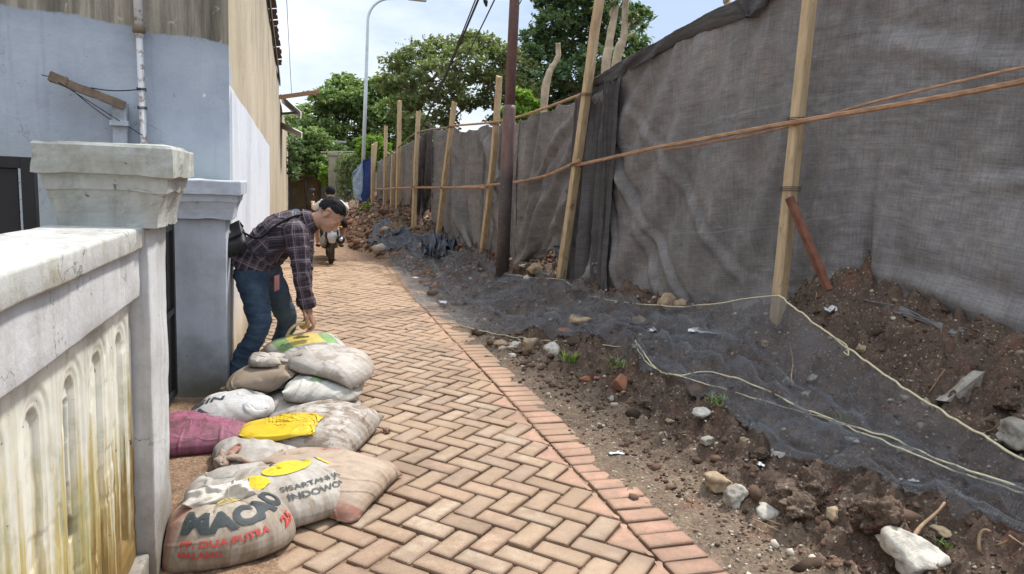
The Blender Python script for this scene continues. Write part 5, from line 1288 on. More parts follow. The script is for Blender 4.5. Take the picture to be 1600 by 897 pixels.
def scrap(px, py, w, label, seed, mat=PLAST, amp=.5, name='plastic_scrap', cat='scrap', dz=.004):
    c = on_ground(px, py, 0, hz); sc = np.dot(c-CAM, _f)/FPX; n = 12; rg = np.random.default_rng(seed)
    a = np.linspace(-.5, .5, n); U, V_ = np.meshgrid(a, a*.55); W_ = w*sc
    Q = np.stack([U+.25*fbm(U*3, V_*3, seed, 2, 1), V_+.25*fbm(U*3, V_*3, seed+4, 2, 1), amp*(.35*np.abs(fbm(U*3, V_*3, seed+8, 3, 2))+.1)], -1)*W_
    Q = Q@rotz(rg.uniform(0, 6.28)).T+c+(0, 0, dz); mb = MB(); mb.grid(Q); o = tag(obj(name, mb, mat, smooth=True), label, cat, 'plastic scraps on the ground')
    sm = o.modifiers.new('t', 'SOLIDIFY'); sm.thickness = .0012
scrap(962, 710, 20, 'curled white plastic strip on the dirt beside the kerb', 1, amp=.3)
scrap(1335, 808, 22, 'white scrap lying between the clods', 2, amp=.3); scrap(1375, 803, 12, 'tiny white scrap right of the clods', 3)
scrap(1425, 772, 14, 'white scrap lying on the lower part of the net', 4, dz=.06); scrap(1188, 728, 14, 'small white scrap among the stones', 5)
scrap(1300, 490, 34, 'torn white plastic on the dark dirt pile', 6, amp=.9); scrap(1020, 528, 22, 'white and red wrapper at the end of the rope', 7, amp=.6, dz=.06)
scrap(1100, 520, 40, 'greyish plastic sheet lying under the net', 8, PLAST, .3); scrap(692, 480, 16, 'flat white scrap under the net by the alley', 9, dz=.05); scrap(648, 440, 10, 'tiny white scrap at the far left of the net', 10, dz=.05)
scrap(935, 428, 22, 'light blue plastic showing through the slit in the cloth', 11, simple('light_blue_plastic', (.45, .55, .68), .5, .1), .9, dz=.08)
scrap(655, 310, 22, 'white sheet showing in the torn gap of the far fence', 12, PLAST, 1.6, dz=.1)

# ================================================================== SACKS
def upsample(Gr, k):
    a, b = Gr.shape[:2]; i = np.arange(a); j = np.arange(b); ti = np.linspace(0, a-1, (a-1)*k+1); tj = np.linspace(0, b-1, (b-1)*k+1)
    def cr(A, t):
        n = A.shape[0]; q = np.clip(np.floor(t).astype(int), 0, n-2); f = (t-q)[:, None, None]
        p0, p1, p2, p3 = A[np.maximum(q-1, 0)], A[q], A[q+1], A[np.minimum(q+2, n-1)]
        return 0.5*(2*p1+(p2-p0)*f+(2*p0-5*p1+4*p2-p3)*f**2+(3*p1-p0-3*p2+p3)*f**3)
    A = cr(Gr, ti); return cr(A.transpose(1, 0, 2), tj).transpose(1, 0, 2)
HFX, HFY, HFD = -1.2, 2.2, .02
HF_ = np.zeros((230, 130))
def hf_add(Gs):
    for q in Gs:
        i = ((q[..., 1]-HFY)/HFD).astype(int).ravel(); j = ((q[..., 0]-HFX)/HFD).astype(int).ravel()
        ok = (i > 0) & (i < 229) & (j > 0) & (j < 129); np.maximum.at(HF_, (i[ok], j[ok]), q[..., 2].ravel()[ok])
def hf_get(x, y):
    i = np.clip(((y-HFY)/HFD).astype(int), 0, 229); j = np.clip(((x-HFX)/HFD).astype(int), 0, 129); return HF_[i, j]
def sim_sack(Wd, Hd, fill, O, U, V, seed, steps=55, nu=40, press=45., coll=(), open_top=True, mouth=1.0, damp=.90, twist=0.0, it=10, floor=True, xmin=-9.0, planes=(), hf=True, bias=.8, grav=7.0, neck=None):
    """two cloth sheets sewn round the rim, filled with loose soil and let settle under gravity.
    O: lower left corner, U, V: directions of its width and height at the start"""
    rg = np.random.default_rng(seed); du = Wd/(nu-1); nv = int(round(Hd/du))+1; dv = Hd/(nv-1)
    U, V = np.array(U, float), np.array(V, float); U /= np.linalg.norm(U); V -= U*(U@V); V /= np.linalg.norm(V); N = np.cross(U, V)
    s_, t_ = np.linspace(0, Wd, nu), np.linspace(0, Hd, nv)
    Su, Tv = np.meshgrid(s_, t_)                                  # (nv, nu)
    base = np.array(O, float)+Su[..., None]*U+Tv[..., None]*V
    tb = np.clip(Tv/Hd, 0, 1); prof_ = np.sin(np.pi*tb**bias); prof_ /= prof_.mean()
    bul = .5*fill/(Wd*Hd)/.637*np.sin(np.pi*Su/Wd)**.8*prof_*.8
    P = np.stack([base-N*bul[..., None], base+N*bul[..., None]])  # 0 front, 1 back
    P += rg.normal(0, .0025, P.shape); vel = np.zeros_like(P)
    rim = np.zeros((nv, nu), bool); rim[0] = rim[:, 0] = rim[:, -1] = True; rim[-1] = True
    target = fill; zs = P[..., 2].min()+.15; g = np.array([0, 0, -grav]); dt = .016
    dd = math.hypot(du, dv)
    def pairs():
        yield (slice(None), slice(0, None, 1), slice(0, -1, 2)), (slice(None), slice(0, None, 1), slice(1, None, 2)), du
    def con(A, B, L, k=1.0):
        d = B-A; l = np.linalg.norm(d, axis=-1, keepdims=True)+1e-9; c = d*((l-L)/l*.5*k); A += c; B -= c
    for st in range(steps):
        # enclosed volume and outward normals
        Nn = np.zeros_like(P); vol = 0
        for q, sg in ((0, -1), (1, 1)):
            a = np.gradient(P[q], axis=1); b = np.gradient(P[q], axis=0); n = np.cross(a, b)*sg; Nn[q] = n
            vol += (P[q]*n).sum()/3
        vol -= 0
        zs += np.clip((target-vol)/target, -1, 1)*.012
        zs = min(zs, P[..., 2].max()+.05)
        nl = np.linalg.norm(Nn, axis=-1, keepdims=True)+1e-9
        pr = press*np.clip(zs-P[..., 2], 0, .30)[..., None]/.12
        acc = g+Nn/nl*np.minimum(pr, 130)
        vel = (vel+acc*dt)*damp; old = P.copy(); P = P+vel*dt
        for k in range(it):
            for p0 in (0, 1):
                A, B = P[:, :, p0:-1:2], P[:, :, p0+1::2]; n = min(A.shape[2], B.shape[2]); con(A[:, :, :n], B[:, :, :n], du)
                A, B = P[:, p0:-1:2], P[:, p0+1::2]; n = min(A.shape[1], B.shape[1]); con(A[:, :n], B[:, :n], dv)
                A, B = P[:, p0:-1:2, :-1], P[:, p0+1::2, 1:]; n = min(A.shape[1], B.shape[1]); con(A[:, :n], B[:, :n], dd, .5)
                A, B = P[:, p0:-1:2, 1:], P[:, p0+1::2, :-1]; n = min(A.shape[1], B.shape[1]); con(A[:, :n], B[:, :n], dd, .5)
            for p0 in range(4):                                   # a little bending stiffness
                A, B = P[:, :, p0:-2:4], P[:, :, p0+2::4]; n = min(A.shape[2], B.shape[2]); d = np.linalg.norm(B[:, :, :n]-A[:, :, :n], axis=-1, keepdims=True)
                A, B = A[:, :, :n], B[:, :, :n]; c = (B-A)*np.clip((d-2*du*.93)/(d+1e-9), -1, 0)*.06; A += c; B -= c
                A, B = P[:, p0:-2:4], P[:, p0+2::4]; n = min(A.shape[1], B.shape[1]); A, B = A[:, :n], B[:, :n]
                d = np.linalg.norm(B-A, axis=-1, keepdims=True); c = (B-A)*np.clip((d-2*dv*.93)/(d+1e-9), -1, 0)*.06; A += c; B -= c
            m_ = (P[0]+P[1])*.5; P[:, rim] = m_[rim]
            if neck:
                kw = neck[1]*np.exp(-((Tv/Hd-neck[0])/neck[2])**2)[None, ..., None]; mid_ = P.mean(axis=(0, 2), keepdims=True); P = P+(mid_-P)*kw
            for c, r in coll:                                      # rest on what lies below
                q = (P-c)/r; l = np.linalg.norm(q, axis=-1, keepdims=True); ins = l < 1
                P = np.where(ins, c+q/(l+1e-9)*r, P); old = np.where(ins, old+(P-old)*.6, old)
            for c, n_ in planes:
                d_ = ((P-c)*n_).sum(-1, keepdims=True); P = np.where(d_ < 0, P-d_*n_, P); old = np.where(d_ < 0, old+(P-old)*.5, old)
            if hf and k % 3 == 0:
                h_ = hf_get(P[..., 0], P[..., 1])+.004; pen = h_-P[..., 2]; ins = (pen > 0) & (pen < .13) & (h_ > .03)
                P[..., 2] = np.where(ins, h_, P[..., 2]); old[..., :2] = np.where(ins[..., None], old[..., :2]+(P-old)[..., :2]*.7, old[..., :2])
            if floor:
                gz_ = .008; below = P[..., 2] < gz_
                P[..., 2] = np.maximum(P[..., 2], gz_)
                P[..., :2] = np.where(below[..., None], old[..., :2], P[..., :2])
        P[..., 0] = np.maximum(P[..., 0], xmin)
        vel = (P-old)/dt
        sp = np.linalg.norm(vel, axis=-1, keepdims=True); vel *= np.minimum(1, 3.0/(sp+1e-9))
    return P
def sack_mat(name, c, dirt=(.20, .145, .10), amt=.5, bands=(), low=.5, rough=.6, mudtop=0.0):
    """woven plastic; bands: (u0, u1, v0, v1, colour, strength) printed on the cloth, worn away in places"""
    m = Mt(name, rough, .35); v = m.uv(); u = m.sep(v); p = m.objco(); Z = m.sep(p)[2]
    n = m.noise(9, 6, .7, p); f = m.noise(60, 4, .7, m.map(v, (1, .35, 1))); st = m.noise(1, 5, .65, m.map(v, (28, 4, 1)))
    cc = m.ramp(n, (.3, tuple(t*.86 for t in c)), (.7, tuple(min(.85, t*1.06) for t in c)))
    for u0, u1, v0, v1, bc, k in bands:
        w = m.math('MULTIPLY', m.math('SUBTRACT', m.noise(30, 3, .6, v), .5), .012)
        uu_, vv_ = m.math('ADD', u[0], w), m.math('ADD', u[1], w)
        a = m.math('MULTIPLY', m.rng(uu_, u0-.004, u0+.004), m.rng(uu_, u1+.004, u1-.004)); b = m.math('MULTIPLY', m.rng(vv_, v0-.004, v0+.004), m.rng(vv_, v1+.004, v1-.004))
        cc = m.mix(m.math('MULTIPLY', m.math('MULTIPLY', m.math('MULTIPLY', a, b), k), m.rng(m.noise(26, 5, .7, v), .30, .52, .35, 1.0)), cc, bc)
    d = m.math('MULTIPLY', m.ramp(m.noise(6, 6, .72, m.map(p, loc=(2, 5, 1))), (.45, 0.), (.57, 1.)), amt)
    d = m.math('MAXIMUM', d, m.math('MULTIPLY', m.math('MULTIPLY', m.rng(m.math('ADD', Z, m.math('MULTIPLY', n, -.50)), .10, -.12), m.rng(st, .35, .6, .45, 1.)), low))
    if mudtop:
        mst = m.math('ADD', m.math('MULTIPLY', m.noise(5, 5, .75, m.map(p, loc=(7, 3, 4))), .62), m.math('MULTIPLY', m.noise(1, 5, .7, m.map(v, (34, 5, 1))), .38)); d = m.math('MAXIMUM', d, m.math('MULTIPLY', m.ramp(mst, (.44, 0.), (.54, 1.)), mudtop))
    d = m.math('MAXIMUM', d, m.math('MULTIPLY', m.ramp(m.noise(1, 6, .75, m.map(v, (22, 9, 1), (5, 5, 0))), (.50, 0.), (.62, .8)), amt))
    cc = m.mix(d, cc, m.mix(f, tuple(t*.6 for t in dirt), tuple(t*1.25 for t in dirt)))
    m.col(cc); m.bump(f, .35, .003); m.bump(st, .35, .004); m.bump(m.noise(17, 4, .6, m.map(v, (1.6, .5, 1))), .22, .008); return m.m
SACKS = {}
def sack(label, mat, Wd, Hd, fill, O, U, V, seed, name='sack', group='soil sacks heaped by the wall', cat='sack', up=3, crease=1.0, **k):
    Un, Vn = np.array(U, float), np.array(V, float); Un /= np.linalg.norm(Un); Vn -= Un*(Un@Vn); Vn /= np.linalg.norm(Vn)
    if k.pop('mid', False): O = np.array(O, float)-Un*Wd/2-Vn*Hd/2
    P = sim_sack(Wd, Hd, fill, O, U, V, seed, **k)
    Gs = [upsample(P[q], up) for q in (0, 1)]; a, b = Gs[0].shape[:2]
    uu_, vv_ = np.meshgrid(np.linspace(0, Wd, b), np.linspace(0, Hd, a))
    # fine creases of the cloth
    for q in (0, 1):
        n = np.cross(np.gradient(Gs[q], axis=1), np.gradient(Gs[q], axis=0))*(-1 if q == 0 else 1); n /= np.linalg.norm(n, axis=-1, keepdims=True)+1e-9
        env = np.clip(np.minimum(np.minimum(uu_, Wd-uu_), np.minimum(vv_, Hd-vv_))/.04, 0, 1)
        rid_ = lambda a, b, sd: np.maximum(0, 1-np.abs(vnoise(a, b, q*5, sd))*5.5)
        wp = .6*vnoise(uu_*5, vv_*5, 9, seed)
        cr_ = .0105*rid_(uu_*16+wp*2, vv_*3.0+wp, seed)*np.clip(vnoise(uu_*4, vv_*4, 1, seed+8)+.35, 0, 1)+.009*rid_(uu_*4+wp, vv_*13+wp*2, seed+4)*np.clip(vnoise(uu_*4, vv_*4, 2, seed+9)+.2, 0, 1)+.005*fbm(uu_*6, vv_*6, q*5, 2, seed+3)
        Gs[q] = Gs[q]+n*(crease*cr_*env)[..., None]
    mb = MB(); mb.grid(Gs[0], True); mb.grid(Gs[1], False)
    hf_add(Gs)
    uv = np.concatenate([np.stack([uu_+2.0, vv_], -1).reshape(-1, 2), np.stack([uu_, vv_], -1).reshape(-1, 2)])
    Va = mb.verts(); c = np.array([Va[:, 0].mean(), Va[:, 1].mean(), Va[:, 2].min()])
    o = obj(name, mb, mat, None, c, smooth=True, uv=uv); tag(o, label, cat, group)
    bm = bmesh.new(); bm.from_mesh(o.data); bmesh.ops.remove_doubles(bm, verts=bm.verts, dist=1e-5); bm.to_mesh(o.data); bm.free()
    SACKS[label] = (o, Gs, Wd, Hd); return o, Gs
def ink(name, c, worn=.5):
    m = Mt(name, .6, .3); v = m.pos(); k = m.ramp(m.noise(55, 4, .7, v), (.38, worn), (.56, 1.0))
    k = m.math('MULTIPLY', k, m.ramp(m.noise(14, 4, .7, v), (.30, worn), (.50, 1.0)))
    m.col(m.mix(m.noise(30, 3, .6, v), tuple(t*.8 for t in c), tuple(min(1, t*1.2) for t in c)))
    tr = m.n('ShaderNodeBsdfTransparent'); mx = m.n('ShaderNodeMixShader'); m.l(k, mx.inputs[0]); m.l(tr.outputs[0], mx.inputs[1]); m.l(m.b.outputs[0], mx.inputs[2]); m.l(mx.outputs[0], m.o.inputs[0]); return m.m
def on_cloth(Gs, q, Wd, Hd, uv, lift=.0016):
    Gx = Gs[q]; a, b = Gx.shape[:2]; n = np.cross(np.gradient(Gx, axis=1), np.gradient(Gx, axis=0))*(-1 if q == 0 else 1); n /= np.linalg.norm(n, axis=-1, keepdims=True)+1e-9
    x = np.clip(uv[:, 0]/Wd*(b-1), 0, b-1.001); y = np.clip(uv[:, 1]/Hd*(a-1), 0, a-1.001); i, j = y.astype(int), x.astype(int); fy, fx = (y-i)[:, None], (x-j)[:, None]
    def L(A): return (A[i, j]*(1-fx)+A[i, j+1]*fx)*(1-fy)+(A[i+1, j]*(1-fx)+A[i+1, j+1]*fx)*fy
    return L(Gx)+L(n)*lift
def fine(V2, F, step):
    bm = bmesh.new(); vs_ = [bm.verts.new((x, y, 0)) for x, y in V2]
    for f in F:
        try: bm.faces.new([vs_[i] for i in f])
        except ValueError: pass
    bmesh.ops.triangulate(bm, faces=bm.faces[:])
    for _ in range(7):
        e = [e for e in bm.edges if e.calc_length() > step]
        if not e: break
        bmesh.ops.subdivide_edges(bm, edges=e, cuts=1); bmesh.ops.triangulate(bm, faces=bm.faces[:])
    bm.verts.index_update(); V = np.array([v.co[:2] for v in bm.verts]); F2 = [tuple(v.index for v in f.verts) for f in bm.faces]; bm.free(); return V, F2
def text_mesh(s, size, bold=.0, shear=0.0, space=1.0):
    cu = bpy.data.curves.new('t', 'FONT'); cu.body = s; cu.size = size; cu.offset = bold; cu.shear = shear; cu.space_character = space; cu.resolution_u = 3
    o = bpy.data.objects.new('t', cu); COL.objects.link(o); dg = bpy.context.evaluated_depsgraph_get(); dg.update()
    me = bpy.data.meshes.new_from_object(o.evaluated_get(dg)); V = np.array([v.co[:2] for v in me.vertices]); F = [tuple(p.vertices) for p in me.polygons]
    bpy.data.objects.remove(o); bpy.data.curves.remove(cu); bpy.data.meshes.remove(me); return V, F
def decal(parent, Gs, q, Wd, Hd, V2, F, mat, name, u0, v0, rot=0.0, lift=.0048, step=.005, flip=False):
    c, s = math.cos(rot), math.sin(rot); V2 = np.asarray(V2, float)
    if flip: V2 = V2*np.array([-1, 1])
    V, F2 = fine(V2@np.array([[c, s], [-s, c]])+np.array([u0, v0]), F, step)
    return put(name, on_cloth(Gs, q, Wd, Hd, V, lift), F2, mat, parent, smooth=True)
def blob(w, h, seed, n=40, wob=.12):
    a = np.linspace(0, 2*np.pi, n, endpoint=False); r = 1+wob*vnoise(np.cos(a)*1.5+seed, np.sin(a)*1.5, 0, seed)
    return np.column_stack([np.cos(a)*w/2*r, np.sin(a)*h/2*r]), [tuple(range(n))]
OFFW = (.60, .57, .52); WHITE = (.55, .535, .50)
REDP = (.52, .13, .10); YELP = (.68, .50, .03); GRNP = (.10, .34, .05)
INKB = ink('black_print', (.035, .045, .05), .85); INKR = ink('red_print', (.45, .06, .05), .8); INKY = ink('yellow_print', (.62, .48, .03), .75); INKG = ink('green_print', (.09, .33, .05), .7)
def C3(x, y, z): return np.array([x, y, z], float)
def plane(p, n): n = np.array(n, float); return (np.array(p, float), n/np.linalg.norm(n))
# bottom layer: long white and green one along the right, muddy one, plain ones under the heap
M12 = sack_mat('sack_white_green', (.66, .67, .62), amt=.4, low=.7, bands=((.06, .12, .15, .9, GRNP, .8), (.16, .19, .25, .9, GRNP, .7), (2.06, 2.12, .15, .9, GRNP, .8)))
M5 = sack_mat('sack_plain', WHITE, amt=.65, low=.7)
sack('dull white sack squashed under the middle of the heap', M5, .58, .80, .066, (.05, 4.72, .14), (1, .1, 0), (-.1, 1, .05), 61, mid=True)
sack('dull white sack pressed under the pale greyish one', M5, .72, .95, .100, (.04, 5.42, .22), (1, .1, 0), (.1, 1, .02), 63, mid=True)
sack('dull white sack buried high in the middle of the heap', M5, .56, .80, .055, (-.02, 5.02, .34), (1, .1, 0), (.0, 1, .0), 65, mid=True)
s12, G12 = sack('long white sack with green marks along the right side of the heap', M12, .46, 1.05, .046, (.13, 4.92, .27), (.75, -.1, -.55), (.05, 1, .04), 53, mid=True)
M6 = sack_mat('sack_muddy', (.60, .58, .54), amt=.9, low=.8, mudtop=.95, dirt=(.17, .115, .075))
s6, G6 = sack('bulging white sack smeared with brown mud, right of the yellow bag', M6, .56, .80, .048, (-.02, 4.18, .27), (.42, .85, .32), (-.85, .40, .05), 23, mid=True, bias=.6, neck=(.85, .08, .07))
M7 = sack_mat('sack_lettered', (.66, .67, .68), amt=.45, low=.7)
s7, G7 = sack('white sack with black capital letters, mostly under the brown woven sack', M7, .44, .46, .030, (-.30, 4.40, .16), (.95, -.1, 0), (.02, .8, .40), 29, mid=True)
V, F = text_mesh('MESIN', .085, .003); decal(s7, G7, 1, .44, .46, V, F, INKB, 'lettering', .06, .22, .0)
V, F = text_mesh('JESA', .07, .003); decal(s7, G7, 1, .44, .46, V, F, INKB, 'lettering', .08, .14, .0)
# far end of the heap
sack('white muddy sack at the far top of the heap behind the printed one', sack_mat('sack_far', (.66, .65, .61), amt=.45, low=.4, mudtop=.7), .50, .70, .048, (.16, 5.72, .48), (1, .0, 0), (.05, 1, .1), 59, mid=True)
M11 = sack_mat('sack_printed', (.55, .53, .48), amt=.45, low=.5, bands=((.10, .18, .14, .52, GRNP, .9), (.18, .36, .14, .52, (.64, .50, .03), .92), (.36, .44, .14, .52, GRNP, .9), (.18, .36, .06, .16, (.10, .13, .20), .8)), mudtop=.3)
s11, G11 = sack('sack with a green and yellow printed panel that the man is gripping', M11, .50, .58, .031, (.07, 5.26, .74), (1, .12, .08), (.0, .62, .78), 47, mid=True, planes=(plane((0, 5.55, .3), (0, -.85, .5)),))
V, F = blob(.10, .06, 4, wob=.25); decal(s11, G11, 1, .52, .62, V, F, ink('brown_print', (.07, .04, .015), .6), 'printed_oval', .27, .36)
# upper layer
M10 = sack_mat('sack_woven_brown', (.32, .25, .18), amt=.6, low=.5, bands=((.0, .03, 0, 9, (.62, .60, .55), .9),))
s10, G10 = sack('flattened brown woven sack with white hem by the shoe of the standing man', M10, .38, .62, .014, (-.20, 4.80, .22), (.2, .95, .05), (.95, -.1, .35), 41, mid=True)
M9 = sack_mat('sack_grey_white', (.58, .545, .50), amt=.75, low=.6, mudtop=.55)
s9, G9 = sack('pale greyish sack on top of the heap with a loose pleated neck', M9, .54, .86, .036, (.06, 4.76, .52), (.15, .95, .05), (-.95, .2, -.05), 37, mid=True, bias=.5, neck=(.74, .10, .07))
M3 = sack_mat('sack_beige', (.50, .385, .29), amt=.6, low=.7, bands=((.03, .10, 0, 9, (.42, .11, .09), .8), (.45, .52, 0, 9, (.42, .11, .09), .8), (2.03, 2.10, 0, 9, (.42, .11, .09), .7), (2.45, 2.52, 0, 9, (.42, .11, .09), .7)))
sack('dull sack pressed flat under the beige striped one', M5, .46, .50, .024, (-.12, 3.80, .10), (1, .1, 0), (-.05, 1, .05), 67, mid=True)
s3, G3 = sack('long beige sack with red stripes along both edges, slumped behind the yellow patched one', M3, .48, .92, .036, (-.05, 3.50, .26), (.45, .75, .25), (-.57, .60, .26), 12, bias=.55, mid=True, neck=(.78, .06, .08))
M8 = sack_mat('bag_yellow', YELP, dirt=(.45, .22, .02), amt=.35, low=.15, rough=.35)
s8, G8 = sack('crumpled yellow plastic bag squeezed between the white sacks', M8, .22, .42, .0024, (-.12, 4.00, .36), (.35, .85, .1), (.85, .30, .15), 33, mid=True, name='plastic_bag', cat='plastic bag', group=None)
M2 = sack_mat('sack_white', WHITE, amt=.55, low=.95, dirt=(.24, .19, .14), bands=((.02, .50, .58, .65, (.62, .14, .11), .85),))
L2 = 'white sack with faded yellow patch and small black lettering, leaning between two striped sacks'
s2, G2 = sack(L2, M2, .52, .74, .040, (-.19, 3.00, .03), (1, .50, 0), (-.30, .58, .62), 8, crease=.3, xmin=-.48, hf=False, bias=.6, steps=40, grav=5., neck=(.88, .08, .06), planes=(plane((-.1, 3.52, .1), (.1, -.86, .50)),))
V, F = blob(.25, .13, 5, wob=.10); decal(s2, G2, 1, .52, .74, V, F, INKY, 'yellow_patch', .27, .40, .1)
V, F = blob(.11, .12, 8, wob=.2); decal(s2, G2, 1, .52, .74, V, F, INKY, 'yellow_patch', .11, .31)
V, F = blob(.09, .10, 9, wob=.2); decal(s2, G2, 1, .52, .74, V, F, INKY, 'yellow_patch', .46, .36)
V, F = text_mesh('JJa', .10, .002, .25); decal(s2, G2, 1, .52, .74, V, F, INKB, 'lettering', .20, .50, .15)
V, F = text_mesh('SISARTANI JA', .036, .0008); decal(s2, G2, 1, .52, .74, V, F, INKB, 'lettering', .18, .225, .0)
V, F = text_mesh('INDOWOVEN', .040, .0008); decal(s2, G2, 1, .52, .74, V, F, INKB, 'lettering', .19, .175, .0)
sack('plain white sack end squeezed behind the standing cream sack', M5, .40, .46, .020, (-.50, 3.20, .06), (1, .1, 0), (-.05, .5, .8), 19, xmin=-.49, hf=False, planes=(plane((-.3, 3.50, .1), (.12, -.92, .36)),))
# standing sack with the big black word
M1 = sack_mat('sack_cream', (.48, .44, .375), amt=.75, low=.95, bands=((0.0, .06, 0, 9, REDP, .75), (.08, .44, .58, .66, REDP, .7), (2.0, 2.07, 0, 9, REDP, .7)))
L1 = 'cream standing sack with big black word and red side stripe, nearest to the pillar'
s1, G1 = sack(L1, M1, .44, .66, .030, (-.50, 2.82, .02), (1, .30, 0), (-.06, .30, 1), 3, crease=.25, xmin=-.495, hf=False, bias=.55, steps=40, grav=4., press=40., neck=(.80, .10, .07), planes=(plane((-.3, 3.17, .1), (.22, -.95, .22)),))
V, F = text_mesh('MACAO', .096, .006, 0, 1.02); V[:, 1] *= 1.12
decal(s1, G1, 1, .44, .66, V, F, INKB, 'lettering', .075, .252, .10, .0048)
V, F = text_mesh('PP. DUA PUTRA', .030, .0012); decal(s1, G1, 1, .44, .66, V, F, INKR, 'lettering', .085, .205, .08)
V, F = text_mesh('MALANG', .024, .0008); decal(s1, G1, 1, .44, .66, V, F, INKR, 'lettering', .085, .172, .08)
V, F = text_mesh('25', .055, .002); decal(s1, G1, 1, .44, .66, V, F, INKR, 'lettering', .345, .20, .2)
V, F = blob(.16, .045, 3); decal(s1, G1, 1, .44, .66, V, F, ink('faded_yellow', (.55, .42, .10), .25), 'faded_patch', .20, .40)
# loose cloth of the sack mouths, folded over
def flap(parent, Gs, Wd, Hd, u, v, w, h, mat, seed, tilt=(0, 0)):
    q = on_cloth(Gs, 1, Wd, Hd, np.array([[u, v]]), .012)[0]; a, b = np.meshgrid(np.linspace(-.5, .5, 34), np.linspace(-.5, .5, 26))
    r_ = np.hypot(a*1.1, b*1.3); ph = np.arctan2(b, a)
    x = a*w*(1-.25*np.abs(b))+.10*w*fbm(a*3+seed, b*3, 0, 2, seed); y = b*h+.12*h*fbm(a*3, b*3+seed, 4, 2, seed)
    z = .25*h*np.maximum(0, 1-np.abs(vnoise(ph*2.2+seed, r_*2, 0, seed))*3)*r_+.10*h*fbm(a*5, b*5, seed, 3, seed)-.55*h*r_**2+.18*h
    P = np.stack([x, y*.8+tilt[0]*0, z], -1); t = np.array([1, .25, 0]); t /= np.linalg.norm(t); nn = np.array([.05, -.75, .66]); nn /= np.linalg.norm(nn); bb = np.cross(nn, t)
    P = P[..., :1]*t+P[..., 1:2]*bb+P[..., 2:]*nn+q; mb = MB(); mb.grid(P); o = obj('flap', mb, mat, parent, smooth=True, uv=np.stack([a+.5, b+.5], -1).reshape(-1, 2)); o.modifiers.new('t', 'SOLIDIFY').thickness = .003; return o
FLAP = sack_mat('sack_flap', (.60, .57, .51), amt=.45, low=.2)
flap(s1, G1, .44, .66, .20, .43, .26, .15, FLAP, 3)
M4 = sack_mat('sack_pink', (.42, .12, .22), dirt=(.10, .05, .045), amt=.85, low=.8)
s4, G4 = sack('pink sack of soil with frayed dirty front, lying alone by the gate', M4, .50, .50, .038, (-.74, 3.94, .10), (1, .1, 0), (-.05, .85, .5), 17, hf=False, bias=.8, grav=4., steps=40)
# loose pink threads and a pale tuft
THR = simple('pink_thread', (.55, .22, .32), .7, .2, 20, 0)
rg = np.random.default_rng(3); mb = MB()
for i in range(26):
    uv0 = np.array([[rg.uniform(.12, .42), rg.uniform(.06, .26)]]); q = on_cloth(G4, 1, .50, .50, uv0, .004)[0]; d = rg.normal(size=3)*(.06, .02, .03)
    mb.tube(bend(q-d, q+d*.8+(0, -.01, 0), 6, i, .15), .0011, 4)
obj('threads', mb, THR, s4)
scrap(545, 678, 26, 'crumpled white plastic knot at the foot of the muddy sack', 21, PLAST, 1.2)
scrap(428, 706, 16, 'small bright yellow scrap between the pink and striped sacks', 22, M8, .6, dz=.16)

# ================================================================== PEOPLE
def skin_mat(name, c):
    m = Mt(name, .5, .35); v = m.pos()
    m.col(m.mix(m.noise(20, 4, .6, v), tuple(t*.88 for t in c), tuple(t*1.1 for t in c))); m.bump(m.noise(160, 3, .6, v), .15, .002)
    m.b.inputs['Subsurface Weight'].default_value = .08; m.b.inputs['Subsurface Radius'].default_value = (.012, .005, .003); return m.m
SKIN = skin_mat('skin', (.40, .225, .15)); HAIR = Mt('black_hair', .7, .12)
_n = HAIR.noise(1, 4, .6, HAIR.map(HAIR.objco(), (90, 90, 12))); HAIR.col(HAIR.ramp(_n, (.3, (.006, .006, .007)), (.7, (.018, .017, .018)))); HAIR.bump(_n, .7, .006); HAIR = HAIR.m
def bone_uv(V, bones):
    """cloth coordinates that follow the limbs: angle round the nearest bone, distance along it"""
    best = np.full(len(V), 1e9); uv = np.zeros((len(V), 2)); off = 0.0
    for a, b, sgn in bones:
        a, b = np.array(a, float), np.array(b, float); d = b-a; L = np.linalg.norm(d); d = d/L
        t = (V-a)@d; q = V-a-np.outer(np.clip(t, 0, L), d); r = np.linalg.norm(q, axis=1); q = V-a-np.outer(t, d)
        sd = np.array([0, 1., 0]); sd -= d*(sd@d); sd /= np.linalg.norm(sd); o = np.cross(d, sd)
        ang = np.arctan2(q@o, -(q@sd))                       # seam on the far side
        k = r < best; best = np.where(k, r, best)
        uv[k, 0] = (ang*np.median(r[k]) if k.any() else 0)[k] if k.any() else 0
        uv[k, 1] = (t+off)[k]; off += L*sgn
    return uv
def cloth_wrinkle(V, F, amp, seed, fx=(9, 9, 16), ridge=1.0):
    me = mesh_np('t', V, F); n = np.zeros(len(V)*3, np.float32); me.vertices.foreach_get('normal', n); bpy.data.meshes.remove(me); n = n.reshape(-1, 3)
    w = fbm(V[:, 0]*fx[0]+seed, V[:, 1]*fx[1], V[:, 2]*fx[2], 3, seed)
    rdg = np.maximum(0, 1-np.abs(vnoise(V[:, 0]*fx[0]*.8+V[:, 2]*fx[2]*.6, V[:, 1]*fx[1]*.7, V[:, 2]*fx[2]*.7, seed+5))*5)
    return V+n*(amp*(.6*w+ridge*rdg*.8))[:, None]
def finger(mb, pts, r0, r1): mb.limb(pts, np.linspace(r0, r1, len(pts)), 9, (0.3, 1, .2), None, 3)
g = lambda x, y, Y: atY(x, y, Y)
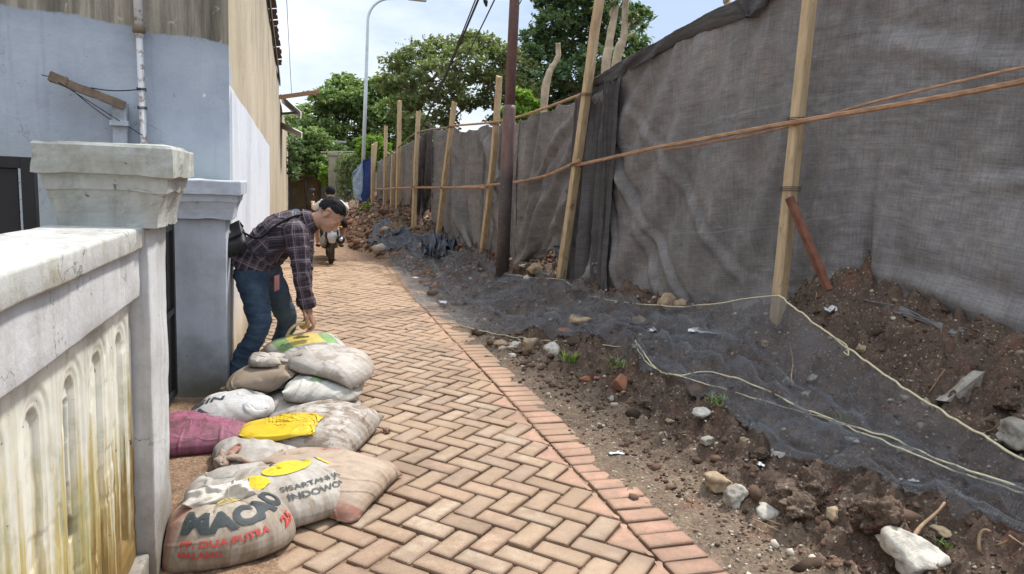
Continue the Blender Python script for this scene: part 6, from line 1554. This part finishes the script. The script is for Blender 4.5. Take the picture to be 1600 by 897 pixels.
# joints of the bending man (picture side = his right)
ankR, kneR, hipR = g(370, 588, 5.24), g(404, 510, 5.26), g(393, 436, 5.37)
ankL, kneL, hipL = g(437, 560, 5.74), g(447, 498, 5.68), g(417, 434, 5.57)
pel = g(402, 424, 5.47); waist = g(405, 398, 5.47); chest = g(440, 366, 5.46); upch = g(462, 352, 5.45); nek = g(486, 346, 5.43); hd = g(514, 337, 5.41)
shR, elR, wrR = g(464, 366, 5.25), g(470, 428, 5.20), g(483, 487, 5.22)
shL, elL, wrL = g(474, 362, 5.64), g(474, 424, 5.60), g(476, 484, 5.46)
man = empty('person', (ankR[0]+.1, 5.5, 0), 'young man in checked shirt and jeans bending over the sacks', 'person')
# ---- body: one continuous surface
mb = MB()
mb.limb([hipR+(0, 0, .02), kneR, ankR, ankR+(.0, 0, -.04)], [.078, .052, .038, .036]); mb.limb([hipL+(0, 0, .02), kneL, ankL], [.078, .052, .038])
mb.limb([pel, waist, chest, upch], [.105, .10, .115, .085], 18, rb=[.145, .135, .165, .15]); mb.limb([upch+(-.02, 0, 0), nek, hd], [.062, .056, .055])
for a, b, c in ((shR, elR, wrR), (shL, elL, wrL)): mb.limb([a, b, c], [.048, .037, .026], rb=[.048, .036, .024])
# head: facing down to the right
fdir = np.array([.62, -.22, -.75]); fdir /= np.linalg.norm(fdir); updir = np.array([.76, .02, .62]); updir -= fdir*(updir@fdir); updir /= np.linalg.norm(updir); sdir = np.cross(updir, fdir)   # sdir: his left
Rh = np.stack([fdir, sdir, updir], 1)
def hp(f, s, u): return hd+Rh@np.array([f, s, u])
mb.ell(hp(-.012, 0, .035), (.098, .076, .088), Rh); mb.ell(hp(.030, 0, -.025), (.068, .062, .078), Rh); mb.ell(hp(.045, 0, -.080), (.038, .040, .028), Rh)
mb.limb([hp(.088, 0, .012), hp(.100, 0, -.018), hp(.112, 0, -.036)], [.010, .012, .014], 8); mb.ell(hp(.100, .012, -.040), (.012, .010, .008), Rh); mb.ell(hp(.100, -.012, -.040), (.012, .010, .008), Rh)
mb.limb([hp(.080, -.040, .026), hp(.089, 0, .024), hp(.080, .040, .026)], .012, 8, (0, 0, 1)); mb.ell(hp(.088, 0, -.066), (.014, .026, .0075), Rh); mb.ell(hp(.085, 0, -.076), (.014, .023, .0075), Rh)
mb.ell(hp(.062, .036, -.02), (.026, .022, .022), Rh); mb.ell(hp(.062, -.036, -.02), (.026, .022, .022), Rh)
for s_ in (-1, 1):
    mb.ell(hp(-.012, .078*s_, -.005), (.021, .009, .033), Rh); mb.limb([hp(-.022, .072*s_, -.01), hp(-.03, .088*s_, .012), hp(-.016, .092*s_, .030), hp(.002, .082*s_, .022)], .0065, 7); mb.ell(hp(-.006, .078*s_, -.034), (.010, .007, .011), Rh)
# hands: palm, four fingers curled round the sack top, thumb against them
def hand(wr, el, s_):
    d = wr-el; d /= np.linalg.norm(d); d = d*.9+np.array([.18, 0, -.35]); d /= np.linalg.norm(d)
    sd = np.array([.25, 1.0, 0])*s_; sd -= d*(sd@d); sd /= np.linalg.norm(sd); n = np.cross(d, sd)*s_
    if n[0] < 0: n = -n
    p = lambda a, b, c: wr+d*a+sd*b+n*c
    mb.limb([p(-.01, 0, 0), p(.035, 0, .002), p(.075, 0, .004)], [.017, .018, .016], 12, sd, [.026, .037, .040])
    for b, L in ((-.030, .92), (-.010, 1.0), (.011, .95), (.031, .78)):
        q = .075; finger(mb, [p(q-.02, b*.9, .004), p(q+.018*L, b, .008), p(q+.048*L, b*1.05, -.006), p(q+.060*L, b*1.05, -.030), p(q+.052*L, b*1.0, -.048)], .0098, .0078)
    finger(mb, [p(.012, -.030, .0), p(.034, -.052, -.012), p(.058, -.056, -.026), p(.074, -.046, -.036)], .012, .0088)
hand(wrR, elR, 1); hand(wrL, elL, -1)
V, F = remeshed(mb, .0052, 2, .4)
body = put('body', V, F, SKIN, man, smooth=True)
# eyes, brows, lips
EYEW = simple('eye_white', (.70, .68, .64), .3, .05, 5, 0); DARK = simple('eye_dark', (.015, .011, .009), .3, .1, 5, 0)
for s_ in (-1, 1):
    mb = MB().ell(hp(.0715, .032*s_, .006), (.008, .0125, .0042), Rh); e = obj('eye', mb, EYEW, man, smooth=True)
    mb = MB().ell(hp(.0772, .032*s_, .004), (.0035, .0060, .0044), Rh); obj('iris', mb, DARK, e, smooth=True)
    mb = MB().limb([hp(.090, .014*s_, .028), hp(.089, .032*s_, .033), hp(.074, .050*s_, .028)], [.0035, .0045, .0025], 6, (0, 0, 1)); obj('eyebrow', mb, HAIR, man, smooth=True)
mb = MB().limb([hp(.101, -.018, -.0705), hp(.103, 0, -.0700), hp(.101, .018, -.0705)], [.0012, .002, .0012], 6, (0, 0, 1)); obj('mouth', mb, skin_mat('lip', (.22, .085, .07)), man, smooth=True)
# hair: short sides, longer swept top falling forward over the forehead
mb = MB(); mb.ell(hp(-.020, 0, .050), (.104, .082, .082), Rh, 24, 14); mb.ell(hp(-.008, 0, .098), (.068, .064, .038), Rh); mb.ell(hp(-.055, 0, .005), (.055, .072, .070), Rh)
rg = np.random.default_rng(5)
for i in range(70):
    a = rg.uniform(-1, 1); b = rg.uniform(-.06, .06); q0 = hp(rg.uniform(-.09, .015), b, .118-.05*abs(b)/.06); d = Rh@np.array([.026+.012*rg.random(), b*.3, -.012+rg.normal(0, .008)]); mb.limb([q0, q0+d*.6+updir*.008, q0+d*1.15-updir*.010], [.010, .008, .003], 6, (0, 1, 0), None, 2)
V, F = remeshed(mb, .0045, 1, .3)
L_ = (V-hd)@Rh
ec = np.array([-.012, 0, .035]); el_ = np.linalg.norm((L_-ec)/np.array([.098, .076, .088]), axis=1)   # short sides and nape, hair lying close at the forehead
lim = 1.07+.10*sstep(.05, .11, L_[:, 2])*(1-sstep(.03, .085, L_[:, 0])); k_ = np.where(el_ > lim, lim/el_, 1.0)
L_ = ec+(L_-ec)*k_[:, None]; L_ = L_+(L_-ec)*(.035*np.maximum(0, vnoise(L_[:, 1]*120, L_[:, 0]*22, L_[:, 2]*22, 4)))[:, None]; V = hd+L_@Rh.T; f, s_, u = L_.T
keep = (u > -.012+.012*vnoise(s_*90, f*90, 0, 6)) & ((f < .034) | (u > .052+.62*(f-.034)+.010*vnoise(s_*110, f*60, 0, 7))) & (f < .098) & ~((f > -.035) & (f < .030) & (np.abs(s_) > .070) & (u < .040)) & ~((f > .02) & (u < .045))
km = {i: j for j, i in enumerate(np.nonzero(keep)[0])}; F2 = [tuple(km[i] for i in q) for q in F if all(keep[i] for i in q)]
V2 = V[keep]; L2 = L_[keep]; V2 = V2+((fbm(L2[:, 0]*50, L2[:, 1]*160, L2[:, 2]*50, 2, 3)*.0028)[:, None]*(V2-hd)/np.linalg.norm(V2-hd, axis=1)[:, None])
put('hair', V2, F2, HAIR, man, smooth=True)
# ---- jeans
m = Mt('denim', .85, .2); v = m.uv(); p = m.pos(); n = m.noise(6, 5, .65, p); tw = m.noise(1, 4, .7, m.map(v, (220, 60, 1)))
c = m.ramp(n, (.3, (.022, .036, .058)), (.55, (.045, .072, .108)), (.78, (.10, .14, .19)))
c = m.mix(m.math('MULTIPLY', m.rng(m.noise(3, 3, .5, m.map(p, loc=(2, 2, 2))), .45, .68), .6), c, (.15, .20, .26)); c = m.mix(m.rng(tw, .3, .7, 0, .35), c, (.02, .035, .06))
c = m.mix(m.rng(m.sep(p)[2], .30, .02, 0, .5), c, (.020, .034, .058))
m.col(c); m.bump(tw, .3, .002); m.bump(m.noise(14, 4, .6, m.map(p, (1, 1, 2))), .5, .012); DENIM = m.m
mb = MB()
mb.limb([pel+(-.005, 0, .05), pel+(-.005, 0, -.02), (hipR+hipL)/2+(-.005, 0, -.03)], [.145, .140, .10], 20, rb=[.175, .180, .16])
for h_, k_, a_ in ((hipR, kneR, ankR), (hipL, kneL, ankL)):
    mb.limb([h_+(-.005, 0, .03), h_*.5+k_*.5+(.01, 0, 0), k_+(.008, 0, 0), k_*.5+a_*.5+(-.008, 0, 0), a_+(0, 0, .03), a_+(.0, 0, -.035)], [.116, .092, .073, .068, .060, .066], 18, rb=[.112, .088, .072, .066, .058, .064])
V, F = remeshed(mb, .010, 3, .5)
V = cloth_wrinkle(V, F, .009, 3, (8, 8, 20))
put('jeans', V, F, DENIM, man, smooth=True, uv=bone_uv(V, [(hipR, kneR, 1), (kneR, ankR, 1), (hipL, kneL, 1), (kneL, ankL, 1)]))
# ---- checked shirt
m = Mt('checked_cotton', .85, .2); v = m.uv(); u_, w_, _ = m.sep(v); n = m.noise(90, 4, .6, v)
def band(q, period, lo, hi, ph=0.0):
    t = m.math('FRACT', m.math('ADD', m.math('DIVIDE', q, period), ph)); return m.math('MULTIPLY', m.rng(t, lo-.02, lo+.02), m.rng(t, hi+.02, hi-.02))
c = m.mix(m.noise(7, 3, .5, v), (.040, .030, .038), (.062, .046, .058))
wide = m.math('ADD', band(u_, .088, .08, .46), band(w_, .088, .08, .46)); c = m.mix(m.math('MULTIPLY', wide, .5), c, (.012, .011, .020))
for q in (u_, w_):
    c = m.mix(m.math('MULTIPLY', band(q, .088, .60, .70), .6), c, (.27, .225, .24)); c = m.mix(m.math('MULTIPLY', band(q, .088, .80, .86), .45), c, (.24, .20, .22)); c = m.mix(m.math('MULTIPLY', band(q, .088, .24, .29), .35), c, (.19, .11, .13))
m.col(m.mix(m.rng(n, .3, .7, 0, .25), c, (.10, .08, .09))); m.bump(n, .2, .002); m.bump(m.noise(10, 4, .6, m.pos()), .5, .012); CHECK = m.m
mb = MB()
hem = g(393, 424, 5.47)
mb.limb([hem+(-.012, 0, -.01), hem+(.0, 0, .06), waist+(.005, 0, .0), chest+(.0, 0, -.002), upch, nek+(-.03, 0, -.012)], [.172, .165, .150, .152, .115, .070], 24, rb=[.205, .205, .200, .215, .185, .085])
for s0, e0, w0, fr in ((shR, elR, wrR, .86), (shL, elL, wrL, .86)):
    cu = e0+(w0-e0)*fr; mb.limb([s0+(-.03, (.05 if s0 is shR else -.05), .0), s0+(-.004, 0, -.005), s0*.45+e0*.55, e0+(.004, 0, 0), e0*.5+cu*.5, cu], [.100, .098, .076, .066, .058, .052], 16, rb=[.085, .085, .070, .062, .056, .050])
V, F = remeshed(mb, .009, 3, .5)
# open the hem: drop the cap below it
td = (waist-hem)/np.linalg.norm(waist-hem); tcut = (V-hem)@td
V = cloth_wrinkle(V, F, .010, 9, (10, 9, 12))
kp = ~((tcut < -.005) & (np.linalg.norm(V-hem, axis=1) < .26) & (V[:, 0] < hem[0]+.2) & (V[:, 2] < hem[2]+.12))
for e0, w0 in ((elR, wrR), (elL, wrL)):
    cu = e0+(w0-e0)*.86; d = (w0-e0)/np.linalg.norm(w0-e0); kp &= ~(((V-cu)@d > .004) & (np.linalg.norm(V-cu, axis=1) < .09))
km = {i: j for j, i in enumerate(np.nonzero(kp)[0])}; F2 = [tuple(km[i] for i in q) for q in F if all(kp[i] for i in q)]
V = V[kp]
sh = put('shirt', V, F2, CHECK, man, smooth=True, uv=bone_uv(V, [(hem, waist, 1), (waist, chest, 1), (chest, nek, 1), (shR, elR, 1), (elR, wrR, 1), (shL, elL, 1), (elL, wrL, 1)]))
sm = sh.modifiers.new('cloth', 'SOLIDIFY'); sm.thickness = .004; sm.offset = -1
mb = MB(); a = np.linspace(0, 2*np.pi, 30)         # collar
T_, S_, O_ = frame(hd-nek)
ring = lambda r1, r2, h: np.array([nek+T_*h+S_*r2*math.cos(q)+O_*r1*math.sin(q) for q in a])
mb.grid(np.stack([ring(.064, .068, .028), ring(.080, .086, .004), ring(.098, .104, -.026)])); c_ = obj('collar', mb, CHECK, sh, smooth=True, uv=np.stack(np.meshgrid(np.linspace(0, .45, 30), np.linspace(0, .06, 3)), -1).reshape(-1, 2))
q_ = c_.modifiers.new('c', 'SOLIDIFY'); q_.thickness = .004
for cu, e0 in ((elR+(wrR-elR)*.84, elR), (elL+(wrL-elL)*.84, elL)):
    d = (cu-e0)/np.linalg.norm(cu-e0); mb = MB().tube([cu-d*.05, cu-d*.04, cu+d*.006, cu+d*.012], [.052, .057, .055, .050], 18, False, (0, 1, 0)); o = obj('cuff', mb, CHECK, sh, smooth=True, uv=np.stack(np.meshgrid(np.linspace(0, .33, 18), np.linspace(0, .06, 4)), -1).reshape(-1, 2)); q_ = o.modifiers.new('c', 'SOLIDIFY'); q_.thickness = .004
mb = MB(); c0 = g(433, 432, 5.30); mb.grid(np.array([[c0+(i*.012-.02, .01*math.sin(i), -.02-j*.022+.004*i) for i in range(4)] for j in range(-1, 5)])); o = obj('undershirt_hem', mb, simple('pink_cotton', (.50, .22, .22), .8, .2), man, smooth=True); o.modifiers.new('t', 'SOLIDIFY').thickness = .006
mb = MB(); c0 = g(463, 328, 5.40)+np.array([0, -.05, .0]); bm_, bf_ = blob(.05, .03, 3); mb.add([c0+np.array([x, -.02*x, y*.6+.3*x*0]) for x, y in bm_], bf_); obj('shirt_patch', mb, simple('pale_blue_print', (.25, .42, .55), .8, .2), sh)
# ---- shoes
SHOE = simple('black_shoe', (.015, .015, .017), .6, .3, 20, .2); SOLE = simple('white_sole', (.62, .61, .58), .6, .1, 20, .1, dirt=(.3, .24, .18))
for an in (ankR, ankL):
    z0 = .004; h_ = np.array([an[0]-.035, an[1], 0]); d = np.array([1, -.12, 0]); d /= np.linalg.norm(d)
    mb = MB(); mb.limb([h_+(0, 0, z0+.058)+d*.03, h_+(0, 0, z0+.055)+d*.10, h_+(0, 0, z0+.045)+d*.18, h_+(0, 0, z0+.038)+d*.235], [.048, .046, .036, .026], 14, (0, 1, 0), [.040, .042, .046, .038]); mb.limb([h_+(0, 0, .06)+d*.035, h_+(0, 0, .115)+d*.035], [.046, .044], 12, (0, 1, 0))
    V, F = remeshed(mb, .006, 2, .5); V[:, 2] = np.maximum(V[:, 2], .018); s_o = put('shoe', V, F, SHOE, man, smooth=True)
    n_ = np.array([-d[1], d[0], 0]); out_ = [h_+d*x+n_*y for x, y in ((-.022, .018), (.0, .036), (.09, .040), (.18, .050), (.235, .042), (.268, .015), (.268, -.015), (.235, -.040), (.18, -.046), (.09, -.040), (.0, -.036), (-.022, -.018))]
    mb = MB().prism([(q[0], q[1]) for q in out_][::-1], .002, .024); obj('sole', mb, SOLE, s_o)
# ---- shoulder bag on his lower back
BAG = simple('black_bag', (.018, .018, .020), .55, .35, 20, .3)
bag = empty('shoulder_bag', g(362, 400, 5.30), 'small black shoulder bag with flap hanging at the back of the bending man', 'bag')
bx = np.array([.80, -.12, .42]); bx /= np.linalg.norm(bx); bn = np.array([-.35, -.55, .62]); bn -= bx*(bn@bx); bn /= np.linalg.norm(bn); by = np.cross(bn, bx); Rb = np.stack([bx, by, bn], 1); bc = g(362, 378, 5.28)
mb = MB().box(bc, (.20, .21, .085), Rb, .028); obj('body', roughen(mb, .03, .004, 14, 2), BAG, bag, smooth=True)
mb = MB().box(bc+Rb@np.array([.0, .045, .047]), (.205, .135, .012), Rb, .005); mb.box(bc+Rb@np.array([0, .108, .018]), (.205, .012, .06), Rb, .005); obj('flap', roughen(mb, .03, .003, 14, 5), simple('black_flap', (.030, .030, .033), .4, .3, 20, .2), bag, smooth=True)
mb = MB().box(bc+Rb@np.array([.01, .035, .055]), (.035, .022, .004), Rb, .001); obj('badge', mb, simple('badge_metal', (.45, .40, .28), .4, .2), bag)
mb = MB(); mb.limb([bc+Rb@np.array([.095, .02, .02]), g(405, 372, 5.26), g(432, 352, 5.24), g(460, 338, 5.30), g(476, 338, 5.45)], .005, 8, tuple(bn), .014); mb.limb([bc+Rb@np.array([.09, -.06, 0]), g(400, 398, 5.26), g(428, 396, 5.25), g(446, 388, 5.30)], .005, 8, tuple(bn), .013); obj('strap', mb, BAG, bag, smooth=True)
mb = MB(); mb.limb([bc+Rb@np.array([-.10, .02, 0]), bc+Rb@np.array([-.135, .03, .0]), bc+Rb@np.array([-.14, -.02, -.01])], .008, 7); mb.ell(bc+Rb@np.array([-.135, .035, 0]), (.014, .014, .014)); obj('buckle', mb, BAG, bag, smooth=True)
# handle loop of the gripped sack
mb = MB(); a = np.linspace(0, 1, 14); A_, B_ = wrR+np.array([-.15, 0, -.17]), wrR+np.array([.0, .02, -.12]); mb.limb([A_, A_+(.03, 0, .05), (A_+B_)/2+(0, 0, .055), B_+(-.02, 0, .03), B_], .010, 8, (0, 1, 0), .022); tag(obj('plastic_strip', mb, simple('yellow_white_plastic', (.60, .48, .20), .5, .4, 12, .2), smooth=True), 'twisted yellowish plastic strip looped beside the hand of the man', 'plastic strip')

# ================================================================== SCOOTER AND RIDER
SX, SY = .52, 12.72
def q3(x, y, z): return np.array([SX+x, SY+y, z])
BODY_K = simple('scooter_black', (.015, .015, .018), .3, .2, 6, 0, 0, .5); SILV = simple('scooter_silver', (.45, .46, .47), .35, .15, 6, 0, .5, .5)
RUBB = simple('tyre', (.022, .022, .022), .85, .3, 20, .3, dirt=(.14, .10, .07), dirt_amt=.5); ALU = simple('engine_metal', (.30, .29, .27), .5, .3, 15, .2, .7, .5, (.12, .09, .07))
sc = empty('scooter', (SX, SY+.2, 0), 'small black scooter with silver rear mudguard seen from behind on the alley', 'scooter')
def wheel(y, r, nm='wheel'):
    t = 0.052; a = np.linspace(0, 2*np.pi, 33)[:-1]; mb = MB(); rings = []
    for b in np.linspace(0, 2*np.pi, 13)[:-1]: rings.append(np.stack([np.full(32, SX)+t*np.sin(b), SY+y+(r-t+t*np.cos(b))*np.cos(a), r+.003+(r-t+t*np.cos(b))*np.sin(a)], 1))
    G_ = np.stack(rings+[rings[0]]); mb.grid(G_, False, True); w = obj(nm, mb, RUBB, sc, smooth=True)
    mb = MB(); mb.tube([q3(-.035, y, r), q3(.035, y, r)], r-.085, 24); mb.tube([q3(-.06, y, r), q3(.06, y, r)], .04, 14); obj('rim', mb, ALU, w, smooth=False)
wheel(.26, .26); wheel(1.42, .26)
mb = MB(); mb.limb([q3(0, .02, .64), q3(0, .30, .62), q3(0, .62, .55)], [.09, .12, .12], 16, (1, 0, 0), [.10, .135, .14]); mb.limb([q3(0, .1, .56), q3(0, .6, .44)], [.06, .12], 14, (1, 0, 0), [.12, .15]); V, F = remeshed(mb, .012, 3); put('tail_body', V, F, BODY_K, sc, smooth=True)
mb = MB(); mb.limb([q3(0, .62, .46), q3(0, .9, .26), q3(0, 1.15, .30), q3(0, 1.28, .62), q3(0, 1.24, .88)], [.08, .06, .05, .05, .05], 14, (1, 0, 0), [.15, .16, .16, .19, .14]); V, F = remeshed(mb, .014, 3); put('leg_shield', V, F, BODY_K, sc, smooth=True)
mb = MB(); mb.limb([q3(0, .08, .735), q3(0, .45, .74), q3(0, .80, .71)], [.045, .05, .045], 14, (1, 0, 0), [.11, .14, .12]); obj('seat', mb, simple('seat_vinyl', (.02, .02, .02), .6, .2), sc, smooth=True)
mb = MB(); mb.limb([q3(0, -.04, .60), q3(0, -.075, .50), q3(0, -.05, .40)], [.022, .022, .012], 12, (1, 0, 0), [.075, .085, .05]); obj('rear_mudguard', mb, SILV, sc, smooth=True)
mb = MB().box(q3(0, -.075, .665), (.22, .008, .085), rotx(-.15), .003); pl = obj('number_plate', mb, simple('plate_white', (.62, .62, .60), .4, .1), sc)
V, F = text_mesh('N 2714 AB', .04, .001); V = V-V.mean(0); mb = MB(); mb.add(np.array([q3(x, -.0815-.02*0-y*.15, .665+y) for x, y in V]), F); obj('number', mb, simple('plate_ink', (.02, .02, .02), .5, .1), pl)
mb = MB(); mb.limb([q3(-.07, -.05, .755), q3(0, -.075, .755), q3(.07, -.05, .755)], .022, 10, (0, 0, 1)); obj('tail_light', mb, simple('red_lens', (.45, .02, .02), .2, .1), sc, smooth=True)
mb = MB().tube([q3(.15, -.08, .46), q3(.15, -.06, .455), q3(.155, .38, .38), q3(.14, .55, .32)], [.055, .068, .062, .03], 16); ex = obj('exhaust', mb, simple('exhaust_black', (.03, .03, .03), .5, .3, 10, .1, .5), sc, smooth=True)
mb = MB().tube([q3(.15, -.092, .462), q3(.15, -.06, .456)], .032, 14); obj('tip', mb, SILV, ex, smooth=True)
mb = MB(); mb.limb([q3(-.13, .05, .42), q3(-.13, .35, .38), q3(-.12, .62, .36)], [.10, .09, .08], 14, (1, 0, 0), [.06, .065, .06]); obj('engine', mb, ALU, sc, smooth=True)
for s_ in (-1, 1):
    mb = MB().tube([q3(.11*s_, .06, .66), q3(.105*s_, .24, .30)], .022, 10); obj('shock_absorber', mb, SILV, sc, smooth=True)
    mb = MB(); mb.limb([q3(.12*s_, .03, .665), q3(.16*s_, .0, .665)], .018, 8); obj('indicator', mb, simple('orange_lens', (.55, .22, .02), .3, .1), sc, smooth=True)
mb = MB(); mb.tube([q3(-.34, 1.06, 1.00), q3(-.18, 1.18, 1.02), q3(0, 1.22, 1.0), q3(.18, 1.18, 1.02), q3(.34, 1.06, 1.00)], .016, 10); obj('handlebar', mb, BODY_K, sc, smooth=True)
for s_ in (-1, 1):
    mb = MB().tube([q3(.24*s_, 1.13, 1.02), q3(.30*s_, 1.12, 1.20)], .006, 6); mb.ell(q3(.32*s_, 1.11, 1.24), (.07, .015, .045)); obj('mirror', mb, BODY_K, sc, smooth=True)
# rider, seen from behind
rd = empty('person', (SX-.02, SY+.5, 0), 'rider with black hair and white shirt seen from behind on the scooter', 'person')
hipc = q3(.0, .46, .80); chest2 = q3(.02, .68, .99); neck2 = q3(.02, .82, 1.10); head2 = q3(.005, .88, 1.225)
mb = MB(); mb.limb([hipc, q3(.01, .54, .90), chest2, q3(.02, .77, 1.05)], [.11, .10, .11, .08], 16, (1, 0, 0), [.15, .14, .17, .16]); mb.limb([q3(.02, .78, 1.04), neck2, head2], [.06, .052, .05], 12, (1, 0, 0)); mb.ell(head2, (.076, .096, .112)); mb.ell(head2+(0, .03, -.06), (.058, .07, .06)); mb.limb([head2+(0, .09, 0), head2+(0, .115, -.03)], .014, 8)
for s_ in (-1, 1):
    mb.ell(head2+(.078*s_, .0, -.01), (.010, .02, .03)); S0, E0, W0 = q3(.02+.155*s_, .76, 1.04), q3(.01+.29*s_, .86, .93), q3(.30*s_, 1.03, 1.03); mb.limb([S0, E0, W0], [.048, .038, .028], 12)
    for b in (-.03, -.01, .01, .03): mb.limb([W0+(b*.9, .02, .015), W0+(b, .07, .02), W0+(b, .085, -.01), W0+(b, .06, -.03)], .0098, 7, (1, 0, 0))
    mb.limb([W0+(-.02*s_, .01, 0), W0+(-.04*s_, .05, -.01)], .012, 7); mb.ell(W0+(0, .035, .008), (.04, .045, .018))
    H0, K0, A0_, T0 = q3(-.03+.09*s_, .52, .80), q3(.235*s_+.0, .88, .66), q3(.20*s_, .84, .30), q3(.21*s_, 1.0, .26); mb.limb([H0, K0, A0_], [.078, .056, .040], 12); mb.limb([A0_+(0, -.03, -.02), T0], [.04, .032], 10)
V, F = remeshed(mb, .0075, 2, .4); put('body', V, F, SKIN, rd, smooth=True)
mb = MB(); mb.ell(head2+(0, -.012, .028), (.088, .102, .098), None, 20, 12); V = mb.verts(); V = V+((V-head2)*(fbm(V[:, 0]*40, V[:, 1]*40, V[:, 2]*40, 2, 3)*.06)[:, None]); put('hair', V, mb.f, HAIR, rd, smooth=True)
mb = MB(); mb.limb([hipc+(0, 0, .03), q3(.01, .53, .90), chest2, q3(.02, .78, 1.06)], [.14, .13, .135, .09], 18, (1, 0, 0), [.18, .17, .195, .17])
for s_ in (-1, 1): mb.limb([q3(.02+.135*s_, .76, 1.04), q3(.015+.21*s_, .81, .99), q3(.01+.26*s_, .845, .95)], [.075, .068, .064], 12)
V, F = remeshed(mb, .011, 3); V = cloth_wrinkle(V, F, .007, 4); put('shirt', V, F, simple('white_cotton', (.66, .67, .69), .85, .1), rd, smooth=True)
mb = MB(); mb.limb([hipc+(0, .0, .06), hipc+(0, .02, -.04)], [.135, .12], 16, (1, 0, 0), [.175, .175])
for s_ in (-1, 1): mb.limb([q3(-.03+.09*s_, .52, .80), q3(.15*s_, .70, .74), q3(.238*s_, .885, .665)], [.105, .095, .082], 14)
V, F = remeshed(mb, .011, 3); put('shorts', V, F, simple('black_cotton', (.014, .014, .016), .85, .2), rd, smooth=True)
for s_ in (-1, 1):
    mb = MB(); mb.limb([q3(.205*s_, .80, .275), q3(.21*s_, 1.03, .255)], [.030, .022], 10, (1, 0, 0), .045); obj('sandal', mb, simple('sandal', (.03, .025, .02), .7, .2), rd, smooth=True)
